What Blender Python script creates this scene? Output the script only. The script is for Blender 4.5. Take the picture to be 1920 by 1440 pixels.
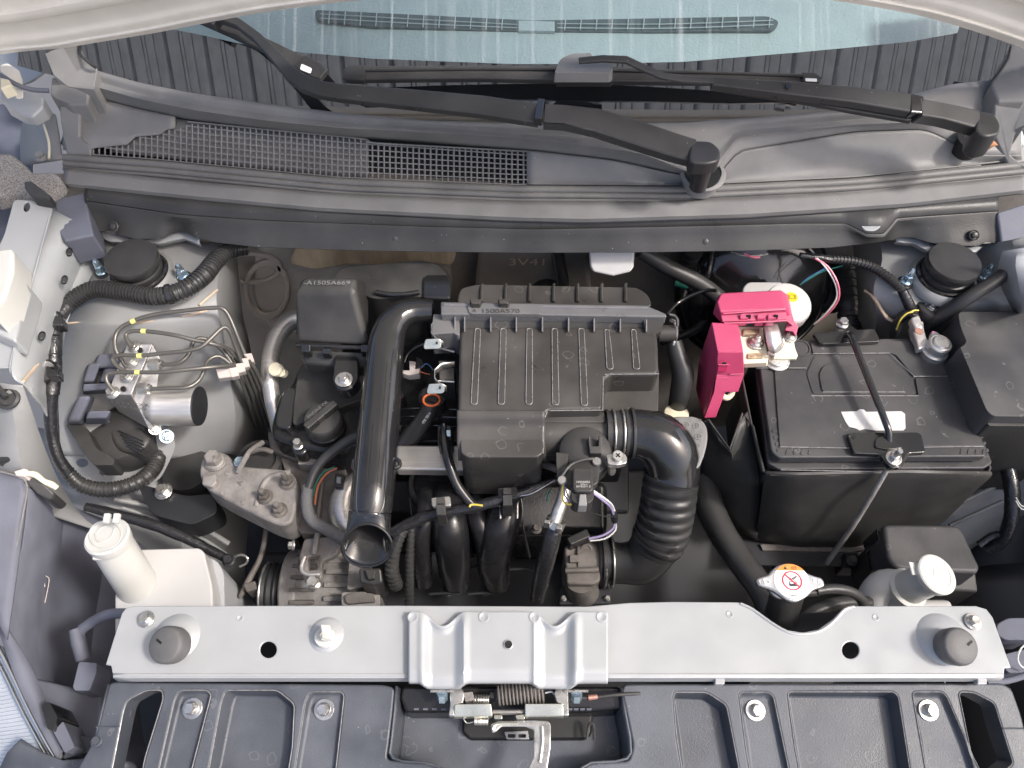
import bpy, bmesh, math, random
from mathutils import Vector, Matrix
from mathutils.geometry import tessellate_polygon
random.seed(7)
R=math.radians
for o in list(bpy.data.objects): bpy.data.objects.remove(o)
SC=bpy.context.scene; COL=SC.collection
# ---------------- camera ----------------
H=0.75; PITCH=R(57); F=1450.0
cd=bpy.data.cameras.new('camera'); cam=bpy.data.objects.new('camera',cd); COL.objects.link(cam)
cam.location=(0,0,H); cam.rotation_euler=(R(90)-PITCH,0,0)
cd.sensor_width=36; cd.lens=36*F/1920; cd.clip_start=0.01; cd.clip_end=200
SC.camera=cam
# ---------------- light ----------------
SUN_EL=R(50); SUN_AZ=R(108)         # azimuth clockwise from +Y: the sun stands right of the car, a little in front
w=bpy.data.worlds.new('World'); SC.world=w; w.use_nodes=True
nt=w.node_tree; bg=nt.nodes['Background']; sky=nt.nodes.new('ShaderNodeTexSky')
sky.sky_type='NISHITA'; sky.sun_disc=False; sky.sun_elevation=SUN_EL; sky.sun_rotation=SUN_AZ
sky.air_density=0.75; sky.dust_density=5.0; sky.ozone_density=0.5
nt.links.new(sky.outputs[0],bg.inputs[0]); bg.inputs[1].default_value=0.14
sd=bpy.data.lights.new('sun','SUN'); sd.energy=1.5; sd.angle=R(7); sd.color=(1,.96,.92)
sun=bpy.data.objects.new('sun',sd); COL.objects.link(sun)
sdir=Vector((math.sin(SUN_AZ)*math.cos(SUN_EL),math.cos(SUN_AZ)*math.cos(SUN_EL),math.sin(SUN_EL)))
sun.rotation_euler=(-sdir).to_track_quat('-Z','Y').to_euler(); sun.location=sdir*5
SC.view_settings.view_transform='Standard'; SC.view_settings.look='None'
SC.view_settings.exposure=0.95; SC.view_settings.gamma=1.0
SC.render.engine='CYCLES'
SC.cycles.max_bounces=8; SC.cycles.transparent_max_bounces=8
# ---------------- measuring helpers: a photo pixel and a height give a place in the bay ----------------
FW=Vector((0,math.cos(PITCH),-math.sin(PITCH))); UP=Vector((0,math.sin(PITCH),math.cos(PITCH))); RT=Vector((1,0,0))
CP=Vector((0,0,H))
def ray(px,py): return FW*F+RT*(px-960)-UP*(py-720)
def W(px,py,z=0.0):
    d=ray(px,py); return CP+d*((z-H)/d.z)
def V3(t): return W(*t) if not isinstance(t,Vector) else t
def mpp(p): return (p-CP).dot(FW)/F
class Plane:
    def __init__(s,o,n,xd=None):
        s.o=Vector(o); s.n=Vector(n).normalized()
        x=Vector(xd) if xd else Vector((1,0,0)); x=(x-s.n*x.dot(s.n)).normalized(); s.x=x; s.y=s.n.cross(x)
    def hit(s,px,py):
        d=ray(px,py); return CP+d*((s.o-CP).dot(s.n)/d.dot(s.n))
    def uv(s,p): q=p-s.o; return (q.dot(s.x),q.dot(s.y))
    def M(s,lift=0):
        m=Matrix((s.x,s.y,s.n)).transposed().to_4x4(); m.translation=s.o+s.n*lift; return m
    def off(s,d): return Plane(s.o+s.n*d,s.n,s.x)
def HP(z): return Plane((0,0,z),(0,0,1))
def P3(a,b,c):
    a,b,c=V3(a),V3(b),V3(c); n=(b-a).cross(c-a)
    if n.dot(CP-a)<0: n=-n
    return Plane(a,n)
# ---------------- materials ----------------
MATS={}
def mat(name,col,rough=.5,metal=0.0,spec=.5,var=.12,vs=30,bump=0.0,bs=400,dust=0.0,dustcol=(.30,.29,.27),specks=0.0,rings=0.0,coat=0.0,trans=0.0,sss=0.0,stretch=None,ds=14):
    m=bpy.data.materials.new(name); m.use_nodes=True; n=m.node_tree; N=n.nodes; L=n.links
    b=N['Principled BSDF']; tc=N.new('ShaderNodeTexCoord'); vec=tc.outputs['Object']
    if stretch:
        mp=N.new('ShaderNodeMapping'); mp.inputs['Scale'].default_value=stretch; L.new(vec,mp.inputs[0]); vec=mp.outputs[0]
    def noise(sc,det=4,v=vec):
        x=N.new('ShaderNodeTexNoise'); x.inputs['Scale'].default_value=sc; x.inputs['Detail'].default_value=det; L.new(v,x.inputs['Vector']); return x.outputs['Fac']
    def rng(src,a,bb,c,d):
        x=N.new('ShaderNodeMapRange'); L.new(src,x.inputs[0])
        for i,vv in enumerate((a,bb,c,d)): x.inputs[i+1].default_value=vv
        return x.outputs[0]
    def mul(a,bv):
        x=N.new('ShaderNodeMath'); x.operation='MULTIPLY'; L.new(a,x.inputs[0])
        if isinstance(bv,(int,float)): x.inputs[1].default_value=bv
        else: L.new(bv,x.inputs[1])
        return x.outputs[0]
    def mix(f,a,c):
        x=N.new('ShaderNodeMix'); x.data_type='RGBA'; L.new(f,x.inputs[0])
        for i,vv in ((6,a),(7,c)):
            if isinstance(vv,tuple): x.inputs[i].default_value=(*vv,1)
            else: L.new(vv,x.inputs[i])
        return x.outputs[2]
    f1=noise(vs)
    lo=tuple(max(0,c*(1-var)) for c in col); hi=tuple(min(1,c*(1+var)) for c in col)
    c=mix(rng(f1,.3,.7,0,1),lo,hi)
    rsrc=rng(f1,.3,.7,max(0.02,rough-.07),min(1,rough+.07))
    if dust>0:
        g=N.new('ShaderNodeNewGeometry'); sx=N.new('ShaderNodeSeparateXYZ'); L.new(g.outputs['Normal'],sx.inputs[0])
        up=rng(sx.outputs[2],0,1,.35,1)
        dn=rng(noise(ds,6,tc.outputs['Object']),.38,.72,.25,1)
        df=mul(mul(dn,up),dust); c=mix(df,c,dustcol)
        ad=N.new('ShaderNodeMath'); ad.operation='ADD'; ad.use_clamp=True; L.new(rsrc,ad.inputs[0]); L.new(mul(df,.7),ad.inputs[1]); rsrc=ad.outputs[0]
    if specks>0:
        v=N.new('ShaderNodeTexVoronoi'); v.inputs['Scale'].default_value=170; L.new(tc.outputs['Object'],v.inputs['Vector'])
        sp=rng(v.outputs['Distance'],.05,.11,1,0)
        sel=rng(noise(60,2,tc.outputs['Object']),.60,.64,0,1)
        c=mix(mul(mul(sp,sel),specks),c,(.6,.6,.58))
    if rings>0:
        v=N.new('ShaderNodeTexVoronoi'); v.inputs['Scale'].default_value=55
        nz=N.new('ShaderNodeTexNoise'); nz.inputs['Scale'].default_value=70; L.new(tc.outputs['Object'],nz.inputs['Vector'])
        vm=N.new('ShaderNodeVectorMath'); vm.operation='MULTIPLY_ADD'; vm.inputs[1].default_value=(.012,.012,.012); L.new(nz.outputs['Color'],vm.inputs[0]); L.new(tc.outputs['Object'],vm.inputs[2])
        L.new(vm.outputs[0],v.inputs['Vector'])
        a=rng(v.outputs['Distance'],.24,.275,0,1); bq=rng(v.outputs['Distance'],.275,.31,1,0)
        wn=N.new('ShaderNodeSeparateColor'); L.new(v.outputs['Color'],wn.inputs[0]); sel=rng(wn.outputs[0],.68,.70,0,1)
        c=mix(mul(mul(mul(a,bq),sel),rings),c,(.42,.42,.40))
    L.new(c,b.inputs['Base Color']); L.new(rsrc,b.inputs['Roughness'])
    b.inputs['Metallic'].default_value=metal; b.inputs['Specular IOR Level'].default_value=spec
    b.inputs['Coat Weight'].default_value=coat; b.inputs['Coat Roughness'].default_value=.08
    b.inputs['Transmission Weight'].default_value=trans
    if sss>0:
        b.inputs['Subsurface Weight'].default_value=sss; b.inputs['Subsurface Radius'].default_value=(.01,.009,.008); b.inputs['Subsurface Scale'].default_value=1
    if bump>0:
        bp=N.new('ShaderNodeBump'); bp.inputs['Strength'].default_value=bump; bp.inputs['Distance'].default_value=.001
        L.new(noise(bs,3),bp.inputs['Height']); L.new(bp.outputs[0],b.inputs['Normal'])
    MATS[name]=m; return m
M_black=mat('black_plastic',(.026,.0255,.0255),.34,spec=.32,bump=.25,bs=900,dust=.22,specks=.5)
M_box=mat('air_box_plastic',(.034,.0315,.0295),.29,spec=.32,bump=.22,bs=1200,dust=.22,specks=.5,rings=.2)
M_batt=mat('battery_plastic',(.040,.040,.044),.34,spec=.32,bump=.3,bs=1300,dust=.22,specks=.6,rings=.25)
M_tray=mat('tray_plastic',(.042,.048,.060),.34,spec=.4,bump=.3,bs=900,dust=.28,dustcol=(.28,.30,.34),specks=.4,rings=.15)
M_veiled=mat('haze_paled_plastic',(.095,.10,.125),.55,bump=.15,dust=.45,dustcol=(.24,.26,.33))  # black plastic with the bluish haze of the edges painted into its colour
M_cowl=mat('cowl_plastic',(.185,.183,.18),.42,bump=.2,bs=800,dust=.40,dustcol=(.30,.295,.29),specks=.6)
M_face=mat('cowl_face_plastic',(.036,.036,.036),.30,spec=.35,bump=.2,bs=700,dust=.22,dustcol=(.20,.20,.20),specks=.7)
M_gloss=mat('glossy_black_plastic',(.015,.015,.016),.14,bump=.06,bs=500,coat=.6,specks=.35,dust=.03)
M_edge=mat('edge_glint',(.24,.235,.23),.30,var=.3,vs=200,spec=.8)  # pale grey stands in for highlights along ribs, grooves and rims
M_rail=mat('sky_sheen_plastic',(.12,.12,.125),.22,dust=.35,coat=.5,bump=.1,bs=500,specks=.6)  # lighter grey base holds the sky reflection on the air box rail
M_rubber=mat('black_rubber',(.026,.026,.027),.33,spec=.42,bump=.25,bs=600,dust=.12,specks=.3)
M_seal=mat('rubber_seal',(.12,.118,.115),.36,bump=.35,bs=500,dust=.55,dustcol=(.27,.26,.24),specks=.9)
M_stop=mat('grey_rubber',(.085,.085,.088),.5,bump=.25,bs=600,dust=.3,specks=.3)
M_deep=mat('dark_metal',(.018,.019,.022),.5,dust=.06,dustcol=(.12,.12,.12))
M_manifold=mat('manifold_plastic',(.011,.011,.013),.24,spec=.4,bump=.15,dust=.06)
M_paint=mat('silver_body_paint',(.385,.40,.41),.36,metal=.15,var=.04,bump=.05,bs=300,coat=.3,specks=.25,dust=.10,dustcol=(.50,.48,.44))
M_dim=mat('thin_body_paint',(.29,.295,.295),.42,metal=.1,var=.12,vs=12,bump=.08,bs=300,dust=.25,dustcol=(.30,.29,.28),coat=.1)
M_hood=mat('bounce_warmed_paint',(.84,.80,.72),.40,metal=.1,var=.05,coat=.3,dust=.1,dustcol=(.62,.56,.48))  # silver paint; warm bounced light is put into its cream colour
M_cast=mat('cast_aluminium',(.30,.285,.27),.58,metal=.45,var=.25,vs=60,bump=.7,bs=260,dust=.3,dustcol=(.19,.16,.14))
M_castd=mat('dirty_casting',(.16,.147,.135),.62,metal=.3,var=.35,vs=50,bump=.6,bs=220,dust=.3,dustcol=(.12,.10,.09))
M_alu=mat('machined_aluminium',(.62,.60,.58),.38,metal=.75,var=.15,vs=80,bump=.25,bs=500)
M_lite=mat('brushed_shield',(.62,.60,.57),.36,metal=.75,var=.10,stretch=(1,12,1),vs=30,bump=.1)
M_steel=mat('plated_steel',(.60,.59,.56),.30,metal=.9,var=.15,vs=90,bump=.15)
M_yzinc=mat('yellow_zinc_steel',(.64,.64,.54),.26,metal=.85,var=.22,vs=35)
M_zinc=mat('blue_zinc',(.50,.64,.74),.24,metal=.85,var=.2,vs=120)
M_lead=mat('lead_terminal',(.66,.645,.62),.36,metal=.75,var=.15,vs=110,bump=.4,bs=500)
M_pipe=mat('steel_brake_line',(.15,.143,.13),.36,metal=.5,var=.1)
M_white=mat('white_plastic',(.56,.56,.53),.40,var=.03,sss=.25,bump=.03)
M_trans=mat('milky_plastic',(.54,.535,.525),.42,var=.06,vs=12,sss=.2)
M_cream=mat('cream_plastic',(.74,.69,.52),.45,var=.08,vs=60)
M_blocks=mat('pale_clip_plastic',(.62,.55,.50),.5,var=.06)
M_pink=mat('pink_plastic',(.47,.06,.14),.34,var=.05,bump=.1,bs=700,specks=.25)
M_label=mat('white_label',(.60,.60,.59),.5,var=.10,vs=90,bump=.4,bs=200)
M_paper=mat('white_print',(.82,.82,.82),.4,var=.02)
M_orange=mat('orange_print',(.85,.24,.03),.4,var=.03)
M_red=mat('red_print',(.62,.01,.05),.4,var=.03)
M_ink=mat('black_print',(.01,.01,.01),.5,var=.03)
M_yell=mat('yellow_print',(.82,.62,.02),.4,var=.03)
M_ytape=mat('yellow_tape',(.78,.76,.25),.5,var=.05)
M_orseal=mat('orange_seal',(.75,.16,.04),.4)
M_sealant=mat('seam_sealant',(.60,.46,.33),.5,var=.15,vs=60,bump=.2)
M_foam=mat('fibre_insulator',(.40,.31,.20),.95,var=.5,vs=25,bump=1.0,bs=300,stretch=(1,1,.25))
M_liner=mat('moulded_dash_insulator',(.30,.27,.235),.75,var=.3,vs=9,bump=.6,bs=240,dust=.2,dustcol=(.12,.095,.07))
M_felt=mat('grey_felt',(.25,.24,.23),.95,var=.6,vs=700,bump=1.0,bs=900)
M_tape=mat('wrapped_tape',(.020,.020,.022),.26,bump=1.0,bs=260,coat=.3,specks=.6)
M_cloth=mat('cloth_tape',(.10,.10,.105),.75,bump=1.0,bs=350,dust=.3)
M_copper=mat('copper_ferrule',(.55,.30,.24),.4,metal=.6)
M_leaf=mat('dry_leaf',(.42,.20,.10),.7,var=.3,vs=80)
M_wpurple=mat('violet_wire',(.36,.30,.50),.4); M_wwhite=mat('white_wire',(.75,.75,.72),.4); M_wyel=mat('yellow_wire',(.75,.60,.10),.4)
M_wpink=mat('pink_wire',(.75,.18,.26),.4); M_wgreen=mat('green_wire',(.05,.28,.20),.4); M_wblue=mat('blue_wire',(.10,.25,.50),.4); M_wor=mat('orange_wire',(.65,.20,.10),.4)
M_dash=mat('dashboard_vinyl',(.50,.54,.545),.6,var=.05,bump=1.0,bs=260)
M_dashd=mat('vent_plastic',(.10,.12,.125),.6)
M_chrome=mat('lamp_chrome',(.78,.78,.76),.14,metal=1.0,var=.03)
M_lens=mat('lamp_lens',(.70,.72,.74),.12,var=.05,metal=.5,coat=.8)
M_roof=mat('corrugated_cladding',(.44,.49,.55),.5,var=.12,vs=12)
M_asph=mat('asphalt',(.06,.06,.06),.9,var=.3,bump=.5,bs=60)
M_hedge=mat('pale_concrete',(.42,.40,.37),.8,var=.1,vs=3)
def mat_glass():
    m=bpy.data.materials.new('windscreen_glass'); m.use_nodes=True; n=m.node_tree; N=n.nodes; L=n.links
    N.remove(N['Principled BSDF']); out=N['Material Output']
    t=N.new('ShaderNodeBsdfTransparent'); t.inputs[0].default_value=(.82,.93,.94,1)
    g=N.new('ShaderNodeBsdfGlossy'); g.inputs['Roughness'].default_value=.004
    d=N.new('ShaderNodeBsdfDiffuse'); d.inputs[0].default_value=(.7,.75,.76,1)
    fr=N.new('ShaderNodeFresnel'); fr.inputs[0].default_value=1.52
    tc=N.new('ShaderNodeTexCoord'); mp=N.new('ShaderNodeMapping'); mp.inputs['Scale'].default_value=(120,2.0,2.0); L.new(tc.outputs['Object'],mp.inputs[0])  # white diffuse streaks paint the mirrored canopy ribs into the glass
    nz=N.new('ShaderNodeTexNoise'); nz.inputs['Scale'].default_value=1.0; nz.inputs['Detail'].default_value=3; L.new(mp.outputs[0],nz.inputs[0])
    mr=N.new('ShaderNodeMapRange'); L.new(nz.outputs[0],mr.inputs[0])
    for i,v in enumerate((.56,.82,.03,.34)): mr.inputs[i+1].default_value=v
    m0=N.new('ShaderNodeMixShader'); L.new(mr.outputs[0],m0.inputs[0]); L.new(t.outputs[0],m0.inputs[1]); L.new(d.outputs[0],m0.inputs[2])
    m1=N.new('ShaderNodeMixShader'); L.new(fr.outputs[0],m1.inputs[0]); L.new(m0.outputs[0],m1.inputs[1]); L.new(g.outputs[0],m1.inputs[2]); L.new(m1.outputs[0],out.inputs[0]); return m
M_glass=mat_glass()
M_frit=mat('black_ceramic_glass',(.012,.013,.016),.03,spec=1.0,var=.05,specks=.5,coat=1.0)
_b=M_frit.node_tree.nodes['Principled BSDF']; _b.inputs['Coat IOR'].default_value=2.6; _b.inputs['Coat Roughness'].default_value=0.004
M_frit.node_tree.links.remove(_b.inputs['Roughness'].links[0]); _b.inputs['Roughness'].default_value=0.01
# ---------------- mesh helpers ----------------
class MB:
    def __init__(s): s.v=[]; s.f=[]
    def add(s,vs,fs):
        k=len(s.v); s.v+= [Vector(v) for v in vs]; s.f+=[tuple(i+k for i in f) for f in fs]; return s
    def block(s,top,bot):
        n=len(top); top=[V3(t) for t in top]; bot=[V3(t) for t in bot]
        # orient so the top faces up
        a=sum(((top[i].x*top[(i+1)%n].y-top[(i+1)%n].x*top[i].y) for i in range(n)))
        if a<0: top.reverse(); bot.reverse()
        fs=[tuple(range(n)),tuple(range(2*n-1,n-1,-1))]+[((i+1)%n,i,n+i,n+(i+1)%n) for i in range(n)]
        return s.add(top+bot,fs)
    def drop(s,top,zb,grow=1.0,shift=(0,0)):
        """a body whose top corners are (px,py,z); its sides fall to height zb, drafted by grow"""
        t=[V3(q) for q in top]; c=sum(t,Vector())/len(t)
        b=[Vector((c.x+(q.x-c.x)*grow+shift[0],c.y+(q.y-c.y)*grow+shift[1],zb)) for q in t]
        return s.block(t,b)
    def box(s,c,size,rot=None):
        x,y,z=[k/2 for k in size]; m=(rot or Matrix.Identity(3))
        vs=[Vector(c)+m@Vector((i*x,j*y,k*z)) for k in(-1,1) for j in(-1,1) for i in(-1,1)]
        return s.add(vs,[(0,2,3,1),(4,5,7,6),(0,1,5,4),(2,6,7,3),(0,4,6,2),(1,3,7,5)])
    def lathe(s,o,axis,prof,n=24,squash=None,start=None):
        """prof: list of (radius, distance along axis)"""
        a=Vector(axis).normalized(); x=Vector(start) if start else (Vector((1,0,0)) if abs(a.x)<.9 else Vector((0,1,0)))
        x=(x-a*x.dot(a)).normalized(); y=a.cross(x); o=Vector(o); vs=[];fs=[]
        for r,h in prof:
            for i in range(n):
                t=2*math.pi*i/n; vs.append(o+a*h+x*(r*math.cos(t))+y*(r*math.sin(t)*(squash or 1)))
        for k in range(len(prof)-1):
            for i in range(n):
                j=(i+1)%n; fs.append((k*n+i,k*n+j,(k+1)*n+j,(k+1)*n+i))
        fs.append(tuple(range(n-1,-1,-1))); fs.append(tuple((len(prof)-1)*n+i for i in range(n)))
        return s.add(vs,fs)
    def tube(s,pts,r,n=12,step=None,pitch=None,amp=.15,closed=False,flat=1.0,caps=True,hollow=False,smooth=True,rough=0):
        """pts 3-D; r a radius or one per point; pitch makes a corrugated hose"""
        P=[V3(p) for p in pts]; rr=list(r) if isinstance(r,(list,tuple)) else [r]*len(P)
        C=[];Q=[]
        if smooth and len(P)>2:
            for i in range(len(P)-1):
                p0=P[max(i-1,0)];p1=P[i];p2=P[i+1];p3=P[min(i+2,len(P)-1)]
                m=max(3,int((p2-p1).length/(step or .006)))
                for k in range(m):
                    t=k/m
                    C.append(.5*((2*p1)+(p2-p0)*t+(2*p0-5*p1+4*p2-p3)*t*t+(3*p1-p0-3*p2+p3)*t**3)); u=t*t*(3-2*t); Q.append(rr[i]*(1-u)+rr[i+1]*u)
            C.append(P[-1]);Q.append(rr[-1])
        else: C=P;Q=rr
        L=[0]
        for i in range(1,len(C)): L.append(L[-1]+(C[i]-C[i-1]).length)
        if pitch:
            tot=L[-1]; k=max(2,int(tot/pitch)); D=[];E=[];j=0
            for q in range(k):
                for fr,fac in ((0,1),(.45,1),(.55,1-amp),(.95,1-amp)):
                    d=(q+fr)/k*tot
                    while j<len(L)-2 and L[j+1]<d: j+=1
                    t=(d-L[j])/max(1e-9,L[j+1]-L[j]); D.append(C[j].lerp(C[j+1],t)); E.append((Q[j]*(1-t)+Q[j+1]*t)*fac)
            C,Q=D,E
        T=[]
        for i in range(len(C)):
            a=C[max(i-1,0)];b=C[min(i+1,len(C)-1)]; d=(b-a); T.append(d.normalized() if d.length>1e-9 else Vector((0,0,1)))
        x=Vector((0,0,1)); x=(x-T[0]*x.dot(T[0]))
        if x.length<.1: x=Vector((1,0,0))-T[0]*T[0].x
        x.normalize(); vs=[];fs=[]
        for i in range(len(C)):
            x=(x-T[i]*x.dot(T[i])).normalized(); y=T[i].cross(x)
            for k in range(n):
                a=2*math.pi*k/n; q=Q[i]*(1+ (random.uniform(-rough,rough) if rough else 0))
                vs.append(C[i]+x*(q*flat*math.cos(a))+y*(q*math.sin(a)))
        for i in range(len(C)-1):
            for k in range(n):
                j=(k+1)%n; fs.append((i*n+k,i*n+j,(i+1)*n+j,(i+1)*n+k))
        if caps: fs.append(tuple(range(n-1,-1,-1))); fs.append(tuple((len(C)-1)*n+k for k in range(n)))
        s.last=(C,Q,T); return s.add(vs,fs)
    def loft(s,curves,m=48,rows=4,thick=0):
        """curves: lists of points read left to right; a smooth sheet through them"""
        def res(c):
            c=[V3(p) for p in c]; out=[]
            xs=[p.x for p in c]
            if len(c)==2: return [c[0].lerp(c[1],i/m) for i in range(m+1)]
            L=[0]
            for i in range(1,len(c)): L.append(L[-1]+(c[i]-c[i-1]).length)
            for i in range(m+1):
                d=L[-1]*i/m; j=0
                while j<len(c)-2 and L[j+1]<d: j+=1
                t=(d-L[j])/max(1e-9,(L[j+1]-L[j])); p0=c[max(j-1,0)];p1=c[j];p2=c[j+1];p3=c[min(j+2,len(c)-1)]
                out.append(.5*((2*p1)+(p2-p0)*t+(2*p0-5*p1+4*p2-p3)*t*t+(3*p1-p0-3*p2+p3)*t**3))
            return out
        G=[res(c) for c in curves]; A=[]
        if rows>1 and len(G)>2:
            for i in range(len(G)-1):
                for k in range(rows):
                    t=k/rows; g=[]
                    for q in range(m+1):
                        p0=G[max(i-1,0)][q];p1=G[i][q];p2=G[i+1][q];p3=G[min(i+2,len(G)-1)][q]
                        g.append(.5*((2*p1)+(p2-p0)*t+(2*p0-5*p1+4*p2-p3)*t*t+(3*p1-p0-3*p2+p3)*t**3))
                    A.append(g)
            A.append(G[-1])
        else: A=G
        w_=m+1; vs=[p for g in A for p in g]
        fs=[(i*w_+q,i*w_+q+1,(i+1)*w_+q+1,(i+1)*w_+q) for i in range(len(A)-1) for q in range(m)]
        s.grid=A; return s.add(vs,fs)
def rnd(loop,r,k=4):
    """round the corners of a pixel outline"""
    out=[];n=len(loop)
    for i in range(n):
        p=Vector(loop[i][:2]);a=Vector(loop[i-1][:2]);b=Vector(loop[(i+1)%n][:2])
        da=(a-p);db=(b-p); q=min(r,da.length*.45,db.length*.45); A=p+da.normalized()*q;B=p+db.normalized()*q
        for j in range(k+1):
            t=j/k; out.append(tuple(A*(1-t)**2+p*(2*t*(1-t))+B*t*t))
    return out
def outline(pl,loop,r,m,parent,name='edge_glint'):
    P=[pl.hit(*q[:2]) for q in loop]; mb=MB(); mb.tube(P+[P[0]],r,5,smooth=False,caps=False); return part(name,mb,m,parent)
def circ(cx,cy,rx,ry=None,n=20,rot=0):
    ry=ry or rx; return [(cx+rx*math.cos(2*math.pi*i/n)*math.cos(rot)-ry*math.sin(2*math.pi*i/n)*math.sin(rot),cy+rx*math.cos(2*math.pi*i/n)*math.sin(rot)+ry*math.sin(2*math.pi*i/n)*math.cos(rot)) for i in range(n)]
def finish(me,ang=35):
    me.polygons.foreach_set('use_smooth',[True]*len(me.polygons))
    try: me.set_sharp_from_angle(angle=R(ang))
    except Exception: pass
def place(name,me,m,parent):
    """link a mesh given in bay coordinates; local origin = its thing's base"""
    vs=me.vertices
    if parent is None:
        xs=[v.co for v in vs]; base=Vector((sum(c.x for c in xs)/len(xs),sum(c.y for c in xs)/len(xs),min(c.z for c in xs)))
    else:
        base=Vector(ROOT[parent.name])
    me.transform(Matrix.Translation(-base))
    me.materials.clear(); me.materials.append(m)
    o=bpy.data.objects.new(name,me); COL.objects.link(o)
    if parent is None: o.location=base
    else: o.parent=parent
    ROOT[o.name]=base
    return o
ROOT={}
def part(name,mb,m,parent=None,bev=0,seg=2,ang=35,solid=0,sub=0,label=None,recalc=True,lim=30):
    me=bpy.data.meshes.new(name); me.from_pydata([tuple(v) for v in mb.v],[],mb.f)
    if recalc:
        b=bmesh.new(); b.from_mesh(me); bmesh.ops.recalc_face_normals(b,faces=b.faces); b.to_mesh(me); b.free()
    finish(me,ang); o=place(name,me,m,parent)
    if solid:
        q=o.modifiers.new('thickness','SOLIDIFY'); q.thickness=solid; q.offset=-1
    if bev:
        q=o.modifiers.new('edges','BEVEL'); q.width=bev; q.segments=seg; q.limit_method='ANGLE'; q.angle_limit=R(lim); q.harden_normals=True
    if sub:
        q=o.modifiers.new('smooth','SUBSURF'); q.levels=sub; q.render_levels=sub
    if label: o['label']=label
    return o
def thing(name,label,cat,loc,group=None):
    o=bpy.data.objects.new(name,None); COL.objects.link(o); loc=V3(loc); o.location=loc; o.empty_display_size=.01
    ROOT[o.name]=Vector(loc); tag(o,label,cat,group); return o
def tag(o,label,cat,group=None):
    o['label']=label; o['category']=cat
    if group: o['group']=group
    return o
def curve_mesh(loops2d,th,bev,matrix,res=0,segs=2):
    cu=bpy.data.curves.new('c','CURVE'); cu.dimensions='2D'; cu.fill_mode='BOTH'
    bev=min(bev,th*.49); cu.extrude=max(0,th/2-bev); cu.bevel_depth=bev; cu.bevel_resolution=segs; cu.offset=-bev
    for lp in loops2d:
        s=cu.splines.new('POLY'); s.points.add(len(lp)-1); s.use_cyclic_u=True
        for q,p in zip(s.points,lp): q.co=(p[0],p[1],0,1)
    o=bpy.data.objects.new('c',cu); me=bpy.data.meshes.new_from_object(o); bpy.data.objects.remove(o); bpy.data.curves.remove(cu)
    me.transform(matrix); return me
def plate(name,pl,loops,th,m,parent=None,bev=.0006,ang=35,label=None,solid=None,sink=0):
    """flat pressed or moulded plate: outline and holes in photo pixels on plane pl, its top face on the plane"""
    L2=[[pl.uv(pl.hit(*p[:2])) for p in lp] for lp in loops]
    me=curve_mesh(L2,th,bev,pl.M(-th/2-sink)); finish(me,ang); o=place(name,me,m,parent)
    if label: o['label']=label
    return o
def text(name,s,pl,px,py,hpx,m,parent,th=.0006,rot=0,sx=1.0,align='CENTER',ext=1.0):
    cu=bpy.data.curves.new('t','FONT'); cu.body=s; cu.size=1; cu.extrude=0; cu.align_x=align; cu.align_y='CENTER'
    o=bpy.data.objects.new('t',cu); me=bpy.data.meshes.new_from_object(o); bpy.data.objects.remove(o); bpy.data.curves.remove(cu)
    c=pl.hit(px,py); u,v=pl.uv(c); hh=(pl.hit(px,py-hpx/2)-pl.hit(px,py+hpx/2)).length/.72
    me.transform(pl.M(th)@Matrix.Translation((u,v,0))@Matrix.Rotation(rot,4,'Z')@Matrix.Diagonal((hh*sx,hh,1,1)))
    return place(name,me,m,parent)
def hexbolt(mb,p,r,nrm=(0,0,1),h=None,washer=1.7,stud=0,flange=True):
    p=Vector(p); a=Vector(nrm).normalized(); h=h or r*1.1
    if washer: mb.lathe(p,a,[(r*washer,0),(r*washer,r*.18),(r*washer*.96,r*.22)],20)
    if flange: mb.lathe(p+a*r*.22,a,[(r*1.28,0),(r*1.22,r*.16),(r*1.0,r*.34)],16)
    mb.lathe(p+a*r*.3,a,[(r,0),(r,h*.85),(r*.88,h)],6)
    mb.lathe(p+a*(r*.3+h),a,[(r*.72,-r*.1),(r*.72,r*.04),(r*.55,r*.02)],12)
    if stud: mb.lathe(p+a*(r*.3+h),a,[(r*.5,0),(r*.5,r*stud*.85),(r*.35,r*stud)],10)
    return mb
def bolt(px,py,z,rpx,m,parent,n=(0,0,1),name='bolt',**k):
    p=W(px,py,z) if not isinstance(z,Plane) else z.hit(px,py)
    if isinstance(z,Plane): n=z.n
    mb=MB(); hexbolt(mb,p,rpx*mpp(p),n,**k); return part(name,mb,m,parent,ang=25)
def tub(name,pts,rpx,m,parent=None,**k):
    """a tube through (px,py,z) points; rpx in photo pixels (one or one per point)"""
    P=[V3(p) for p in pts]; rr=rpx if isinstance(rpx,(list,tuple)) else [rpx]*len(P)
    mb=MB(); lab=k.pop('label',None); ang=k.pop('ang',40); mb.tube(P,[r*mpp(p) for r,p in zip(rr,P)],**k)
    o=part(name,mb,m,parent,ang=ang,label=lab); o_last[0]=mb.last; return o
o_last=[None]
def hull(top_loop_px,z,zb,grow=1.0,shift=(0,0)):
    return MB().drop([(p[0],p[1],z) for p in top_loop_px],zb,grow,shift)
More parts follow.
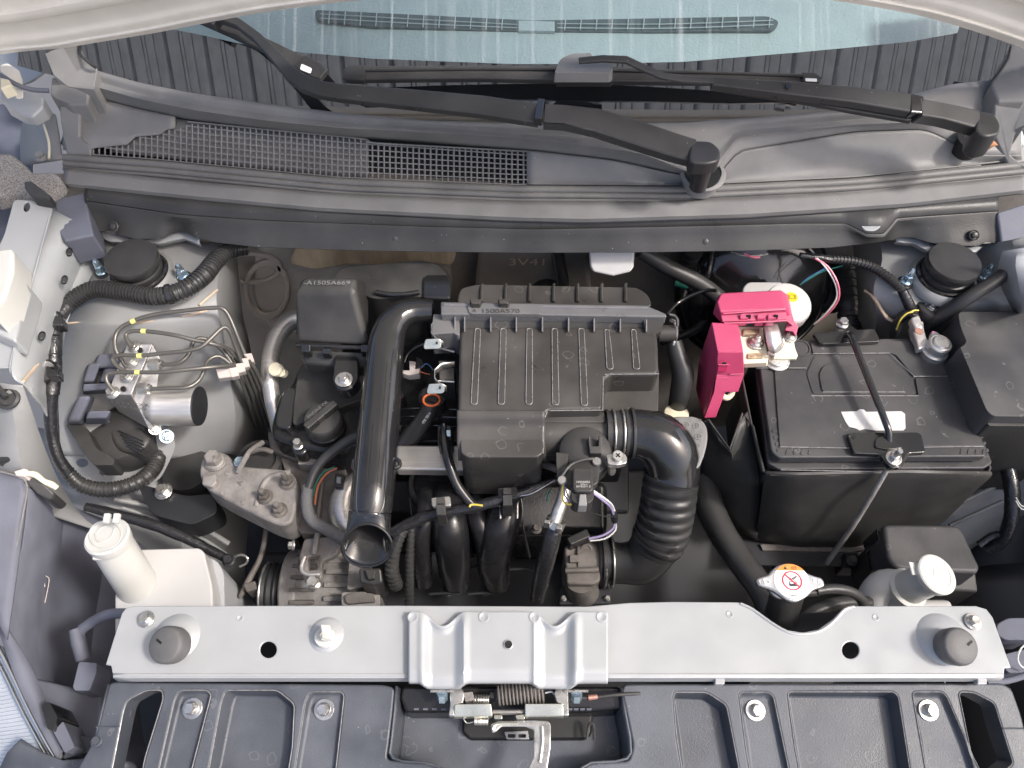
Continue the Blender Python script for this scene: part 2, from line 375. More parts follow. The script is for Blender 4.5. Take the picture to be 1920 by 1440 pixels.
# ================= big structure =================
CX=.045
def interp(pts,x):
    if x<=pts[0][0]: return pts[0][1:]
    for a,b in zip(pts,pts[1:]):
        if x<=b[0]:
            t=(x-a[0])/(b[0]-a[0]); return tuple(u*(1-t)+v*t for u,v in zip(a[1:],b[1:]))
    return pts[-1][1:]
def smooth_row(pts,xs,z=None,w_=18):
    out=[]
    for x in xs:
        k=[interp(pts,x+d) for d in (-w_,-w_/2,0,w_/2,w_)]
        py=sum(q[0] for q in k)/5; zz=z if z is not None else sum(q[1] for q in k)/5
        out.append(W(x,py,zz))
    return out
def sheet(name,rows,m,parent=None,solid=0,sub=4,cubic=True,**k):
    """rows: lists of 3-D points, same count, back to front"""
    A=[]
    for i in range(len(rows)-1):
        for s in range(sub):
            t=s/sub; g=[]
            for q in range(len(rows[0])):
                p0=rows[max(i-1,0)][q];p1=rows[i][q];p2=rows[i+1][q];p3=rows[min(i+2,len(rows)-1)][q]
                g.append(.5*((2*p1)+(p2-p0)*t+(2*p0-5*p1+4*p2-p3)*t*t+(3*p1-p0-3*p2+p3)*t**3) if cubic else p1.lerp(p2,t))
            A.append(g)
    A.append(rows[-1]); n=len(rows[0]); mb=MB()
    mb.add([p for g in A for p in g],[(i*n+q,(i+1)*n+q,(i+1)*n+q+1,i*n+q+1) for i in range(len(A)-1) for q in range(n-1)])
    return part(name,mb,m,parent,solid=solid,**k)
def frange(a,b,s):
    n=int(round((b-a)/s)); return [a+(b-a)*i/n for i in range(n+1)]

g=MB().add([(-40,-40,-.88),(40,-40,-.88),(40,40,-.88),(-40,40,-.88)],[(0,1,2,3)])
o=part('ground',g,M_hedge); o['kind']='structure'
# corrugated canopy behind the car, mirrored in the black edge of the windscreen
mb=MB(); prof=[]; x=-4.6
while x<4.6:
    K=len(prof)
    prof+=[(x,0),(x+.05,0),(x+.052,.04),(x+.060,.04),(x+.062,0),(x+.074,0),(x+.076,.04),(x+.082,.04),(x+.084,0),(x+.130,0),(x+.132,.04),(x+.140,.04),(x+.142,0),(x+.195,0),(x+.198,.16),(x+.224,.16),(x+.227,0)]; prof[K:]=[(x+(a-x)*1.4,b) for a,b in prof[K:]]; x+=.245*1.4
ys=[.30,1.2,3.0]; vs=[(px_+.0,y,3.1+q+.05*(y-.1)) for y in ys for px_,q in prof]; n=len(prof)
mb.add(vs,[(i*n+k,i*n+k+1,(i+1)*n+k+1,(i+1)*n+k) for i in range(2) for k in range(n-1)])
o=part('canopy_roof',mb,M_roof,solid=.004,ang=20,recalc=False); tag(o,'ribbed metal canopy sheet mirrored as stripes in the windscreen edge','canopy roof')

# ---- windscreen ----
def yb(x): return .744+.30*(x-CX)**2
def zg(x,y): return .156+.577*(y-yb(x))
def hitG(px,py):
    d=ray(px,py); t=.5
    lo,hi=.2/F,3/F
    for _ in range(50):
        t=(lo+hi)/2; p=CP+d*t
        if p.z>zg(p.x,p.y): lo=t
        else: hi=t
    return CP+d*t
bound=[(60,-90),(215,-80),(240,30),(270,45),(380,66),(450,82),(560,98),(700,110),(960,120),(1100,120),(1280,116),(1500,98),(1700,79),(1800,61),(1830,-80),(1980,-90)]
ws=thing('windscreen','curved windscreen above the wipers with painted-in reflection streaks and a black lower band','windscreen',Vector((CX,.75,.15)))
xs=frange(40,1990,15); up=[hitG(x,interp(bound,x)[0]) for x in xs]
lowr=[Vector((p.x,yb(p.x)-.010,zg(p.x,yb(p.x)-.010))) for p in up]
rows=[]
for t in [0,.1,.2,.3,.4,.5,.6,.7,.8,.9,1]:
    r=[]
    for a,b in zip(up,lowr):
        q=a.lerp(b,t); r.append(Vector((q.x,q.y,zg(q.x,q.y))))
    rows.append(r)
sheet('black_band',rows,M_frit,ws,sub=1,recalc=False)
rows=[]
for t in [1,.75,.5,.25,0]:
    rows.append([Vector((a.x,a.y+.34*t,zg(a.x,a.y+.34*t))) for a in up])
sheet('glass',rows,M_glass,ws,sub=1,recalc=False)
# dashboard behind the glass
db=thing('dashboard','pale grained dashboard top seen through the windscreen, with a long defroster vent','dashboard',Vector((CX,1.0,.08)))
def dz(y): return .105+.16*(y-.8)
xs_=[-.58,-.45,-.3,-.15,0,.15,.3,.45,.66]
rows=[[Vector((x,y,dz(y)-.05*(x-CX)**2-(.05 if y>1.5 else 0))) for x in xs_] for y in (1.7,1.4,1.2,1.0,.88,.80)]
sheet('dash_top',rows,M_dash,db,solid=.01)
DP=Plane((0,.8,.107),(0,-.16,1))
rv=lambda l,r=6:rnd(l,r)
plate('vent_slot',DP,[rv([(590,18),(1000,38),(1440,30),(1462,40),(1452,56),(1200,60),(960,58),(700,50),(592,38)],8)],.004,M_dashd,db,label='dark defroster slot')
mb=MB()
for i in range(29):
    px=618+i*29.5
    if 960<px<1040: continue
    base=22+ (px-600)*.032 if px<1000 else 36-(px-1000)*.012
    a=DP.off(.003).hit(px,base-1 if px<1000 else base); b=DP.off(.003).hit(px-2,base+23 if px<1000 else base+21)
    mb.tube([a,b],.0008,6,smooth=False)
for k,(l) in enumerate(([(600,26),(780,36),(970,46)],[(600,34),(780,44),(970,52)],[(1045,44),(1250,45),(1450,38)],[(1045,52),(1250,53),(1450,46)])):
    mb.tube([DP.off(.003).hit(*q) for q in l],.0007,6)
part('vent_grille',mb,M_dash,db)
plate('vent_divider',DP.off(.003),[[(972,38),(1040,40),(1040,58),(972,57)]],.005,M_dash,db)

# ---- cowl cover ----
cw=thing('cowl_cover','grey black plastic cowl panel below the windscreen with a square mesh grille at left','cowl panel',(1000,300,.10))
xs=frange(120,1915,15)
glass_edge=[(120,120,.165),(180,132,.165),(260,155,.165),(360,175,.165),(500,195,.165),(640,212,.165),(800,226,.165),(1000,233,.165),(1280,231,.165),(1420,220,.163),(1500,214,.163),(1600,207,.165),(1700,180,.168),(1780,160,.168),(1860,150,.168),(1915,148,.168)]
edge2=[(120,150,.158),(180,165,.156),(260,188,.156),(360,208,.156),(500,228,.155),(640,242,.155),(800,250,.155),(1000,262,.15),(1200,290,.145),(1290,325,.13),(1345,335,.12),(1370,262,.148),(1600,236,.15),(1720,232,.15),(1800,240,.14),(1860,250,.13),(1915,240,.13)]
edge3=[(120,170,.142),(180,185,.138),(260,205,.135),(360,226,.133),(500,242,.131),(640,256,.131),(800,268,.131),(1000,283,.13),(1150,300,.128),(1250,322,.122),(1345,338,.115),(1375,285,.138),(1600,248,.14),(1735,243,.14),(1830,290,.118),(1915,290,.115)]
edge4=[(120,288,.106),(300,301,.106),(640,334,.106),(960,347,.106),(1280,349,.106),(1600,334,.106),(1800,314,.106),(1915,300,.106)]
def mid(a,b,t,dz_,xs=xs,w_=18):
    out=[]
    for x in xs:
        k=[(interp(a,x+d),interp(b,x+d)) for d in (-w_,-w_/2,0,w_/2,w_)]
        py=sum(p[0]*(1-t)+q[0]*t for p,q in k)/5; z=sum(p[1]*(1-t)+q[1]*t for p,q in k)/5
        out.append(W(x,py,z+dz_))
    return out
# upper band from the glass down to the ridge
rows=[mid(glass_edge,edge2,0,-.012,w_=10),mid(glass_edge,edge2,0,0,w_=10),mid(glass_edge,edge2,.25,.002),mid(glass_edge,edge2,.6,-.001),mid(glass_edge,edge2,.9,.002),mid(glass_edge,edge2,1,.0),mid(edge2,edge3,1,0)]
sheet('upper_panel',rows,M_cowl,cw,sub=3,solid=.002)
# trough right of the grille (solid)
xs_r=[x for x in xs if x>=985]
i0=len(xs)-len(xs_r)
rows=[mid(edge3,edge4,t,dz_)[i0:] for t,dz_ in ((0,0),(.3,-.001),(.7,-.003),(.9,-.002),(1,0))]
sheet('lower_panel',rows,M_cowl,cw,sub=3,solid=.002)
# left solid corner of the trough
xs_l=frange(120,330,15)
grid_top=[(150,300),(170,280),(245,272),(255,258),(300,254),(310,245),(335,241),(355,232),(640,257),(685,262),(690,270),(730,268),(988,284)]
def gp(px,t):
    a=interp(edge3,px);b=interp(edge4,px); return W(px,a[0]*(1-t)+b[0]*t,(a[1]*(1-t)+b[1]*t)-.003*math.sin(math.pi*t))
def tmin(px):
    a=interp(edge3,px)[0];b=interp(edge4,px)[0]; g_=interp(grid_top,px)[0]
    return max(.02,min(.95,(g_-a)/(b-a)))
rows=[[gp(x,t*tmin(x)/.55 if tmin(x)<.55 else t)+Vector((0,0,.0005)) for x in xs_l] for t in (0,.2,.4)]; _q=[gp(x,tmin(x))+Vector((0,0,.0005)) for x in xs_l]
q=[gp(x,max(.55,tmin(x))) for x in xs_l]
rows.append(_q); sheet('corner_panel',rows,M_cowl,cw,sub=2,solid=.002)
# real mesh grille: thin bars over the recess
mb=MB()
NR=7
px=175.0
while px<=990:
    t0=tmin(px); k0=math.ceil(t0*NR-1e-6)
    pts=[gp(px,max(t0,k/NR*.98)) for k in range(max(0,k0-1),NR+1)]
    if len(pts)>1:
        for a,b in zip(pts,pts[1:]):
            d=(b-a); 
            if d.length>1e-5: mb.tube([a,b],.0011,4,smooth=False)
    px+=10.9
for k in range(NR+1):
    t=k/NR*.98; run=[]
    for x in frange(175,990,10.9):
        if t>=tmin(x)-.02: run.append(gp(x,t))
        elif len(run)>1: mb.tube(run,.0009,4,smooth=False); run=[]
        else: run=[]
    if len(run)>1: mb.tube(run,.0009,4,smooth=False)
o=part('grille_mesh',mb,M_cowl,cw,ang=20,recalc=False); o['kind']='stuff'
# frame lines round the grille
tub('grille_rim',[ (352,228,.133),(500,243,.131),(640,256,.131),(688,262,.131),(700,268,.131),(860,277,.131),(990,284,.13)],1.6,M_cowl,cw,n=6)
# sheet metal seen through the left half of the mesh
xs_m=frange(200,690,15)
rows=[[gp(x,.0)-Vector((0,-.006,.007)) for x in xs_m],[gp(x,.4)-Vector((0,0,.008)) for x in xs_m],[gp(x,.80)-Vector((0,0,.010)) for x in xs_m]]
sheet('plenum_panel',rows,M_cowl,cw,sub=2,solid=.001)
rows=[[gp(x,0)-Vector((0,-.03,.015)) for x in frange(130,1040,20)],[gp(x,.3)-Vector((0,0,.05)) for x in frange(130,1040,20)],[gp(x,1)-Vector((0,.01,.05)) for x in frange(130,1040,20)]]
sheet('plenum_floor',rows,M_deep,cw,sub=1,solid=.001)
# front rubber seal: three ridges
s0=[(118,290),(300,303),(640,336),(960,349),(1280,351),(1600,336),(1800,316),(1930,303)]
for j,(dy,rp,zz) in enumerate(((6,7.5,.106),(17,6,.103),(26,5,.098))):
    pts=[(x,interp(s0,x)[0]+dy+ (0 if x>300 else 0),zz) for x in frange(120,1925,60)]
    tub('seal_ridge',pts,rp,M_seal,cw,n=10,step=.03)
# front face: pale lip, upper face, crease, lower face with scalloped edge
lipb=[(120,314,.101),(300,334,.101),(600,361,.101),(960,377,.101),(1200,378,.101),(1500,365,.101),(1800,341,.101),(1925,328,.101)]
lipc=[(120,340,.097),(300,358,.097),(600,386,.097),(960,404,.097),(1100,407,.097),(1400,398,.097),(1700,378,.097),(1925,352,.097)]
xs=frange(120,1925,12)
r1=mid(lipb,lipb,0,0,xs);r2=mid(lipc,lipc,0,0,xs)
sheet('seal_lip',[r1,[p+Vector((0,-.004,.001)) for p in r2],[p+Vector((0,-.004,-.006)) for p in r2]],M_cowl,cw,sub=3,cubic=False,solid=.002)
crease=[(160,378,.088),(340,404,.084),(500,415,.082),(800,426,.08),(1000,431,.08),(1300,425,.08),(1500,420,.08),(1585,420,.08),(1625,440,.076),(1655,440,.076),(1680,410,.082),(1870,397,.084)]
bott=[(160,438,.062),(185,432,.062),(205,430,.062),(230,440,.062),(255,446,.062),(300,446,.062),(330,430,.062),(345,430,.062),(365,442,.062),(400,452,.062),(480,461,.062),(620,466,.06),(800,470,.06),(1000,472,.06),(1200,471,.06),(1400,468,.06),(1560,462,.06),(1620,455,.06),(1665,449,.06),(1690,443,.06),(1712,443,.06),(1740,452,.06),(1780,459,.06),(1832,459,.06),(1850,452,.06),(1870,455,.06)]
xs=frange(160,1872,8)
def row(c,dz_=0,dyy=0): return [W(x,interp(c,x)[0],interp(c,x)[1]+dz_)+Vector((0,dyy,0)) for x in xs]
lc=[W(x,interp(lipc,x)[0]-3,.092) for x in xs]
sheet('front_face',[lc,row(crease,.002,.001)],M_face,cw,sub=1,solid=.002,cubic=False)
sheet('front_flange',[row(crease,.002,.001),row(crease,0,-.003),[a.lerp(b,.5)+Vector((0,0,.001)) for a,b in zip(row(crease),row(bott))],row(bott,.001),row(bott,-.004,.001)],M_face,cw,sub=2,solid=.0015,cubic=False)
tub('flange_edge',[Vector(p) for p in row(bott,.0,-.0005)[::3]],1.6,M_face,cw,n=6,step=.02)
FP=P3((400,412,.083),(1500,420,.08),(960,470,.06))
for px,py,dx in ((213,425,0),(741,447,0),(1033,456,0),(1322,453,0),(1826,441,0)):
    mb=MB(); p=FP.hit(px,py); r=9.5*mpp(p)
    mb.lathe(p,FP.n,[(r*1.05,-.001),(r*1.05,.0012),(r*.86,.0018),(r*.80,.0006),(r*.62,.0006),(r*.60,.0032),(r*.5,.0036)],24)
    part('push_clip',mb,M_face,cw)
# pale bracket showing through the notch
plate('notch_bracket',HP(.083),[rnd([(1604,411),(1676,405),(1642,432),(1622,432)],5)],.002,M_paint,cw)
text('pressed_mark','SV-SVSS',FP.off(.004),995,417,12,M_cowl,cw,.0006,sx=1.2)
# side corner mouldings of the cowl
def trim(name,loops,z,zb,m,parent,bev=.003,**k):
    mb=MB()
    mb.drop([(p[0],p[1],p[2] if len(p)>2 else z) for p in loops],zb,**k); return part(name,mb,m,parent,bev=bev,seg=3)
ct=thing('cowl_end_trim','left corner moulding joining cowl panel and windscreen pillar','cowl trim',(130,150,.12),'windscreen corner mouldings')
trim('side_piece',[(84,100,.20),(118,86,.21),(148,84,.205),(160,110,.185),(182,128,.175),(176,168,.165),(128,163,.165),(100,140,.18)],0,.12,M_cowl,ct)
trim('front_piece',[(96,140,.172),(128,162,.166),(168,168,.160),(164,196,.150),(128,196,.150),(108,186,.150),(92,178,.155)],0,.10,M_cowl,ct)
trim('lower_piece',[(108,196,.145),(150,200,.142),(150,255,.12),(172,275,.112),(170,290,.108),(124,288,.108),(118,260,.115),(116,230,.125)],0,.08,M_cowl,ct)
tub('pillar_bead',[(150,84,.206),(150,100,.197),(165,116,.189),(180,127,.180)],3,M_rubber,ct,n=8)
ct=thing('cowl_end_trim','right corner moulding joining cowl panel and windscreen pillar','cowl trim',(1880,150,.12),'windscreen corner mouldings')
trim('side_piece',[(1925,85,.215),(1898,80,.21),(1890,110,.20),(1872,140,.185),(1858,156,.178),(1872,190,.168),(1925,190,.17)],0,.12,M_cowl,ct)
trim('front_piece',[(1866,190,.166),(1925,190,.166),(1925,235,.15),(1905,245,.14),(1895,290,.118),(1925,312,.11),(1890,308,.108),(1862,250,.135)],0,.09,M_cowl,ct)
tub('pillar_bead',[(1896,86,.212),(1890,110,.203),(1874,135,.192),(1858,154,.182)],3,M_rubber,ct,n=8)
# end brackets of the cowl under the seal
eb=thing('cowl_end_bracket','left black plastic end bracket folded down beside the strut tower','bracket',(120,420,.05))
trim('bracket_top',[(102,372),(158,360),(175,440),(120,452),(104,430)],.090,.050,M_veiled,eb)
trim('bracket_leg',[(118,428),(150,424),(168,440),(118,446)],.075,.02,M_veiled,eb)
eb=thing('cowl_end_bracket','right black plastic end bracket folded down beside the wing','bracket',(1890,430,.05))
trim('bracket_top',[(1870,398,.088),(1925,380,.09),(1925,455,.065),(1905,468,.06),(1880,470,.06)],.088,.045,M_veiled,eb)

# ---- bonnet ----
HPn=Plane((0,.775,.235),(0,-.90,-.42))
if HPn.n.dot(CP-HPn.o)<0: HPn=Plane((0,.775,.235),(0,.90,.42))
hood_edge=[(-120,122),(0,104),(60,97),(96,96),(180,82),(290,64),(400,42),(500,24),(600,11),(700,0),(850,-14),(1000,-22),(1200,-24),(1400,-16),(1560,2),(1640,14),(1740,33),(1840,62),(1925,92),(2050,140)]
bn=thing('bonnet','raised pale silver bonnet, only its curved rear edge showing at the top corners','car bonnet',HPn.hit(960,-20))
xs=frange(-120,2050,30)
e0=[]
for x in xs:
    k=[HPn.hit(x+d,interp(hood_edge,x+d)[0]) for d in (-20,0,20)]; e0.append(sum(k,Vector())/3+Vector((0,-.42,.90)).normalized()*.012)
upd=Vector((0,-.42,.90)).normalized(); nn=Vector((0,-.90,-.42)).normalized()
def hrow(a,b): return [p+upd*a+nn*b for p in e0]
sheet('inner_panel',[hrow(.85,.0),hrow(.5,0),hrow(.2,.0),hrow(.075,.0),hrow(.062,.006),hrow(.050,.006),hrow(.040,.0),hrow(.022,0),hrow(.014,.003),hrow(.004,.003),hrow(0,0)],M_hood,bn,sub=3)
sheet('outer_panel',[hrow(0,0),hrow(-.004,-.004),hrow(.002,-.012),hrow(.3,-.03),hrow(.86,-.02)],M_hood,bn,sub=3)
mb=MB(); mb.tube([p+upd*.003+nn*.0035 for p in e0],.0018,8); part('hem_edge',mb,M_hood,bn)
# bonnet hinge and wing end at top left
hg=thing('bonnet_hinge','cream coloured bonnet hinge arm at the top left corner','hinge',(30,160,.15))
mb=MB(); mb.block([(0,122,.20),(14,118,.20),(36,132,.20),(42,150,.19),(44,185,.18),(30,186,.18),(22,150,.19),(0,132,.20)],[(0,122,.185),(14,118,.185),(36,132,.185),(42,150,.175),(44,185,.165),(30,186,.165),(22,150,.175),(0,132,.185)]); part('hinge_arm',mb,M_hood,hg,bev=.002)
trim('hinge_foot',[(0,170,.165),(20,168,.165),(60,172,.16),(82,180,.155),(80,200,.15),(60,219,.145),(40,216,.145),(0,186,.155)],0,.13,M_paint,hg,bev=.004)
tub('hinge_link',[(0,140,.20),(30,158,.195),(60,168,.185),(92,170,.18)],4.5,M_veiled,hg,n=8)
trim('yellow_stop',[(0,144),(16,148),(22,158),(0,166)],.205,.19,M_cream,hg,bev=.002)
mr=thing('door_mirror_panel','bright bluish body panel beyond the hinge at upper left','body panel',(60,130,.1))
plate('outer_skin',HP(.06),[rnd([(-10,80),(72,82),(92,110),(90,128),(60,150),(30,160),(-10,150)],8)],.004,M_paint,mr)
# ================= wings, towers, firewall =================
fw=thing('firewall','brown black moulded insulator on the bulkhead behind the engine, embossed 3V41','bulkhead',(960,560,-.2))
FWP=Plane((0,.725,0),(0,-1,0))
mb=MB(); mb.box((.02,.74,-.22),(1.5,.02,.60)); part('liner_panel',mb,M_liner,fw)
FW2=Plane((0,.712,0),(0,-1,0))
plate('liner_pad',FW2,[rnd([(480,455),(830,455),(850,520),(840,640),(520,640),(470,560)],30)],.014,M_liner,fw,bev=.006)
plate('liner_pad',FW2.off(.002),[rnd([(900,455),(1100,455),(1110,560),(1090,640),(900,640),(890,540)],20)],.016,M_liner,fw,bev=.006)
for a in ((500,545,44,56),(470,505,60,30),(760,480,26,16)):
    L=circ(*a); l2=circ(a[0],a[1],a[2]*.8,a[3]*.8)
    plate('liner_ring',FW2.off(.005),[L,l2],.006,M_liner,fw,bev=.002)
plate('fibre_strip',FW2.off(.02),[rnd([(560,455),(860,455),(850,500),(780,492),(720,500),(650,498),(590,508),(540,496)],12)],.012,M_foam,fw,bev=.004)
text('embossed_code','3V41',FW2.off(.006),990,491,13,M_sealant,fw,.001,sx=1.35)
tub('grommet_ring',[(1015,530,-.10),(1030,515,-.09),(1050,520,-.09)],6,M_rubber,fw,n=8)
mb=MB(); p=FW2.hit(1025,540); mb.lathe(p,(0,-1,0),[(.022,0),(.022,.01),(.017,.014),(.014,.006),(.012,.006)],24); part('grommet',mb,M_rubber,fw)
# bulkhead sheet metal under the cowl lip
pb=thing('cowl_crossmember','thin painted sheet edge under the cowl lip','sheet metal edge',(960,465,.03))
def lip(pts,z):
    xs=frange(pts[0][0],pts[-1][0],6); return [[W(x,interp(pts,x)[0]-14,z+.004) for x in xs],[W(x,interp(pts,x)[0],z) for x in xs],[W(x,interp(pts,x)[0],z)+Vector((0,.002,-.006)) for x in xs]]
sheet('edge_strip',lip([(185,440),(205,452),(300,456),(325,450),(345,446),(360,452),(375,458)],.05),M_paint,pb,solid=.001,sub=1)
sheet('edge_strip',lip([(1680,452),(1700,455),(1715,456),(1740,470),(1830,472),(1842,462)],.05),M_paint,pb,solid=.001,sub=1)
# under-bay darkness is real parts: floor pan, subframe, gearbox
sf=thing('subframe','dark steel subframe deep under the engine','subframe',(960,900,-.5))
mb=MB(); mb.box((.04,.45,-.60),(1.35,.75,.02)); mb.box((.04,.42,-.47),(1.0,.10,.10)); mb.box((-.36,.42,-.45),(.08,.5,.12)); mb.box((.44,.42,-.45),(.08,.5,.12))
o=part('subframe_tray',mb,M_deep,sf)
# ---- left wing structure ----
lw=thing('left_inner_wing','pale painted left inner wing with holes, carrying the brake unit','inner wing',(150,700,-.3))
Z=lambda *t:[W(*q) for q in t]
sheet('wing_wall',[Z((95,392,.10),(150,420,.085),(180,440,.06),(200,455,.03)),
  Z((74,470,.10),(130,480,.07),(150,500,.04),(170,520,.03)),
  Z((48,560,.10),(100,570,.06),(118,585,.035),(128,600,.03)),
  Z((20,690,.10),(75,690,.05),(92,700,.0),(108,715,-.03)),
  Z((44,722,.09),(74,760,.02),(92,790,-.03),(110,830,-.06))],M_paint,lw,sub=5,solid=.0015)
for a in ((131,475),(122,527),(80,632)):
    WP=P3((74,470,.10),(130,480,.07),(75,690,.05)); p=W(a[0],a[1],.072)
    mb=MB(); 
    mb.lathe(p+Vector((.002,-.001,.0045)),(.55,-.1,.83),[(.0034,-.004),(.0034,.0005),(.0028,.0008),(.0024,-.001)],16,squash=1.5); part('plug_hole',mb,M_deep,lw)
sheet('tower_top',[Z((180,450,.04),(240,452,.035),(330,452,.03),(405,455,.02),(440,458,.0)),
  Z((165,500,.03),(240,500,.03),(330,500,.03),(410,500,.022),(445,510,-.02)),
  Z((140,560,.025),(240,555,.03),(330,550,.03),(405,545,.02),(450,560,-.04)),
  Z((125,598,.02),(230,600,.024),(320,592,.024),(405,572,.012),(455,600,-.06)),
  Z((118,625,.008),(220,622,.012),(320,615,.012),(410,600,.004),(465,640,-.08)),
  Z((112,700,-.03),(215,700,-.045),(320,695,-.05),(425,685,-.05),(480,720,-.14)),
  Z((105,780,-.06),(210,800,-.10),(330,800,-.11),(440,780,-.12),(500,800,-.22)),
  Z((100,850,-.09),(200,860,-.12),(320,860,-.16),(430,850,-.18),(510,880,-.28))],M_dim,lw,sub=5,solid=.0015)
tub('seam_bead',[(128,606,.018),(180,603,.021),(240,606,.022),(300,600,.022),(360,590,.018),(400,578,.013)],2.6,M_sealant,lw,n=6)
tub('seam_bead',[(374,572,.022),(392,556,.022),(408,543,.020)],2.2,M_sealant,lw,n=6)
tub('seam_bead',[(92,640,.035),(72,680,.055),(52,705,.075),(44,715,.085)],3.0,M_sealant,lw,n=6)
plate('cover_patch',P3((150,620,0.0),(240,625,0.0),(190,690,-.040)).off(.004),[rnd([(152,622),(240,624),(236,680),(165,676)],5)],.001,M_cream,lw,label='yellowish rectangular wipe mark')
# lower wheel-house panel with holes
LWP=P3((100,820,-.085),(300,830,-.105),(200,930,-.145))
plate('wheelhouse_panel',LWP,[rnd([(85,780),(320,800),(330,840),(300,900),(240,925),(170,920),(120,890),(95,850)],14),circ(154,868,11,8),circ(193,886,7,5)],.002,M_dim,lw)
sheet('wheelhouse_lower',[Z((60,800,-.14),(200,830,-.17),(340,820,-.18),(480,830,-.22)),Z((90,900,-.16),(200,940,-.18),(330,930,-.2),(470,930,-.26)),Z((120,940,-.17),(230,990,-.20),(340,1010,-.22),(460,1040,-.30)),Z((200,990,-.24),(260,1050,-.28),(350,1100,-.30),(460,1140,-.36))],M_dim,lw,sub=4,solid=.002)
for l,rr in (([(215,935,-.155),(300,955,-.175),(380,990,-.19),(430,1020,-.20)],5),([(230,952,-.165),(300,975,-.185),(380,1010,-.20),(425,1040,-.21)],3)):
    tub('rail_ridge',l,rr,M_dim,lw,n=8)
# wing outer flange
fl=thing('wing_flange','pale painted top flange of the left wing with an oblong slot','wing flange',(40,500,.08))
plate('flange_sheet',P3((40,380,.115),(90,390,.11),(30,690,.095)),[rnd([(26,374),(98,378),(92,415),(76,475),(52,560),(28,660),(20,690),(-20,690),(-20,500),(8,440)],8),circ(50,388,6,9,rot=.2)],.002,M_paint,fl)
tub('flange_rim',[(97,392,.108),(76,470,.107),(52,560,.104),(26,655,.100),(19,690,.098),(26,704,.095),(44,720,.09)],2.2,M_paint,fl,n=6)
trim('seal_block',[(-20,470),(22,464),(25,474),(24,510),(8,560),(-20,590)],.150,.11,M_white,fl,bev=.004)
trim('seal_foot',[(8,530,.13),(30,520,.128),(50,530,.125),(52,548,.12),(30,640,.115),(24,640,.115),(-20,620,.12),(-20,570,.13)],.13,.09,M_paint,fl,bev=.006)
lo=thing('left_wing_rail','painted lower rail of the left wing with a round grommet','wing rail',(40,800,.0))
sheet('rail_sheet',[Z((-30,712,.088),(20,720,.088),(44,722,.088)),Z((-30,730,.082),(20,735,.082),(50,740,.075)),Z((-30,800,.05),(30,805,.05),(75,820,.02)),Z((-30,845,.03),(40,875,.01),(110,905,-.06)),Z((-30,870,.0),(60,920,-.03),(150,965,-.12)),Z((-30,900,-.04),(80,960,-.08),(200,1000,-.16))],M_dim,lo,sub=4,solid=.002)
mb=MB(); mb.lathe(W(16,748,.079),(.15,-.3,.95),[(.0115,0),(.0115,.003),(.009,.005),(.007,.002)],20); part('grommet',mb,M_rubber,lo)
tub('cable',[(-20,710,.09),(0,730,.088),(12,745,.086)],5,M_rubber,lo,n=8)
fe=thing('felt_pad','grey brown felt pad on the wing corner under the cowl end','felt pad',(60,310,.1))
trim('pad',[(-20,285,.125),(20,284,.125),(45,305,.12),(60,322,.116),(95,318,.114),(115,330,.11),(118,355,.10),(75,378,.10),(30,360,.105),(-20,372,.11)],0,.085,M_felt,fe,bev=.006)
trim('clip',[(44,340),(58,338),(95,366),(92,374),(60,370),(46,352)],.125,.11,M_rubber,fe,bev=.002)
pl_=thing('hinge_pillar_panel','dull painted vertical panel behind the left hinge with a hex bolt','body panel',(70,260,.05))
sheet('panel',[Z((48,215,.10),(80,205,.11),(105,215,.115)),Z((40,260,.08),(80,255,.09),(112,255,.10)),Z((42,312,.06),(85,305,.07),(118,300,.09))],M_dim,pl_,sub=3,solid=.002)
tub('edge_highlight',[(76,214,.118),(84,240,.112),(92,268,.106),(92,298,.100)],2.2,M_cream,pl_,n=6)
bolt(78,296,.088,8,M_dim,pl_,washer=1.4)
dk=thing('wing_liner','dark plastic wing liner beyond the hinge at far left','wing liner',(10,250,.0))
plate('liner',HP(.04),[[(-60,190),(60,200),(60,330),(40,420),(-60,560)]],.003,M_veiled,dk)
plate('liner_lower',HP(.02),[[(-60,360),(35,372),(10,460),(-60,640)]],.003,M_veiled,dk)

# ---- right wing ----
rw=thing('right_inner_wing','pale painted right inner wing behind the battery and fuse box','inner wing',(1780,520,-.1))
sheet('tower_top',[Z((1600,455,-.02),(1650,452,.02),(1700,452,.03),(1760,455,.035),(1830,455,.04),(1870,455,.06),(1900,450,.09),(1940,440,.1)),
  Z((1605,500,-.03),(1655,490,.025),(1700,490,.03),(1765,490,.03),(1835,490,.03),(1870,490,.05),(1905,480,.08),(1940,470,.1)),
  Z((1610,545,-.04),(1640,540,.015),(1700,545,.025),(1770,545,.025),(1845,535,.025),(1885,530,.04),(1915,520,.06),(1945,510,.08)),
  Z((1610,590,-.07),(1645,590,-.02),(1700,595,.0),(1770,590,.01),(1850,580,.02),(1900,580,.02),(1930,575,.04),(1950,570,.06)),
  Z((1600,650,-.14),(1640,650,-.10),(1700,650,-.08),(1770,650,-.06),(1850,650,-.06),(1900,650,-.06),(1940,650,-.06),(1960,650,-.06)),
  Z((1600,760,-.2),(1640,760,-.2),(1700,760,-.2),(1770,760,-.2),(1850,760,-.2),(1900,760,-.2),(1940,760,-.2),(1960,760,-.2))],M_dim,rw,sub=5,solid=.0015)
tub('seam_bead',[(1622,545,.0),(1640,560,.006),(1655,585,.0),(1668,600,-.006),(1690,603,-.006)],3.2,M_sealant,rw,n=6,rough=.25)
sheet('wing_wall',[Z((1880,470,.10),(1910,466,.11),(1945,460,.115)),Z((1872,520,.06),(1905,500,.09),(1950,490,.10)),Z((1905,590,.03),(1925,585,.06),(1955,580,.09))],M_paint,rw,sub=3,solid=.001)
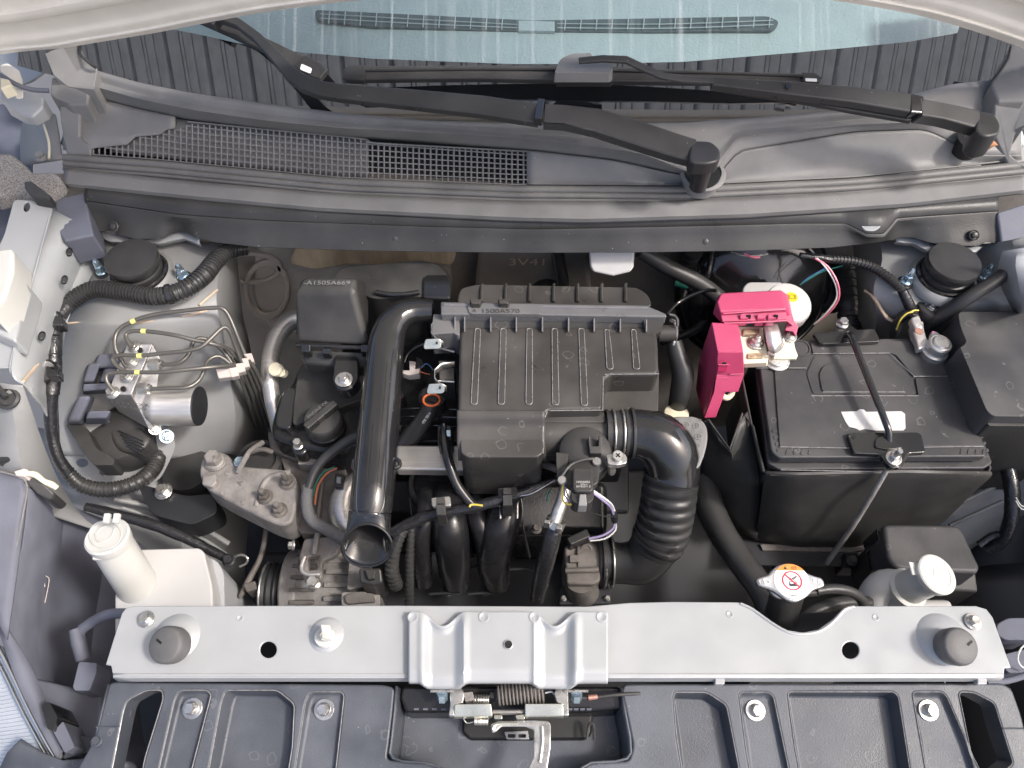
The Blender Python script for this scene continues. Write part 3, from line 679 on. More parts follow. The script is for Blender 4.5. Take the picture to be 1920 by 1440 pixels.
sheet('chassis_rail',[Z((1740,1000,-.20),(1800,940,-.18),(1860,890,-.16),(1940,850,-.14)),Z((1745,1030,-.22),(1810,985,-.20),(1880,940,-.18),(1950,900,-.16)),Z((1760,1070,-.26),(1830,1020,-.25),(1890,980,-.24),(1960,940,-.22))],M_dim,rw,sub=3,solid=.002)
for a in (((1785,950,-.165),(1880,905,-.15)),((1780,985,-.178),(1880,940,-.165))): tub('rail_ridge',list(a),4,M_dim,rw,n=8)
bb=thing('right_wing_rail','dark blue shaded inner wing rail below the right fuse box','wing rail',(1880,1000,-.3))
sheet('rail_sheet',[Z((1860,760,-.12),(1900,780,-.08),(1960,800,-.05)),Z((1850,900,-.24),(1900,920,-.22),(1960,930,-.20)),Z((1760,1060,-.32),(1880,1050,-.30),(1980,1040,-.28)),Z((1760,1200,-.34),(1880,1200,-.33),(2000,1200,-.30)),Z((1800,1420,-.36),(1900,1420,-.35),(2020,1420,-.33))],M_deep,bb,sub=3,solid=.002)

# ---- strut mounts ----
def strut(name,label,cx,cy,z,nuts,hub):
    t=thing(name,label,'strut mount',(cx,cy,z),'strut top mounts')
    p=W(cx,cy,z); k=mpp(p)
    mb=MB(); mb.lathe(p,(0,0,1),[(62*k,-.004),(62*k,.0),(58*k,.006),(53*k,.008),(50*k,.004)],40); part('mount_ring',mb,M_dim,t)
    mb=MB(); mb.lathe(p,(0,0,1),[(52*k,.0),(53*k,.006),(51*k,.010),(47*k,.011),(45*k,.008)],40); part('rubber_ring',mb,M_gloss,t)
    mb=MB(); mb.lathe(p,(0,0,1),[(44*k,.006),(46*k,.014),(45.5*k,.017),(42*k,.018),(43*k,.021),(48*k,.026),(48*k,.031),(46*k,.034),(20*k,.0348)],40); part('cap',mb,M_rubber,t)
    for nx,ny in nuts:
        q=W(nx,ny,z); m2=MB(); m2.lathe(q,(0,0,1),[(15*k,-.002),(15*k,.001),(13*k,.0018)],20)
        part('stud_pad',m2,M_rubber,t)
        m2=MB(); m2.lathe(q,(0,0,1),[(11*k,.002),(11*k,.004),(9*k,.005)],18); m2.lathe(q,(0,0,1),[(8.3*k,.004),(8.3*k,.013),(7*k,.014)],6); m2.lathe(q,(0,0,1),[(6*k,.0135),(6*k,.019),(5*k,.021),(3*k,.0235)],14)
        part('nut',m2,M_zinc,t,ang=25)
    return t
strut('strut_mount','left strut top mount with black rubber cap, beside the ribbed hose',266,518,.030,((193,512),(345,520)),0)
strut('strut_mount','right strut top mount with black rubber cap, above the fuse box',1766,525,.030,((1697,530),(1842,520)),0)
# vacuum / bump stop boss on right tower
ex=thing('tower_boss','round black rubber boss with brass bolt below the right strut mount','rubber boss',(1745,578,.01))
mb=MB(); p=W(1745,576,.018); mb.lathe(p,(0,0,1),[(.017,-.01),(.017,0),(.015,.003),(.008,.003),(.008,.001)],24); part('boss',mb,M_rubber,ex)
mb=MB(); hexbolt(mb,p+Vector((.002,0,.001)),.0045,(0,0,1)); part('bolt',mb,M_steel,ex,ang=25)
# ================= front crossmember, latch, splash tray =================
bar=thing('radiator_support','silver painted radiator support bar across the front, with round holes and a scooped cut-out','radiator support',(960,1200,-.02))
B0=HP(0)
outl=[(236,1140),(250,1136),(700,1135),(1100,1137),(1180,1130),(1260,1128),(1385,1129),(1405,1137),(1440,1163),(1470,1180),(1505,1186),(1535,1180),(1560,1162),(1582,1140),(1600,1136),(1830,1136),(1850,1142),(1862,1158),(1888,1230),(1896,1252),(1884,1253),(1882,1268),(212,1270),(208,1248),(198,1246),(212,1200),(228,1150)]
plate('bar_top',B0,[outl,circ(503,1218,15.5),circ(1595,1219,16)],.0022,M_paint,bar,bev=.001)
# front wall of the bar
xs=frange(212,1882,30)
sheet('bar_front',[[W(x,1262,.0)-Vector((0,0,.0005)) for x in xs],[W(x,1268,.0)+Vector((0,-.0006,-.0015)) for x in xs],[W(x,1270,0)+Vector((0,-.0004,-.012)) for x in xs],[W(x,1270,0)+Vector((0,.012,-.014)) for x in xs]],M_paint,bar,sub=2,cubic=False,solid=.001)
xs=frange(240,1850,30)
sheet('bar_back',[[W(x,1142,.0)-Vector((0,0,.003)) for x in frange(240,1380,30)],[W(x,1142,.0)+Vector((0,0,-.030)) for x in frange(240,1380,30)]],M_paint,bar,sub=2,cubic=False,solid=.001)
sheet('bar_floor',[[W(x,1150,-.05) for x in xs],[W(x,1262,-.05) for x in xs]],M_deep,bar,sub=1,solid=.001)
for L in ([(1388,1132,.0),(1410,1142,.0),(1445,1167,.0),(1475,1184,.0),(1505,1189,.0),(1538,1183,.0),(1563,1165,.0),(1584,1143,.0),(1602,1138,0)],):
    tub('flange_roll',L,3,M_paint,bar,n=8)
# pressed domes round the stops and clip
for cx,cy,rx,h in ((330,1195,46,.006),(1768,1198,50,.006),(612,1190,34,.003)):
    p=W(cx,cy,0); k=mpp(p); mb=MB(); mb.lathe(p,(0,0,1),[(rx*k,-.001),(rx*.95*k,.0006),(rx*.72*k,h*.55),(rx*.58*k,h*.9),(rx*.45*k,h),(rx*.2*k,h)],36); part('pressed_dome',mb,M_paint,bar,ang=60)
for cx,cy in ((450,1159),(1368,1152),(1642,1158)):
    p=W(cx,cy,0); mb=MB(); mb.lathe(p,(0,0,1),[(.0036,-.0005),(.0034,.0004),(.0026,.0005),(.0024,.0002)],16); part('spot_weld',mb,M_paint,bar,ang=60)
for i,(x,y) in enumerate(((274,1161),(1824,1166))):
    bolt(x,y,0.0012,9.5,M_steel,bar,washer=1.65)
# welded latch plate with two flutes
xs=frange(766,1140,4)
def flute(x):
    d=0
    for c in (830,1040):
        q=abs(x-c)
        d-= .010*max(0,min(1,(38-q)/16)) if q<38 else 0
    for c in (795,868,1008,1078):
        q=abs(x-c); 
        if q<12: d+=.0022*(1-(q/12)**2)
    return d
def topy(x):
    v=1147
    for c in (830,1040):
        q=abs(x-c)
        if q<42: v=1147+26*(.5+.5*math.cos(math.pi*q/42))
    return v
rows=[]
for t in (0,.04,.12,.3,.5,.7,.85,.93,1):
    r=[]
    for x in xs:
        by=1278+ (10*(1 if min(abs(x-830),abs(x-1040))<30 else max(0,(45-min(abs(x-830),abs(x-1040)))/15)))
        y=topy(x)*(1-t)+by*t; fl_=flute(x)
        z=.0035 + (-(fl_)*.5 if False else 0) + (fl_*.55 if fl_<0 else fl_)*(1 if t>.04 else .3) + .0045
        r.append(W(x,y,max(z-.0,.0012)-(.004*max(0,(t-.85)/.15))))
    rows.append(r)
rows.append([p+Vector((0,-.001,-.006)) for p in rows[-1]])
sheet('latch_plate',rows,M_paint,bar,sub=2,solid=.0014,ang=50)
mb=MB(); p=W(953,1209,.008); mb.lathe(p,(0,0,1),[(.0044,-.002),(.0044,.0013),(.0038,.0016),(.0036,.0012)],24); part('latch_hole_rim',mb,M_paint,bar)
mb=MB(); mb.lathe(p,(0,0,1),[(.0037,-.002),(.0036,.0014)],24); part('latch_hole',mb,M_ink,bar,label='dark hole in the latch plate')
for cx in (774,907,1002,1128):
    p=W(cx,1157,.0085); mb=MB(); mb.lathe(p,(0,0,1),[(.0052,-.0005),(.0050,.0003),(.0038,.0004),(.0034,.0001)],18); part('spot_weld',mb,M_paint,bar,ang=60)
for px in (1350,1842): trim('tray_tab',[(px-9,1268),(px+9,1268),(px+9,1283),(px-9,1283)],-.004,-.012,M_paint,bar,bev=.001)
# rubber stops
for nm,(x,y,dx),lab in (('bonnet_stop',(316,1222,-.30),'round grey rubber bonnet stop at the left end of the silver bar'),('bonnet_stop',(1782,1225,.12),'round grey rubber bonnet stop at the right end of the silver bar')):
    t=thing(nm,lab,'rubber stop',(x,y,0),'rubber bonnet stops'); p=W(x+ (18 if x<900 else -6),y-12,.002); k=mpp(p); a=Vector((dx*.6,-.22,.95))
    mb=MB(); mb.lathe(p,a,[(25*k,0),(31*k,.003),(33*k,.006),(34*k,.014),(33.5*k,.019),(31*k,.0215),(28*k,.0225),(10*k,.0228)],36); part('rubber_cap',mb,M_stop,t)
    c=p+a.normalized()*.0228; 
    mb=MB(); mb.box(c+Vector((-.005 if x<900 else .008,.003,0)),(.006,.002,.0012),Matrix.Rotation(-.6 if x<900 else .6,3,'Z')); part('slit_mark',mb,M_ink,t)
mb=MB(); mb.drop(list((a,b,.0015) for a,b in rnd([(352,1208),(362,1208),(364,1216),(352,1216)],3)),-.001); 
t=thing('retainer_clip','white plastic prop rod clip standing on the silver bar','plastic clip',(610,1195,0))
p=W(610,1196,.003); mb=MB(); mb.lathe(p,(.05,0,1),[(.0095,0),(.0098,.004),(.0092,.0055),(.006,.006)],24); part('base_disc',mb,M_white,t)
mb=MB(); mb.drop([(600,1170,.022),(618,1171,.022),(622,1182,.022),(616,1188,.022),(620,1198,.019),(602,1200,.019),(598,1190,.02),(603,1184,.022)],.006,grow=.9); part('clip_body',mb,M_white,t,bev=.001)
mb=MB(); mb.drop([(604,1189,.0235),(613,1189,.0235),(613,1196,.0235),(604,1196,.0235)],.018); part('clip_slot',mb,M_cream,t,bev=.0005)

# ---- latch ----
lt=thing('bonnet_latch','plated steel bonnet latch with coil springs and release lever at the front centre','bonnet latch',(960,1320,-.06))
LZ=-.012
for sx,x0 in ((1,845),(-1,1062)):
    mb=MB()
    if sx>0: L=[(842,1290),(864,1288),(872,1300),(868,1318),(852,1322),(852,1342),(841,1342),(844,1318)]
    else: L=[(1066,1288),(1044,1288),(1038,1300),(1044,1318),(1056,1322),(1056,1342),(1067,1342),(1066,1318)]
    mb.drop([(a,b,LZ) for a,b in L],LZ-.010); part('side_bracket',mb,M_steel,lt,bev=.0012)
for L in ([(852,1320),(921,1319),(924,1343),(850,1344)],[(984,1319),(1056,1319),(1058,1343),(984,1344)]):
    mb=MB(); mb.drop([(L[0][0],L[0][1],LZ+.004),(L[1][0],L[1][1],LZ+.004),(L[2][0],L[2][1],LZ-.001),(L[3][0],L[3][1],LZ-.001)],LZ-.012); part('face_plate',mb,M_yzinc,lt,bev=.0012)
def coil(a,b,r,turns,wire):
    a=V3(a);b=V3(b); d=b-a; ax=d.normalized(); u=ax.orthogonal().normalized(); v=ax.cross(u); P=[]
    n=turns*14
    for i in range(n+1):
        t=i/n; q=2*math.pi*turns*t; P.append(a+d*t+u*(r*math.cos(q))+v*(r*math.sin(q)))
    mb=MB(); mb.tube(P,wire,6,smooth=False); return mb
part('large_spring',coil((934,1303,LZ-.004),(1022,1299,LZ-.004),.0085,13,.0011),M_castd,lt)
part('thin_spring',coil((888,1312,LZ-.008),(918,1312,LZ-.008),.0045,10,.0005),M_steel,lt)
part('thin_spring',coil((890,1352,LZ-.014),(916,1353,LZ-.014),.0032,10,.0005),M_steel,lt)
tub('spring_hook',[(868,1346,LZ-.012),(874,1355,LZ-.014),(882,1355,LZ-.014),(890,1352,LZ-.014)],1,M_steel,lt,n=6)
tub('spring_hook',[(1022,1299,LZ-.004),(1034,1297,LZ-.004),(1040,1303,LZ-.004)],2,M_steel,lt,n=6)
mb=MB(); mb.drop([(868,1298,LZ),(886,1296,LZ),(890,1312,LZ),(872,1316,LZ)],LZ-.02); part('ratchet_post',mb,M_cast,lt,bev=.001)
mb=MB(); mb.drop([(918,1297,LZ-.002),(928,1297,LZ-.002),(928,1309,LZ-.002),(918,1309,LZ-.002)],LZ-.02); part('ratchet_post',mb,M_deep,lt,bev=.001)
mb=MB(); mb.drop([(922,1330,LZ-.003),(984,1330,LZ-.003),(984,1338,LZ-.003),(922,1338,LZ-.003)],LZ-.012); part('striker_slot',mb,M_cast,lt,bev=.002)
for L in ([(926,1340),(942,1340),(942,1348),(926,1348)],[(966,1341),(984,1339),(984,1348),(968,1348)]):
    mb=MB(); mb.drop([(a,b,LZ-.003) for a,b in rnd(L,3)],LZ-.012); part('pivot_tab',mb,M_yzinc,lt,bev=.001)
plate('release_lever',HP(LZ-.006),[rnd([(920,1358),(932,1352),(1000,1350),(1028,1352),(1033,1358),(1033,1400),(1026,1445),(1018,1470),(990,1500),(960,1500),(988,1445),(1000,1420),(1001,1368),(985,1362),(940,1362),(930,1372),(922,1374)],4)],.003,M_steel,lt,bev=.001)
tub('lever_rib',[(1016,1362,LZ-.005),(1017,1390,LZ-.005),(1012,1430,LZ-.005)],3.2,M_steel,lt,n=8)
tub('lever_edge',[(924,1368,LZ-.004),(932,1358,LZ-.004),(970,1357,LZ-.004)],3,M_yzinc,lt,n=8)
for x in (829,1081):
    p=W(x,1296,LZ+.002); mb=MB(); mb.box(p,(.022,.002,.001)); part('bolt_washer',mb,M_steel,lt)
    mb=MB(); mb.lathe(p-Vector((0,.002,.0)),(0,-.5,-.86),[(.0052,0),(.0052,.008),(.0044,.009)],6); part('bolt',mb,M_zinc,lt,ang=25)
plate('cable_bracket',HP(LZ-.045),[rnd([(945,1372),(990,1370),(992,1386),(950,1386)],2),rnd([(952,1376),(966,1376),(966,1383),(952,1383)],2),rnd([(972,1376),(986,1376),(986,1383),(972,1383)],2)],.002,M_dim,lt,bev=.0004)
tub('release_cable',[(1072,1309,LZ-.01),(1110,1308,LZ-.01),(1150,1303,LZ-.01),(1200,1300,LZ-.012)],3.5,M_rubber,lt,n=8)
tub('cable_ferrule',[(1103,1308,LZ-.009),(1120,1306,LZ-.009)],5,M_copper,lt,n=10,label='copper coloured cable ferrule')
# dark box behind the latch
lb=thing('latch_support','dark vertical latch support and grille duct behind the latch','latch support',(960,1330,-.15))
mb=MB(); mb.drop([(752,1286,-.030),(1165,1286,-.030),(1168,1330,-.036),(1100,1336,-.04),(760,1336,-.036),(750,1310,-.03)],-.12); part('duct_body',mb,M_manifold,lb,bev=.004)
mb=MB(); mb.drop([(868,1340,-.06),(1110,1340,-.06),(1108,1375,-.062),(1095,1385,-.062),(880,1384,-.062),(868,1372,-.06)],-.14); part('duct_opening',mb,M_ink,lb,bev=.002)
tub('duct_clip',[(1100,1385,-.05),(1104,1360,-.046),(1112,1358,-.046),(1114,1388,-.05)],3,M_black,lb,n=6)
for i in range(9):
    x=776+i*17 if i<5 else 1064+(i-5)*12
    mb=MB(); mb.drop([(x,1328,-.034),(x+9,1328,-.034),(x+9,1331,-.034),(x,1331,-.034)],-.04); part('duct_slot',mb,M_veiled,lb)

# ---- splash tray ----
tr=thing('splash_tray','dark grey moulded plastic cover in front of the silver bar with deep pockets and washers','grille cover',(960,1380,-.06))
TP=P3((300,1285,-.022),(1700,1285,-.022),(960,1440,-.035))
def pocket(pxloop,depth,inset,m=M_tray,nm='pocket',floor=True,dirx=0):
    t=[TP.hit(*p) for p in pxloop]; c=sum(t,Vector())/len(t)
    b=[]
    for q in t:
        d=(q-c); b.append(q-d.normalized()*inset-TP.n*depth)
    n=len(t); mb=MB(); fs=[(i,(i+1)%n,n+(i+1)%n,n+i) for i in range(n)]
    if floor: fs.append(tuple(range(n,2*n)))
    mb.add(t+b,fs); return part(nm,mb,m,tr,bev=.003,seg=3,ang=50)
pk=[ (rnd([(275,1294),(304,1294),(306,1310),(272,1420),(262,1470),(205,1470),(232,1330),(240,1312)],9),.022,.002,False),
     (rnd([(338,1294),(388,1294),(396,1302),(360,1440),(350,1480),(290,1480),(328,1312)],9),.006,.004,True),
     (rnd([(424,1294),(520,1294),(552,1320),(548,1400),(535,1480),(385,1480),(414,1320)],9),.016,.006,True),
     (rnd([(582,1297),(640,1297),(645,1305),(630,1440),(622,1480),(548,1480),(572,1320)],9),.006,.004,True),
     (rnd([(1262,1298),(1325,1298),(1362,1322),(1385,1440),(1392,1480),(1285,1480),(1268,1380)],9),.016,.006,True),
     (rnd([(1385,1298),(1440,1298),(1450,1306),(1478,1440),(1486,1480),(1412,1480),(1398,1400)],9),.006,.004,True),
     (rnd([(1476,1297),(1675,1297),(1684,1306),(1705,1440),(1712,1480),(1505,1480),(1490,1400)],9),.016,.006,True),
     (rnd([(1710,1297),(1765,1297),(1775,1306),(1815,1400),(1838,1480),(1742,1480),(1728,1400)],9),.006,.004,True),
     (rnd([(1797,1297),(1825,1298),(1864,1318),(1880,1370),(1900,1432),(1850,1470),(1820,1410)],9),.022,.002,False)]
# left and right banks with pocket openings; the centre bay is a lower floor
left=rnd([(205,1282),(215,1279),(720,1284),(740,1290),(735,1340),(728,1400),(724,1425),(760,1430),(800,1432),(830,1445),(835,1520),(100,1520),(178,1384),(190,1340)],10)
right=rnd([(1170,1284),(1185,1283),(1880,1281),(1898,1292),(1915,1340),(1960,1520),(1080,1520),(1085,1450),(1105,1432),(1180,1428),(1188,1400),(1176,1340),(1166,1296)],10)
plate('left_bank',TP,[left]+[p[0] for p in pk[:4]],.004,M_tray,tr,bev=.0018)
plate('right_bank',TP,[right]+[p[0] for p in pk[4:]],.004,M_tray,tr,bev=.0018)
for L,d,i,fl_ in pk: pocket(L,d,i,floor=fl_); outline(TP.off(-.0006),L,.0005,M_edge,tr,'pocket_rim_glint')
def skirt(pts,dz_,nm='bank_wall',out=(0,0)):
    t=[TP.hit(*p) for p in pts]; sheet(nm,[[p-TP.n*.001 for p in t],[p+Vector((out[0],out[1],-dz_*.3))  for p in t],[p+Vector((out[0]*1.6,out[1]*1.6,-dz_)) for p in t]],M_tray,tr,sub=2,cubic=False,solid=.002)
skirt([(740,1286),(737,1330),(731,1385),(727,1412),(735,1424),(755,1430),(795,1432),(820,1440),(832,1455),(835,1520)],.045,out=(.003,0))
skirt([(1168,1290),(1176,1340),(1184,1380),(1186,1412),(1178,1424),(1155,1430),(1110,1432),(1092,1442),(1086,1460),(1080,1520)],.045,out=(-.003,0))
plate('centre_floor',TP.off(-.040),[[(715,1330),(1200,1330),(1200,1560),(715,1560)],rnd([(868,1342),(1112,1342),(1108,1378),(1096,1388),(880,1388),(868,1374)],6)],.003,M_tray,tr)
skirt([(200,1283),(186,1340),(176,1384),(150,1440),(100,1520)],.03)
skirt([(1896,1290),(1912,1335),(1935,1420),(1960,1520)],.03)
tub('step_line',[TP.off(.0005).hit(*p) for p in ((180,1363),(218,1363),(224,1360))],1.6,M_tray,tr,n=6)
tub('step_line',[TP.off(.0005).hit(*p) for p in ((1880,1366),(1905,1366),(1930,1366))],1.6,M_tray,tr,n=6)
TF=TP.off(-.006)
for x,y in ((361,1328),(608,1330),(1416,1332),(1740,1332)):
    p=TF.hit(x,y); k=mpp(p)
    mb=MB(); mb.lathe(p,TF.n,[(19*k,0),(19*k,.0012),(18*k,.0016),(10*k,.0016)],28); part('washer',mb,M_steel,tr)
    mb=MB(); mb.lathe(p,TF.n,[(13*k,.001),(12.5*k,.0025),(10*k,.004),(9.6*k,.009),(8.5*k,.0098)],6 if False else 20); mb.lathe(p,TF.n,[(10.6*k,.003),(10.6*k,.0088),(9.5*k,.0102)],6); part('bolt',mb,M_steel,tr,ang=25)
mb=MB(); p=TP.hit(182,1390); mb.lathe(p-Vector((0,0,.002)),(0,0,1),[(.0055,0),(.0055,.003),(.0038,.0036),(.0036,.006)],20); part('clip',mb,M_tray,tr)
# ================= wipers =================
def blade_body(name,pts,wpx,m,parent,zt=.006):
    """long moulded strip: pts (px,py,z), half widths in px"""
    P=[V3(p) for p in pts]; ws_=[w_*mpp(p) for w_,p in zip(wpx if isinstance(wpx,list) else [wpx]*len(P),P)]
    mb=MB(); vs=[];fs=[]
    for i,p in enumerate(P):
        d=(P[min(i+1,len(P)-1)]-P[max(i-1,0)]).normalized(); s_=d.cross(Vector((0,-.35,.94))).normalized(); u=s_.cross(d).normalized()
        w_=ws_[i]
        for a,b in ((-1,-zt),(-1,-.0012),(-.86,0),(.86,0),(1,-.0012),(1,-zt)): vs.append(p+s_*(w_*a)+u*b)
    n=6
    for i in range(len(P)-1):
        for k in range(n): j=(k+1)%n; fs.append((i*n+k,i*n+j,(i+1)*n+j,(i+1)*n+k))
    fs+= [tuple(range(n-1,-1,-1)),tuple((len(P)-1)*n+k for k in range(n))]
    mb.add(vs,fs); return part(name,mb,m,parent,ang=28,bev=min(.0016,zt*.25),seg=2,lim=35)
wa=thing('windscreen_wiper','long black wiper from the centre pivot cap up to the left of the windscreen','wiper',(1325,300,.15),'windscreen wipers')
blade_body('arm',[(1012,212,.215),(900,195,.216),(760,181,.215),(640,170,.214),(600,164,.214),(570,153,.214),(545,136,.215),(515,102,.218),(480,66,.222),(445,40,.226),(400,24,.23)],[21,20,18,16,15.5,15,13.5,11,9,8,8],M_face,wa,.010)
blade_body('arm_head',[(1020,212,.213),(1060,214,.213),(1120,224,.207),(1200,249,.196),(1260,269,.190),(1300,281,.188)],[21,21,25,26,25,24],M_face,wa,.014)
mb=MB(); p=W(1012,210,.2145); mb.box(p,(.008,.033,.010),Matrix.Rotation(-.12,3,'Z')); part('hinge_joint',mb,M_gloss,wa,bev=.001)
p=W(1322,287,.189); k=mpp(p)
mb=MB(); mb.drop([(a,b,.190) for a,b in rnd([(1296,262),(1335,264),(1352,280),(1350,300),(1330,306),(1290,304)],14)],.172); part('pivot_cap',mb,M_rubber,wa,bev=.003,seg=3)
mb=MB(); mb.lathe(W(1322,300,.165),(0,0,1),[(.010,-.04),(.011,0)],20); part('pivot_shaft',mb,M_rubber,wa)
mb=MB(); mb.lathe(W(1318,325,.127),(0,-.1,1),[(.026,-.004),(.027,.0),(.024,.003),(.021,.0035),(.021,-.02)],28); part('pivot_well',mb,M_cowl,cw)
mb=MB(); mb.lathe(W(1318,325,.1315),(0,-.1,1),[(.0205,-.004),(.0205,0)],28); part('pivot_opening',mb,M_ink,cw)
bl=wa
blade_body('blade',[(355,22,.215),(430,52,.205),(500,84,.20),(560,114,.195),(585,127,.193)],[9,12,13,14,15],M_black,bl,.008)
blade_body('end_cap',[(562,114,.198),(590,129,.196),(606,139,.194)],[17,17,12],M_rubber,bl,.008)
BP=Plane(W(573,128,.199),(0,-.35,.94))
plate('print',BP,[rnd([(565,119),(585,128),(582,138),(562,130)],3)],.0008,M_paper,bl)
blade_body('blade_hook',[(360,20,.224),(385,28,.224),(404,40,.222)],[9,11,9],M_rubber,bl,.012)
wa=thing('windscreen_wiper','black wiper pivoting at the far right corner, its blade lying across the middle','wiper',(1850,250,.15),'windscreen wipers')
blade_body('thin_rod',[(1085,112,.245),(1130,108,.247),(1175,110,.246),(1200,122,.24),(1240,140,.234),(1280,147,.232),(1345,150,.229)],[6,7,7.5,7.5,7,7,6.5],M_face,wa,.004)
blade_body('arm',[(1336,151,.229),(1400,157,.228),(1500,166,.226),(1600,176,.223),(1708,192,.219)],[8.5,11,15,17,20],M_face,wa,.011)
blade_body('arm_side',[(1345,162,.216),(1500,182,.213),(1600,197,.209),(1710,212,.205)],[5,9,13,17],M_black,wa,.006)
blade_body('hinge_joint',[(1708,192,.218),(1722,194,.217),(1732,196,.216)],[22,20,19],M_gloss,wa,.012)
blade_body('arm_head',[(1728,199,.216),(1740,202,.213),(1770,207,.208),(1800,214,.203),(1838,224,.197)],[20,18,18,19,20],M_face,wa,.016)
mb=MB(); mb.drop([(a,b,.197) for a,b in rnd([(1834,206),(1865,212),(1878,232),(1875,250),(1850,256),(1828,246)],12)],.165); part('pivot_cap',mb,M_rubber,wa,bev=.003,seg=3)
tub('rivet',[(1479,161,.2275),(1479,161,.230)],5,M_gloss,wa,n=14,smooth=False)
mb=MB(); mb.lathe(W(1822,262,.140),(0,-.1,1),[(.016,0),(.017,.002),(.014,.002),(.014,-.02)],24); part('pivot_well',mb,M_ink,cw)
bl=wa
blade_body('blade',[(665,136,.205),(760,135,.206),(900,134,.207),(1050,136,.206),(1150,138,.205),(1250,141,.203),(1400,145,.200),(1520,146,.196)],[15,14.5,14.5,16,16,14,11,8],M_black,bl,.008)
tub('blade_spline',[(665,132,.207),(900,129,.209),(1100,130,.209),(1300,135,.205),(1510,142,.199)],3,M_rubber,bl,n=8)
blade_body('end_cap',[(643,138,.205),(655,135,.208),(684,135,.208)],[11,16,16.5],M_rubber,bl,.009)
blade_body('end_cap',[(1505,142,.2),(1528,143,.2),(1541,150,.198)],[9,9,5],M_rubber,bl,.009)
plate('print',Plane(W(1521,149,.203),(0,-.35,.94)),[rnd([(1510,146),(1532,147),(1532,153),(1510,152)],2)],.0008,M_paper,bl)
mb=MB(); mb.drop([(a,b,.232) for a,b in rnd([(1042,130),(1050,110),(1072,100),(1108,99),(1112,108),(1146,112),(1150,136),(1040,136)],12,6)],.220,grow=1.03); part('bridge',mb,M_cowl,bl,bev=.006,seg=4,lim=25)
blade_body('bridge_base',[(1040,144,.214),(1090,140,.220),(1150,143,.216)],[8,12,9],M_rubber,bl,.012)
# dry leaf
lf=thing('dry_leaf','small curled brown leaf caught by the right wiper pivot','leaf',(1855,272,.13))
sheet('blade',[Z((1836,278,.128),(1850,282,.128)),Z((1845,270,.136),(1860,276,.130)),Z((1862,262,.138),(1871,272,.132))],M_leaf,lf,sub=3,solid=.0004)

# ================= air box =================
ab=thing('air_filter_box','large brown black ribbed air filter housing in the middle of the engine','air filter box',(1040,720,-.06))
AZ=.045
mb=MB(); mb.drop([(a,b,AZ) for a,b in rnd([(862,612),(1228,610),(1234,640),(1236,702),(1146,703),(1134,712),(1131,768),(1028,770),(1016,782),(858,782)],10,4)],-.05,grow=1.0); part('lid_body',mb,M_box,ab,bev=.006,seg=4,lim=40)
# rounded front nose
NL=[(857,770,AZ-.0005),(1026,768,AZ-.0005)]
rows=[]
for t,(dy,dz_) in enumerate(((0,0),(12,-.002),(30,-.010),(60,-.016),(80,-.024),(90,-.036),(90,-.060))):
    rows.append([W(x,770,AZ)+Vector((0,0,0)) if False else W(x+ (2 if t>3 else 0),770+dy,AZ+dz_) for x in (857,862,870,900,950,1000,1016,1022)])
sheet('lid_nose',rows,M_box,ab,sub=3,ang=60,solid=.002)
mb=MB(); mb.drop([(a,b,AZ-.013) for a,b in rnd([(858,772),(1020,772),(1018,850),(1008,857),(878,857),(864,850)],10)],-.06); part('nose_core',mb,M_box,ab,bev=.008,seg=4)
# lower right step
mb=MB(); mb.drop([(a,b,AZ-.034) for a,b in rnd([(1128,690),(1236,690),(1234,775),(1128,775)],5)],-.06); part('step_body',mb,M_box,ab,bev=.004,seg=3)
mb=MB(); mb.drop([(a,b,AZ-.014) for a,b in rnd([(1018,772),(1134,772),(1136,792),(1018,792)],4)],-.06); part('step_ledge',mb,M_box,ab,bev=.003,seg=3)
# outlet pipe to the right
tub('outlet_pipe',[(1010,818,.008),(1060,816,.008),(1145,814,.008)],[38,37,36],M_box,ab,n=32,step=.02)
# ribs on the lid
LP=HP(AZ+.0012)
for (x0,x1,y1) in ((896,889,758),(944,940,758),(993,992,758),(1040,1042,759),(1090,1096,760)):
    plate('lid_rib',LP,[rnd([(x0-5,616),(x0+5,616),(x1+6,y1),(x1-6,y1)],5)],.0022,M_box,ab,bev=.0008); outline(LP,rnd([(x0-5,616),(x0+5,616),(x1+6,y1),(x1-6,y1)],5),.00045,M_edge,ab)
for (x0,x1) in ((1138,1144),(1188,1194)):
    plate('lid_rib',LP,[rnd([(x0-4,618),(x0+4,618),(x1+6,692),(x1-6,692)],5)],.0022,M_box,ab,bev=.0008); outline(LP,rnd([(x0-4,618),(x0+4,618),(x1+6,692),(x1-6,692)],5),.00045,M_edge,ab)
# glossy rail across the joint
RZ=.062
mb=MB(); mb.drop([(826,565,RZ),(1000,568,RZ),(1120,571,RZ),(1210,571,RZ),(1250,588,RZ),(1250,594,RZ),(1000,590,RZ),(826,589,RZ)],RZ-.014); part('joint_rail',mb,M_rail,ab,bev=.002)
tub('rail_roll',[(832,572,RZ-.001),(1000,575,RZ-.001),(1215,578,RZ-.001)],5,M_rail,ab,n=12,step=.05)
mb=MB(); mb.drop([(a,b,RZ+.002) for a,b in rnd([(874,568),(1020,570),(1016,589),(880,588)],6)],RZ-.004); part('code_pad',mb,M_rail,ab,bev=.001)
text('embossed_code','1500A570',HP(RZ+.0022),938,584,8,M_black,ab,.0006,sx=1.25)
text('embossed_mark','A',HP(RZ+.0022),889,583,7,M_black,ab,.0006)
for x in (892,945):
    mb=MB(); mb.drop([(x-12,560,RZ+.010),(x+12,560,RZ+.010),(x+8,569,RZ+.010),(x-8,569,RZ+.010)],RZ-.002); part('snap_hook',mb,M_box,ab,bev=.001)
tub('rail_lip',[(835,592,RZ-.006),(1000,594,RZ-.006),(1246,597,RZ-.006)],1.3,M_edge,ab,n=6,step=.05)
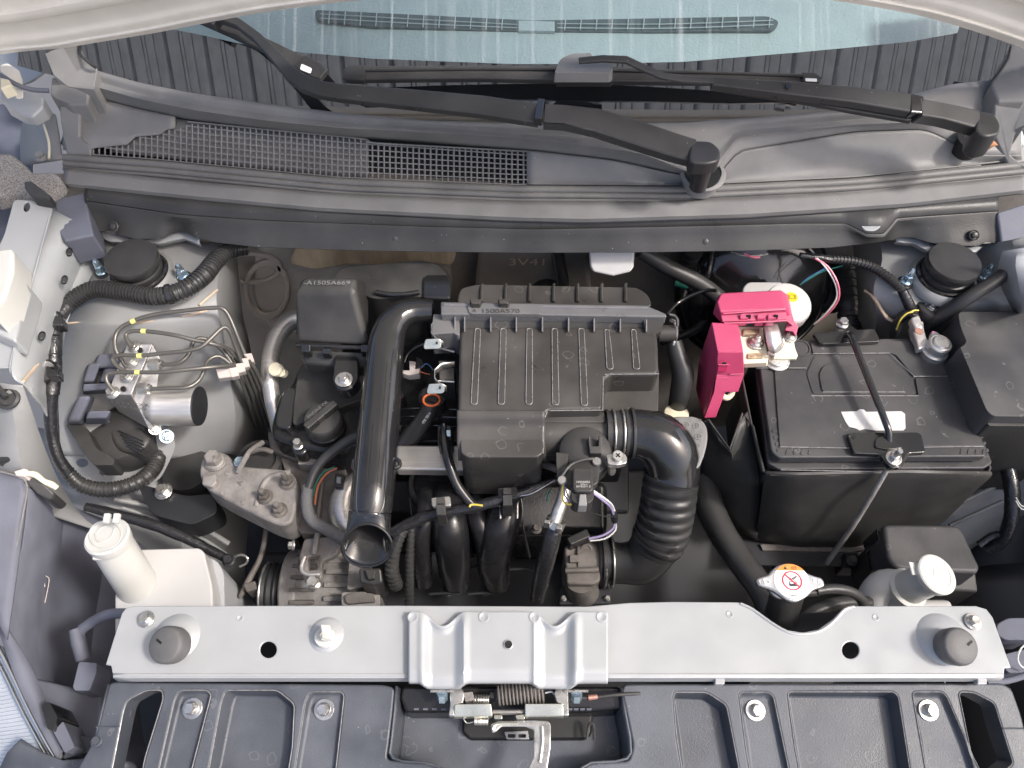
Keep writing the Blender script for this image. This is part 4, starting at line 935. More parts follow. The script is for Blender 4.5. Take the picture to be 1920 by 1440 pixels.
for x in (853,871,920,968,1017,1066,1114,1163,1212):
    mb=MB(); mb.block([(x-1.3,594,RZ-.004),(x+1.3,594,RZ-.004),(x+1.3,622,AZ+.004),(x-1.3,622,AZ+.004)],[(x-1.3,594,AZ-.01),(x+1.3,594,AZ-.01),(x+1.3,624,AZ-.01),(x-1.3,624,AZ-.01)]); part('gusset_rib',mb,M_rail,ab,bev=.0003)
mb=MB(); mb.block([(846,594,RZ-.010),(1232,597,RZ-.010),(1240,622,AZ-.004),(858,622,AZ-.004)],[(846,594,0),(1232,597,0),(1240,622,0),(858,622,0)]); part('lid_shoulder',mb,M_box,ab)
mb=MB(); mb.drop([(1205,594,RZ-.004),(1247,596,RZ-.004),(1240,622,RZ-.02),(1212,636,AZ-.004)],.02); part('corner_gusset',mb,M_box,ab,bev=.001)
# rear half of the housing
mb=MB(); mb.drop([(a,b,.035) for a,b in rnd([(862,540),(895,532),(1195,538),(1216,552),(1224,575),(856,570)],10)],-.08,grow=1.02); part('rear_body',mb,M_box,ab,bev=.006,seg=3)
for i in range(7):
    x=903+i*45; tub('rear_rib',[(x,566,.037),(x,545,.037),(x,536,.034),(x+1,533,.026)],3,M_box,ab,n=6,step=.02)
# left brackets and strap clips
mb=MB(); mb.drop([(a,b,.050) for a,b in rnd([(812,588),(862,590),(862,628),(856,628),(850,624),(808,626)],3)],.01); part('left_lug',mb,M_rail,ab,bev=.002)
def strap(y,z,x0=804):
    mb=MB(); C=[(x0+42,y-22,z),(x0+18,y-20,z),(x0+4,y-8,z),(x0+4,y+8,z),(x0+14,y+18,z),(x0+22,y+22,z),(x0+26,y+24,z)]
    P=[W(*c) for c in C]; u=Vector((0,0,.012)); n=len(P)
    mb.add(P+[p-u for p in P],[(i,i+1,n+i+1,n+i) for i in range(n-1)]); part('strap_spring',mb,M_steel,ab,solid=.0008,ang=60)
    plate('strap_tab',P3((x0-10,y+20,z+.002),(x0+24,y+19,z+.002),(x0+10,y+38,z-.006)),[rnd([(x0-6,y+20),(x0+20,y+19),(x0+24,y+23),(x0+23,y+36),(x0+18,y+38),(x0-8,y+39),(x0-10,y+34)],3)],.0014,M_yzinc,ab)
    mb=MB(); mb.lathe(W(x0+15,y+28,z),(0,-.3,1),[(.0013,0),(.0013,.0022)],10); part('strap_hole',mb,M_ink,ab)
strap(616,.050); strap(700,.038,810)
tub('left_bracket',[(812,652,.02),(828,654,.02),(852,660,.02)],2.5,M_steel,ab,n=6)
tub('left_bracket',[(822,714,.02),(852,716,.02)],2,M_steel,ab,n=6)
mb=MB(); mb.drop([(822,676,.022),(852,676,.022),(852,712,.022),(824,712,.022)],-.02); part('left_tab',mb,M_black,ab,bev=.001)
# right stub and clip
tub('right_stub',[(1234,625,.03),(1250,625,.03),(1266,625,.03)],[16,16,16],M_steel if False else M_box,ab,n=16)
tub('right_clamp',[(1258,600,.045),(1266,606,.04),(1268,625,.03),(1264,642,.025),(1262,650,.02)],4,M_steel,ab,n=8)
tub('wire_clip',[(1254,590,.052),(1264,592,.05),(1270,600,.048),(1270,612,.044)],3,M_black,ab,n=8)

# ---- breather hose at right of the box ----
bh=thing('breather_hose','fat black breather hose dropping down the right side of the air filter box','hose',(1268,700,-.05))
tub('hose',[(1264,640,.02),(1270,665,.01),(1280,700,-.005),(1276,735,-.025),(1270,765,-.05)],[14,17,21,20,18],M_rubber,bh,n=20)
tub('hose_end',[(1270,755,-.045),(1268,778,-.055)],[16,15],M_rubber,bh,n=16)
mb=MB(); mb.lathe(W(1268,778,-.045),(0,.1,1),[(.0135,0),(.0145,.003),(.0125,.004)],20); part('clip_ring',mb,M_cream,bh)

# ---- elbow and corrugated intake hose ----
ih=thing('intake_hose','thick black corrugated intake hose bending from the air box down to the throttle body','hose',(1250,950,-.12))
tub('cuff',[(1138,812,.010),(1150,812,.010),(1185,812,.010)],[42,42,42],M_rubber,ih,n=32,step=.01)
tub('elbow',[(1184,812,.010),(1200,813,.010),(1232,822,.008),(1256,848,-.002),(1262,880,-.018),(1260,895,-.025)],[45,46,50,52,50,50],M_gloss,ih,n=36)
for i,t in enumerate(((1135,812,.010),(1170,812,.010),(1182,812,.010))):
    tub('cuff_bead',[t,(t[0]+5,t[1],t[2])],[45 if i<2 else 48]*2,M_rubber,ih,n=32,smooth=False)
tub('corrugated_part',[(1259,885,-.022),(1254,930,-.045),(1249,965,-.065),(1240,1000,-.088),(1226,1025,-.104)],[51,52,52,52,50],M_rubber,ih,n=36,pitch=.0125,amp=.055,ang=60)
tub('lower_cuff',[(1232,1018,-.100),(1205,1050,-.122),(1165,1056,-.130),(1132,1052,-.132)],[46,44,38,40],M_rubber,ih,n=32)
tub('lower_bead',[(1128,1052,-.132),(1136,1052,-.132)],[47,47],M_rubber,ih,n=32,smooth=False)
tub('lower_bead',[(1144,1053,-.132),(1150,1053,-.132)],[44,44],M_rubber,ih,n=32,smooth=False)
def ring(px0,py,z,rpx,wire,m,parent,name,squash=1):
    p=W(px0,py,z); r=rpx*mpp(p); P=[p+Vector((0,math.cos(a)*r,math.sin(a)*r)) for a in [2*math.pi*i/40 for i in range(41)]]
    mb=MB(); mb.tube(P,wire,8,smooth=False,caps=False); return part(name,mb,m,parent)
for x in (1149,1166): ring(x,812,.010,44.5,.0013,M_steel,ih,'clamp_wire')
mb=MB(); mb.drop([(a,b,.042) for a,b in rnd([(1137,852),(1148,850),(1172,850),(1176,858),(1175,868),(1160,872),(1140,870)],3)],.034); part('clamp_plate',mb,M_steel,ih,bev=.001)
mb=MB(); p=W(1158,855,.044); mb.lathe(p,(0,-.2,1),[(.0058,0),(.0058,.002),(.005,.003)],20); csw=part('clamp_screw',mb,M_steel,ih)
for r_ in (.785,-.785):
    mb=MB(); mb.box(p+Vector((0,-.0006,.0031)),(.006,.0012,.0006),Matrix.Rotation(r_,3,'Z')); part('screw_slot',mb,M_ink,csw)
tub('clamp_nut',[(1146,868,.036),(1147,878,.026),(1147,886,.018)],[8,8,7],M_steel,ih,n=14)
# resonator flap behind the elbow with moulded marks
fl2=thing('moulded_flange','grey brown flat plastic flange with embossed crossed circles behind the elbow','plastic flange',(1295,810,-.02))
FP2=HP(.004)
plate('flange',FP2,[rnd([(1225,795),(1262,780),(1305,780),(1325,795),(1328,820),(1322,850),(1312,875),(1300,880),(1262,860)],12)],.006,M_cowl,fl2,bev=.002)
for x,y,cr in ((1265,795,1),(1286,796,1),(1305,798,1),(1293,817,0),(1309,818,1),(1306,836,0)):
    plate('date_mark',FP2.off(.0008),[circ(x,y,7,5.5),circ(x,y,5.7,4.2)],.0008,M_steel if False else M_cowl,fl2,bev=.0001)
    for a in ((0,),(1,)) if cr else ((0,),):
        p=FP2.hit(x,y); mb=MB(); mb.box(p+Vector((0,0,.0006)),(.0075,.0006,.0006) if a[0]==0 else (.0006,.0075,.0006)); part('date_bar',mb,M_cowl,fl2)
    text('date_digits','12',FP2.off(.0008),x+6,y-9,6,M_cowl,fl2,.0003)

# ---- air flow sensor ----
ms=thing('air_flow_sensor','black air flow sensor with two screws, printed codes and a wired plug','sensor',(1090,890,-.01))
mb=MB(); mb.lathe(W(1096,850,.018),(0,-.25,1),[(.030,-.03),(.030,0),(.027,.008),(.018,.014),(.006,.016)],28); part('sensor_dome',mb,M_black,ms)
mb=MB(); mb.drop([(a,b,.038) for a,b in rnd([(1058,905),(1050,900),(1052,890),(1085,862),(1120,856),(1126,862),(1122,905),(1112,912),(1070,912)],6)],.026); part('sensor_flange',mb,M_black,ms,bev=.0015)
tub('flange_rib',[(1052,895,.040),(1070,872,.041),(1095,862,.042),(1118,860,.041)],3.5,M_black,ms,n=8)
mb=MB(); mb.block([(1042,848,.032),(1066,850,.032),(1060,900,.030),(1044,896,.030)],[(1042,848,-.01),(1066,850,-.01),(1060,900,-.01),(1044,896,-.01)]); part('side_fin',mb,M_black,ms,bev=.001)
mb=MB(); mb.drop([(1102,818,.045),(1107,816,.045),(1108,836,.042),(1122,836,.042),(1123,816,.045),(1130,818,.045),(1128,850,.040),(1106,850,.040)],.01); part('hose_lug',mb,M_black,ms,bev=.001)
mb=MB(); mb.drop([(a,b,.050) for a,b in rnd([(1074,876),(1112,876),(1113,918),(1108,922),(1079,922),(1074,916)],5)],.024); sbd=part('sensor_body',mb,M_black,ms,bev=.0025,seg=3)
SPn=HP(.0502)
text('print_line','1525A052',SPn,1093,904,3.6,M_label,sbd,.0003,sx=1.15); text('print_line','E5T6 4',SPn,1095,908.5,2.6,M_label,sbd,.0003,sx=1.1); text('print_line','E5T62271 Z',SPn,1094,912.5,3.2,M_label,sbd,.0003,sx=1.1)
mb=MB(); mb.drop([(a,b,.044) for a,b in rnd([(1070,918),(1114,916),(1113,936),(1104,944),(1080,944),(1072,938)],4)],.022); part('plug',mb,M_rubber,ms,bev=.002)
mb=MB(); mb.drop([(1087,926,.049),(1099,926,.049),(1101,948,.046),(1084,948,.046)],.03); part('plug_latch',mb,M_cowl,ms,bev=.001)
for x,y in ((1119,866),(1054,901)):
    p=W(x,y,.040); mb=MB(); mb.lathe(p,(-.15,-.1,1),[(.0050,0),(.0050,.001),(.004,.0028),(.002,.003)],18); part('screw',mb,M_steel,ms)

# ================= intake snorkel =================
sn=thing('intake_snorkel','glossy black intake duct running down to an open bell mouth behind the silver bar','intake duct',(700,850,-.08))
SP=[(812,583,.045),(780,583,.045),(752,592,.045),(733,615,.042),(724,650,.036),(719,700,.028),(714,760,.018),(708,820,.010),(703,880,.002),(698,930,-.004),(695,958,-.010)]
tub('duct',SP,[20,23,27,31,34,36,38,39,40,40,40],M_gloss,sn,n=36)
# square-ish front flat and bead lines on the duct
tub('duct_bead',[(738,655,.068),(733,700,.062),(727,780,.050),(724,850,.044),(721,920,.036),(718,950,.032),(706,968,.030),(692,970,.030),(678,966,.030),(668,955,.033),(669,900,.040),(674,840,.047),(680,770,.055)],1.6,M_gloss,sn,n=6)
# an oval bell cut at a slant, open towards the front and up
RP=P3((690,984,-.002),(640,1022,-.020),(738,1022,-.020)); c0=W(694,960,-.012); k=mpp(c0); n=40
ring_=[RP.hit(688+ (47-3*math.sin(t))*math.cos(t),1022-40*math.sin(t)) for t in [2*math.pi*i/n for i in range(n)]]
ax=(V3(SP[-1])-V3(SP[-2])).normalized(); x=Vector((1,0,0)); x=(x-ax*x.dot(ax)).normalized(); y=x.cross(ax)
if y.z<0: y=-y
s0=[c0+x*(40*k*math.cos(t))+y*(40*k*math.sin(t)) for t in [2*math.pi*i/n for i in range(n)]]
vs=[];fs=[]; T=(0,.25,.5,.75,.92,1)
for t in T:
    for i in range(n): q=s0[i].lerp(ring_[i],t); c=c0.lerp(W(688,1022,-.02),t); vs.append(c+(q-c)*(1+.05*math.sin(math.pi*t)*(-1)))
for j_ in range(len(T)-1):
    for i in range(n): q=(i+1)%n; fs.append((j_*n+i,j_*n+q,(j_+1)*n+q,(j_+1)*n+i))
mb=MB(); mb.add(vs,fs); part('bell_mouth',mb,M_gloss,sn,ang=60,solid=.002)
mb=MB(); mb.tube(ring_+[ring_[0]],.0016,8,smooth=False,caps=False); part('mouth_rim',mb,M_gloss,sn)
for L in ([(672,860,.01),(664,864,.01),(662,876,.01),(668,884,.01)],[(738,858,.01),(748,864,.01),(749,874,.01),(740,878,.01)]): tub('side_lug',L,4,M_gloss,sn,n=8)

# ================= resonators =================
rs=thing('resonator_box','black tapered resonator box with embossed code bolted above the oil cap','resonator',(615,590,.0))
mb=MB(); mb.block([(572,520,.075),(672,521,.075),(662,546,.072),(548,545,.072)],[(570,524,.01),(692,530,.01),(694,652,.020),(555,645,.020)]); part('box_body',mb,M_black,rs,bev=.007,seg=4,lim=20)
text('embossed_code','-A1505A669',HP(.0762),613,531,7.5,M_cowl,rs,.0006,sx=1.25)
tub('seam_flange',[(556,647,.022),(620,650,.022),(690,652,.022)],4,M_gloss,rs,n=8,step=.05)
mb=MB(); mb.drop([(560,655,.014),(690,660,.014),(686,690,.0),(572,682,.0)],-.02); part('box_base',mb,M_black,rs,bev=.003)
for x in (564,676):
    mb=MB(); mb.drop([(x,645,.027),(x+18,646,.027),(x+18,660,.022),(x,659,.022)],.01); part('snap_clip',mb,M_gloss,rs,bev=.0015)
mb=MB(); mb.drop([(604,653,.025),(620,653,.025),(620,664,.02),(604,663,.02)],.01); part('snap_clip',mb,M_gloss,rs,bev=.001)
mb=MB(); mb.drop([(a,b,.010) for a,b in rnd([(626,662),(672,664),(673,712),(660,728),(645,732),(630,726),(624,712)],12)],-.01); part('bolt_lug',mb,M_gloss,rs,bev=.003,seg=3)
bolt(645,712,.011,9,M_steel,rs,washer=1.85)
rb=thing('rear_resonator','matt black moulded air chamber behind the tapered box against the bulkhead','air chamber',(740,530,-.05))
mb=MB(); mb.drop([(a,b,.03) for a,b in rnd([(640,504),(650,500),(790,487),(820,494),(845,520),(846,560),(790,556),(700,560),(672,548),(622,520)],12)],-.12); part('chamber',mb,M_manifold if False else M_black,rb,bev=.008,seg=4)
mb=MB(); mb.drop([(a,b,.034) for a,b in rnd([(793,520),(800,514),(840,514),(845,520),(845,560),(792,558)],6)],-.10); part('chamber_step',mb,M_gloss,rb,bev=.005,seg=4)
tub('chamber_edge',[(705,548,.034),(730,552,.035),(760,552,.036),(786,548,.036)],5,M_gloss,rb,n=10)

for L_ in ([(1134,702,AZ+.0005),(1236,701,AZ+.0005)],[(1131,706,AZ),(1130,768,AZ)],[(1130,769,AZ),(1030,770,AZ)],[(1026,772,AZ-.002),(1019,790,AZ-.006),(1018,850,AZ-.02)]): tub('edge_glint',L_,.8,M_edge,ab,n=5,smooth=False)
# ================= engine =================
en=thing('engine_block','dark engine block and cylinder head, mostly hidden under ducts and hoses','engine',(850,900,-.35))
mb=MB(); mb.drop([(640,600,-.06),(1180,600,-.06),(1180,830,-.07),(640,830,-.07)],-.42); part('cylinder_head',mb,M_manifold,en,bev=.004)
mb=MB(); mb.drop([(520,830,-.14),(1180,830,-.15),(1180,960,-.20),(520,960,-.20)],-.5); part('block',mb,M_deep,en,bev=.004)
mb=MB(); mb.drop([(1100,880,-.18),(1420,860,-.18),(1460,1150,-.26),(1080,1150,-.26)],-.5); part('gearbox',mb,M_deep,en,bev=.01)
mb=MB(); mb.drop([(480,1030,-.28),(1450,1030,-.28),(1450,1160,-.30),(480,1160,-.30)],-.5); part('sump',mb,M_deep,en,bev=.01)
for y in (768,783,800): tub('head_rib',[(742,y,-.05),(790,y-3,-.05),(856,y,-.05)],2,M_gloss,en,n=6,step=.03)
for x,y,r in ((752,740,8),(744,800,8),(740,695,6)):
    mb=MB(); mb.lathe(W(x,y,-.045),(0,0,1),[(r*.0006,-.02),(r*.0006,0),(r*.0004,.002)],14); part('head_boss',mb,M_deep,en)
# valve cover
vc=thing('valve_cover','glossy black valve cover with screw-on oil cap at left of the intake duct','valve cover',(590,780,-.10))
VZ=-.055
mb=MB(); mb.drop([(a,b,VZ) for a,b in rnd([(562,680),(600,668),(690,680),(700,740),(690,830),(625,850),(560,838),(512,822),(506,800),(524,735),(545,722)],14)],-.12,grow=1.02); part('cover_body',mb,M_manifold,vc,bev=.007,seg=4)
mb=MB(); mb.drop([(a,b,VZ+.010) for a,b in rnd([(530,736),(540,724),(556,728),(545,805),(516,800),(520,770)],10)],-.10); part('side_ridge',mb,M_gloss,vc,bev=.006,seg=3)
mb=MB(); mb.drop([(a,b,VZ+.009) for a,b in rnd([(560,690),(578,680),(700,684),(700,740),(650,760),(548,800),(552,740)],12)],-.10); part('cover_step',mb,M_black,vc,bev=.006,seg=3)
mb=MB(); mb.drop([(a,b,VZ-.004) for a,b in rnd([(546,800),(560,792),(574,800),(580,838),(570,852),(552,852),(544,838)],9)],-.12); part('bolt_boss',mb,M_gloss,vc,bev=.004,seg=3)
bolt(560,836,VZ-.003,8,M_steel,vc,washer=0,h=.010)
mb=MB(); mb.drop([(500,806,-.085),(700,845,-.085),(700,862,-.09),(560,866,-.09),(505,842,-.09)],-.16); part('cover_gasket_rail',mb,M_castd,vc,bev=.004)
mb=MB(); mb.drop([(560,858,-.08),(600,860,-.08),(598,872,-.08),(558,870,-.08)],-.1); part('rail_pad',mb,M_cast,vc,bev=.001)
oc=thing('oil_filler_cap','round black oil filler cap with a ribbed cross handle','oil cap',(604,782,-.04))
p=W(604,784,-.028); k=mpp(p)
mb=MB(); mb.lathe(p,(0,0,1),[(36*k,-.03),(36*k,-.006),(35*k,-.002),(33*k,0),(10*k,.0005)],40); part('cap_disc',mb,M_black,oc)
mb=MB(); mb.lathe(p,(0,0,1),[(38*k,-.05),(38*k,-.018),(34*k,-.016)],36); part('filler_neck',mb,M_manifold,oc)
mb=MB(); rt=Matrix.Rotation(R(48),3,'Z'); mb.box(p+Vector((0,0,.004)),(.046,.0095,.012),rt); hdl=part('handle',mb,M_black,oc,bev=.002)
for i in list(range(-7,-2))+list(range(1,8)):
    mb=MB(); mb.box(p+rt@Vector((i*.0026,-.0052,.006)),(.0010,.0016,.009),rt); part('grip_rib',mb,M_black,hdl)
CPn=HP(p.z+.0004); text('cap_text','ENGINE OIL',CPn,597,768,7,M_cowl,oc,.0003,rot=R(48),sx=.8); text('cap_text','0W-20',CPn,604,775,6,M_cowl,oc,.0003,rot=R(48),sx=.8)
lbz=plate('sticker',P3((595,688,VZ+.012),(626,690,VZ+.012),(610,706,VZ+.006)),[[(598,690),(625,691),(624,706),(610,704),(595,707)]],.0008,M_label,vc,label='torn silver sticker')
# timing cover and head side below
tcv=thing('timing_cover','dirty aluminium timing cover side under the valve cover','timing cover',(600,900,-.2))
mb=MB(); mb.drop([(a,b,-.10) for a,b in rnd([(520,840),(640,862),(650,880),(640,960),(600,1000),(560,1000),(540,900)],12)],-.35); part('cover_casting',mb,M_castd,tcv,bev=.006,seg=3)
tub('cover_rib',[(585,880,-.09),(604,900,-.09),(600,940,-.095),(594,980,-.10)],4,M_castd,tcv,n=8)
mb=MB(); mb.drop([(628,886,-.07),(645,888,-.07),(642,915,-.072),(626,912,-.072)],-.10); part('cam_sensor_plug',mb,M_rubber,tcv,bev=.002)
mb=MB(); mb.drop([(631,893,-.068),(639,894,-.068),(638,906,-.069),(630,905,-.069)],-.08); part('plug_face',mb,M_dim,tcv,bev=.001)
tub('wire',[(632,878,-.066),(612,888,-.07),(596,912,-.078),(590,946,-.085)],2.0,M_wor,tcv,n=6); tub('wire',[(628,876,-.068),(606,886,-.072),(592,908,-.08),(587,930,-.086)],1.8,M_wgreen,tcv,n=6)
# engine mount
em=thing('engine_mount_bracket','cast aluminium engine mount bracket with hex bolts at left of the engine','engine mount',(450,900,-.14))
MZ=-.075
EL=rnd([(372,888),(378,858),(398,846),(428,850),(440,872),(540,880),(556,896),(560,930),(548,978),(530,986),(505,978),(420,935),(385,914)],14)
mb=MB(); mb.drop([(a,b,MZ) for a,b in EL],MZ-.045,grow=1.02); part('bracket_casting',mb,M_cast,em,bev=.004,seg=3)
bolt(404,866,MZ+.001,15,M_cast,em,washer=1.35,h=.013); text('bolt_mark','9.8',HP(MZ+.0185),405,858,7,M_castd,em,.0004)
mb=MB(); mb.drop([(a,b,MZ+.008) for a,b in rnd([(380,892),(404,888),(406,904),(396,913),(378,908)],4)],MZ); part('cast_pad',mb,M_cast,em,bev=.0015)
bolt(449,866,MZ+.002,7,M_zinc,em,washer=1.5)
tub('ground_strap',[(446,885,MZ+.006),(452,872,MZ+.012),(462,856,MZ+.02),(470,844,MZ+.016),(492,830,MZ+.0)],[5,6,5,4,5],M_cast,em,n=8)
for x,y,st in ((540,905,2.2),(497,932,1.5),(524,957,1.5)): 
    bolt(x,y,MZ+.001,11,M_castd,em,washer=1.4,stud=st)
for x,y,r in ((427,888,5),(419,925,6),(458,942,6)):
    mb=MB(); mb.lathe(W(x,y,MZ),(0,0,1),[(r*.00062,0),(r*.0006,.0012),(r*.0004,.0013),(r*.00035,.0006)],14); part('core_mark',mb,M_cast,em)
text('cast_mark','A',HP(MZ+.0006),450,906,10,M_castd,em,.0004,rot=1.3)
tub('cast_web',[(480,950,MZ-.002),(500,900,MZ-.001),(545,885,MZ-.002)],6,M_cast,em,n=10)
eb2=thing('mount_bushing','dark round rubber mount body behind the mount bracket','rubber mount',(480,860,-.16))
mb=MB(); mb.lathe(W(485,862,-.10),(0,0,1),[(.032,-.08),(.032,-.01),(.028,0),(.022,.002),(.020,-.004)],28); part('bushing',mb,M_rubber,eb2)
tub('strap',[(465,850,-.09),(490,842,-.085),(512,848,-.09)],5,M_castd,eb2,n=8)
mb=MB(); mb.drop([(a,b,-.14) for a,b in rnd([(255,905),(350,930),(400,925),(410,960),(360,985),(285,965)],14)],-.18); part('mount_arm',mb,M_deep,eb2,bev=.006)
bolt(307,922,-.138,11,M_steel,eb2,washer=1.5); bolt(372,950,-.16,10,M_dim,eb2,washer=1.3)
mb=MB(); mb.lathe(W(350,880,-.16),(0,0,1),[(.03,-.05),(.035,-.01),(.03,0)],24); part('bushing_shadow_cup',mb,M_rubber,eb2)
# pale coolant pipe
wp=thing('coolant_pipe','pale metal coolant pipe curving down left of the valve cover','pipe',(510,700,-.12))
tub('pipe',[(580,596,-.055),(555,598,-.055),(530,615,-.055),(512,650,-.058),(505,700,-.065),(510,745,-.08),(520,790,-.095),(528,830,-.11)],[18,18,18,17,16,15,14,14],M_lite,wp,n=24)
wc=thing('vent_cap','round cream plastic cap on the pale pipe','plastic cap',(515,692,-.05))
mb=MB(); mb.lathe(W(515,692,-.038),(-.2,-.35,.9),[(.0085,-.008),(.0088,0),(.0075,.0014)],24); part('cap',mb,M_cream,wc)
mb=MB(); mb.lathe(W(527,698,-.044),(-.2,-.35,.9),[(.0055,-.008),(.0055,0),(.004,.001)],20); part('cap_tail',mb,M_cream,wc)
# coil wiring left of air box
ci=thing('ignition_plug','grey white connector with thin wires left of the air filter box','connector',(775,690,-.05))
mb=MB(); mb.drop([(767,676,-.03),(780,678,-.03),(778,692,-.03),(788,690,-.03),(786,700,-.032),(766,704,-.035),(755,700,-.035),(756,694,-.033),(768,694,-.03)],-.045); part('plug_body',mb,M_blocks,ci,bev=.0008)
mb=MB(); mb.drop([(780,668,-.03),(792,674,-.03),(796,688,-.032),(782,690,-.03)],-.05); part('plug_shell',mb,M_rubber,ci,bev=.001)
tub('wire',[(790,690,-.03),(798,682,-.028),(806,686,-.028),(812,694,-.03)],1.2,M_wblue,ci,n=6); tub('wire',[(786,696,-.032),(796,700,-.032),(806,702,-.032)],1.2,M_wor,ci,n=6)
tub('hose_loop',[(758,680,-.04),(766,662,-.035),(786,648,-.03),(812,640,-.028)],4,M_gloss,ci,n=10)
# dipstick / breather with orange ring
dh=thing('oil_hose','black hose printed ITK with an orange ring, slanting down left of the air box','hose',(790,770,-.06))
tub('hose',[(808,752,-.012),(804,768,-.020),(792,790,-.032),(770,820,-.05),(752,838,-.06),(738,862,-.075)],[15,16,17,19,16,12],M_rubber,dh,n=20)
mb=MB(); p=W(809,750,-.008); mb.tube([p+Vector((.0095*math.cos(a),.008*math.sin(a),0)) for a in [2*math.pi*i/24 for i in range(25)]],.0014,8,smooth=False,caps=False); part('orange_ring',mb,M_orseal,dh)
mb=MB(); mb.lathe(W(810,744,-.016),(0,.1,1),[(.016,-.02),(.016,0),(.012,.003)],20); part('socket',mb,M_rubber,dh)
text('print','ITK 2014',Plane(W(800,783,-.010),(0,-.3,.95)),800,784,5,M_label,dh,.0003,rot=R(58),sx=.9)
# heat shield rail
hs=thing('fuel_rail_cover','bright brushed aluminium bar under the front edge of the air filter box','metal bar',(870,858,-.08))
mb=MB(); mb.drop([(745,834,-.045),(990,833,-.045),(1003,842,-.045),(1000,884,-.046),(742,880,-.046)],-.062); part('bar',mb,M_lite,hs,bev=.003,seg=3)
mb=MB(); mb.lathe(W(998,882,-.048),(0,-.5,.85),[(.008,0),(.008,.004),(.006,.005)],18); part('end_eye',mb,M_cast,hs)
tub('side_pipe',[(990,866,-.055),(1010,868,-.05),(1035,876,-.045),(1060,888,-.05)],[10,9,7,6],M_cast,hs,n=12)
tub('shield_pipe',[(668,895,-.09),(650,915,-.09),(640,945,-.095),(645,975,-.10),(665,1000,-.105)],[12,20,24,24,20],M_lite,hs,n=16,label='grey curved metal pipe end')
# manifold runners
im=thing('intake_manifold','shiny black intake manifold with curved runners below the aluminium bar','intake manifold',(880,990,-.2))
for i,(x0,x1,x2) in enumerate(((800,790,790),(838,845,850),(890,905,915),(945,935,925))):
    tub('runner',[(x0+ (0),925,-.10),(x0+2,960,-.095),(x1,1000,-.105),(x2,1045,-.14),(x2+4,1090,-.19)],[30,34,35,32,28] if i in (1,3) else [20,20,20,20,18],M_manifold,im,n=24)
for x,y in ((815,905),(935,905)):
    mb=MB(); mb.lathe(W(x,y,-.095),(0,-.2,1),[(.034,-.03),(.034,-.006),(.031,0),(.026,.001),(.024,-.004)],32); part('port_flange',mb,M_manifold,im)
for x in (770,868,975): tub('web_rib',[(x,935,-.11),(x+6,990,-.12),(x+18,1045,-.15)],3,M_manifold,im,n=6)
for L in ([(830,1072),(868,1068),(880,1072)],[(868,1070),(900,1060),(930,1070)],[(805,1114),(835,1112),(862,1114)],[(878,1114),(905,1112),(935,1114)],[(950,1068),(985,1066),(1000,1068)]):
    tub('cross_rib',[(a,b,-.185) for a,b in L],2.6,M_deep,im,n=6)
for x in (838,908): tub('stay',[(x,1075,-.17),(x,1095,-.19),(x+2,1112,-.2)],[10,7,14],M_deep,im,n=10)
bolt(893,939,-.085,9,M_deep,im,washer=1.3); bolt(1006,992,-.13,7,M_castd,im,washer=1.4)
mb=MB(); mb.drop([(955,900,-.12),(1140,900,-.14),(1140,1000,-.16),(960,1000,-.15)],-.25); part('plenum_block',mb,M_manifold,im,bev=.01,seg=3)
# throttle body
tb=thing('throttle_body','cast throttle body with a square black cover at the end of the intake hose','throttle body',(1090,1070,-.2))
mb=MB(); mb.drop([(a,b,-.118) for a,b in rnd([(1058,1022),(1120,1018),(1128,1030),(1126,1088),(1112,1096),(1062,1094)],6)],-.19); part('body',mb,M_castd,tb,bev=.005,seg=3)
mb=MB(); mb.lathe(W(1128,1054,-.137),(1,0,0),[(.024,-.03),(.024,-.006),(.028,-.004),(.028,.004),(.024,.006)],28); part('bore_flange',mb,M_castd,tb)
for x in (1132,1146): ring(x,1053,-.134,48,.0010,M_steel,tb,'clamp_wire')
mb=MB(); mb.lathe(W(1100,1032,-.117),(0,0,1),[(.007,0),(.007,.003),(.0045,.0035),(.004,.002)],18); part('screw_boss',mb,M_castd,tb)
mb=MB(); mb.drop([(1068,1040,-.113),(1088,1040,-.113),(1088,1054,-.113),(1068,1054,-.113)],-.12); part('cast_pad',mb,M_castd,tb,bev=.001)
tub('shaft_boss',[(1060,1070,-.112),(1090,1069,-.112),(1122,1068,-.112)],[5,5,6],M_castd,tb,n=12)
tub('neck',[(1090,1085,-.13),(1092,1110,-.16)],[30,32],M_castd,tb,n=20)
mb=MB(); mb.drop([(a,b,-.155) for a,b in rnd([(1052,1098),(1140,1098),(1146,1104),(1146,1132),(1048,1134),(1048,1104)],4)],-.19); part('motor_cover',mb,M_deep,tb,bev=.002)
for x,y in ((1077,1101),(1057,1122),(1139,1122)): bolt(x,y,-.153,4.5,M_steel,tb,washer=1.3)
mb=MB(); mb.drop([(1062,1008,-.10),(1100,990,-.10),(1108,1006,-.10),(1070,1022,-.10)],-.13); part('plug',mb,M_rubber,tb,bev=.002)
tub('plug_wire',[(1104,1010,-.10),(1130,1004,-.095),(1150,990,-.09),(1152,975,-.085)],2.4,M_wpurple,tb,n=6); tub('plug_wire',[(1106,1014,-.10),(1134,1010,-.095),(1154,994,-.09),(1154,975,-.086)],1.6,M_wwhite,tb,n=6)
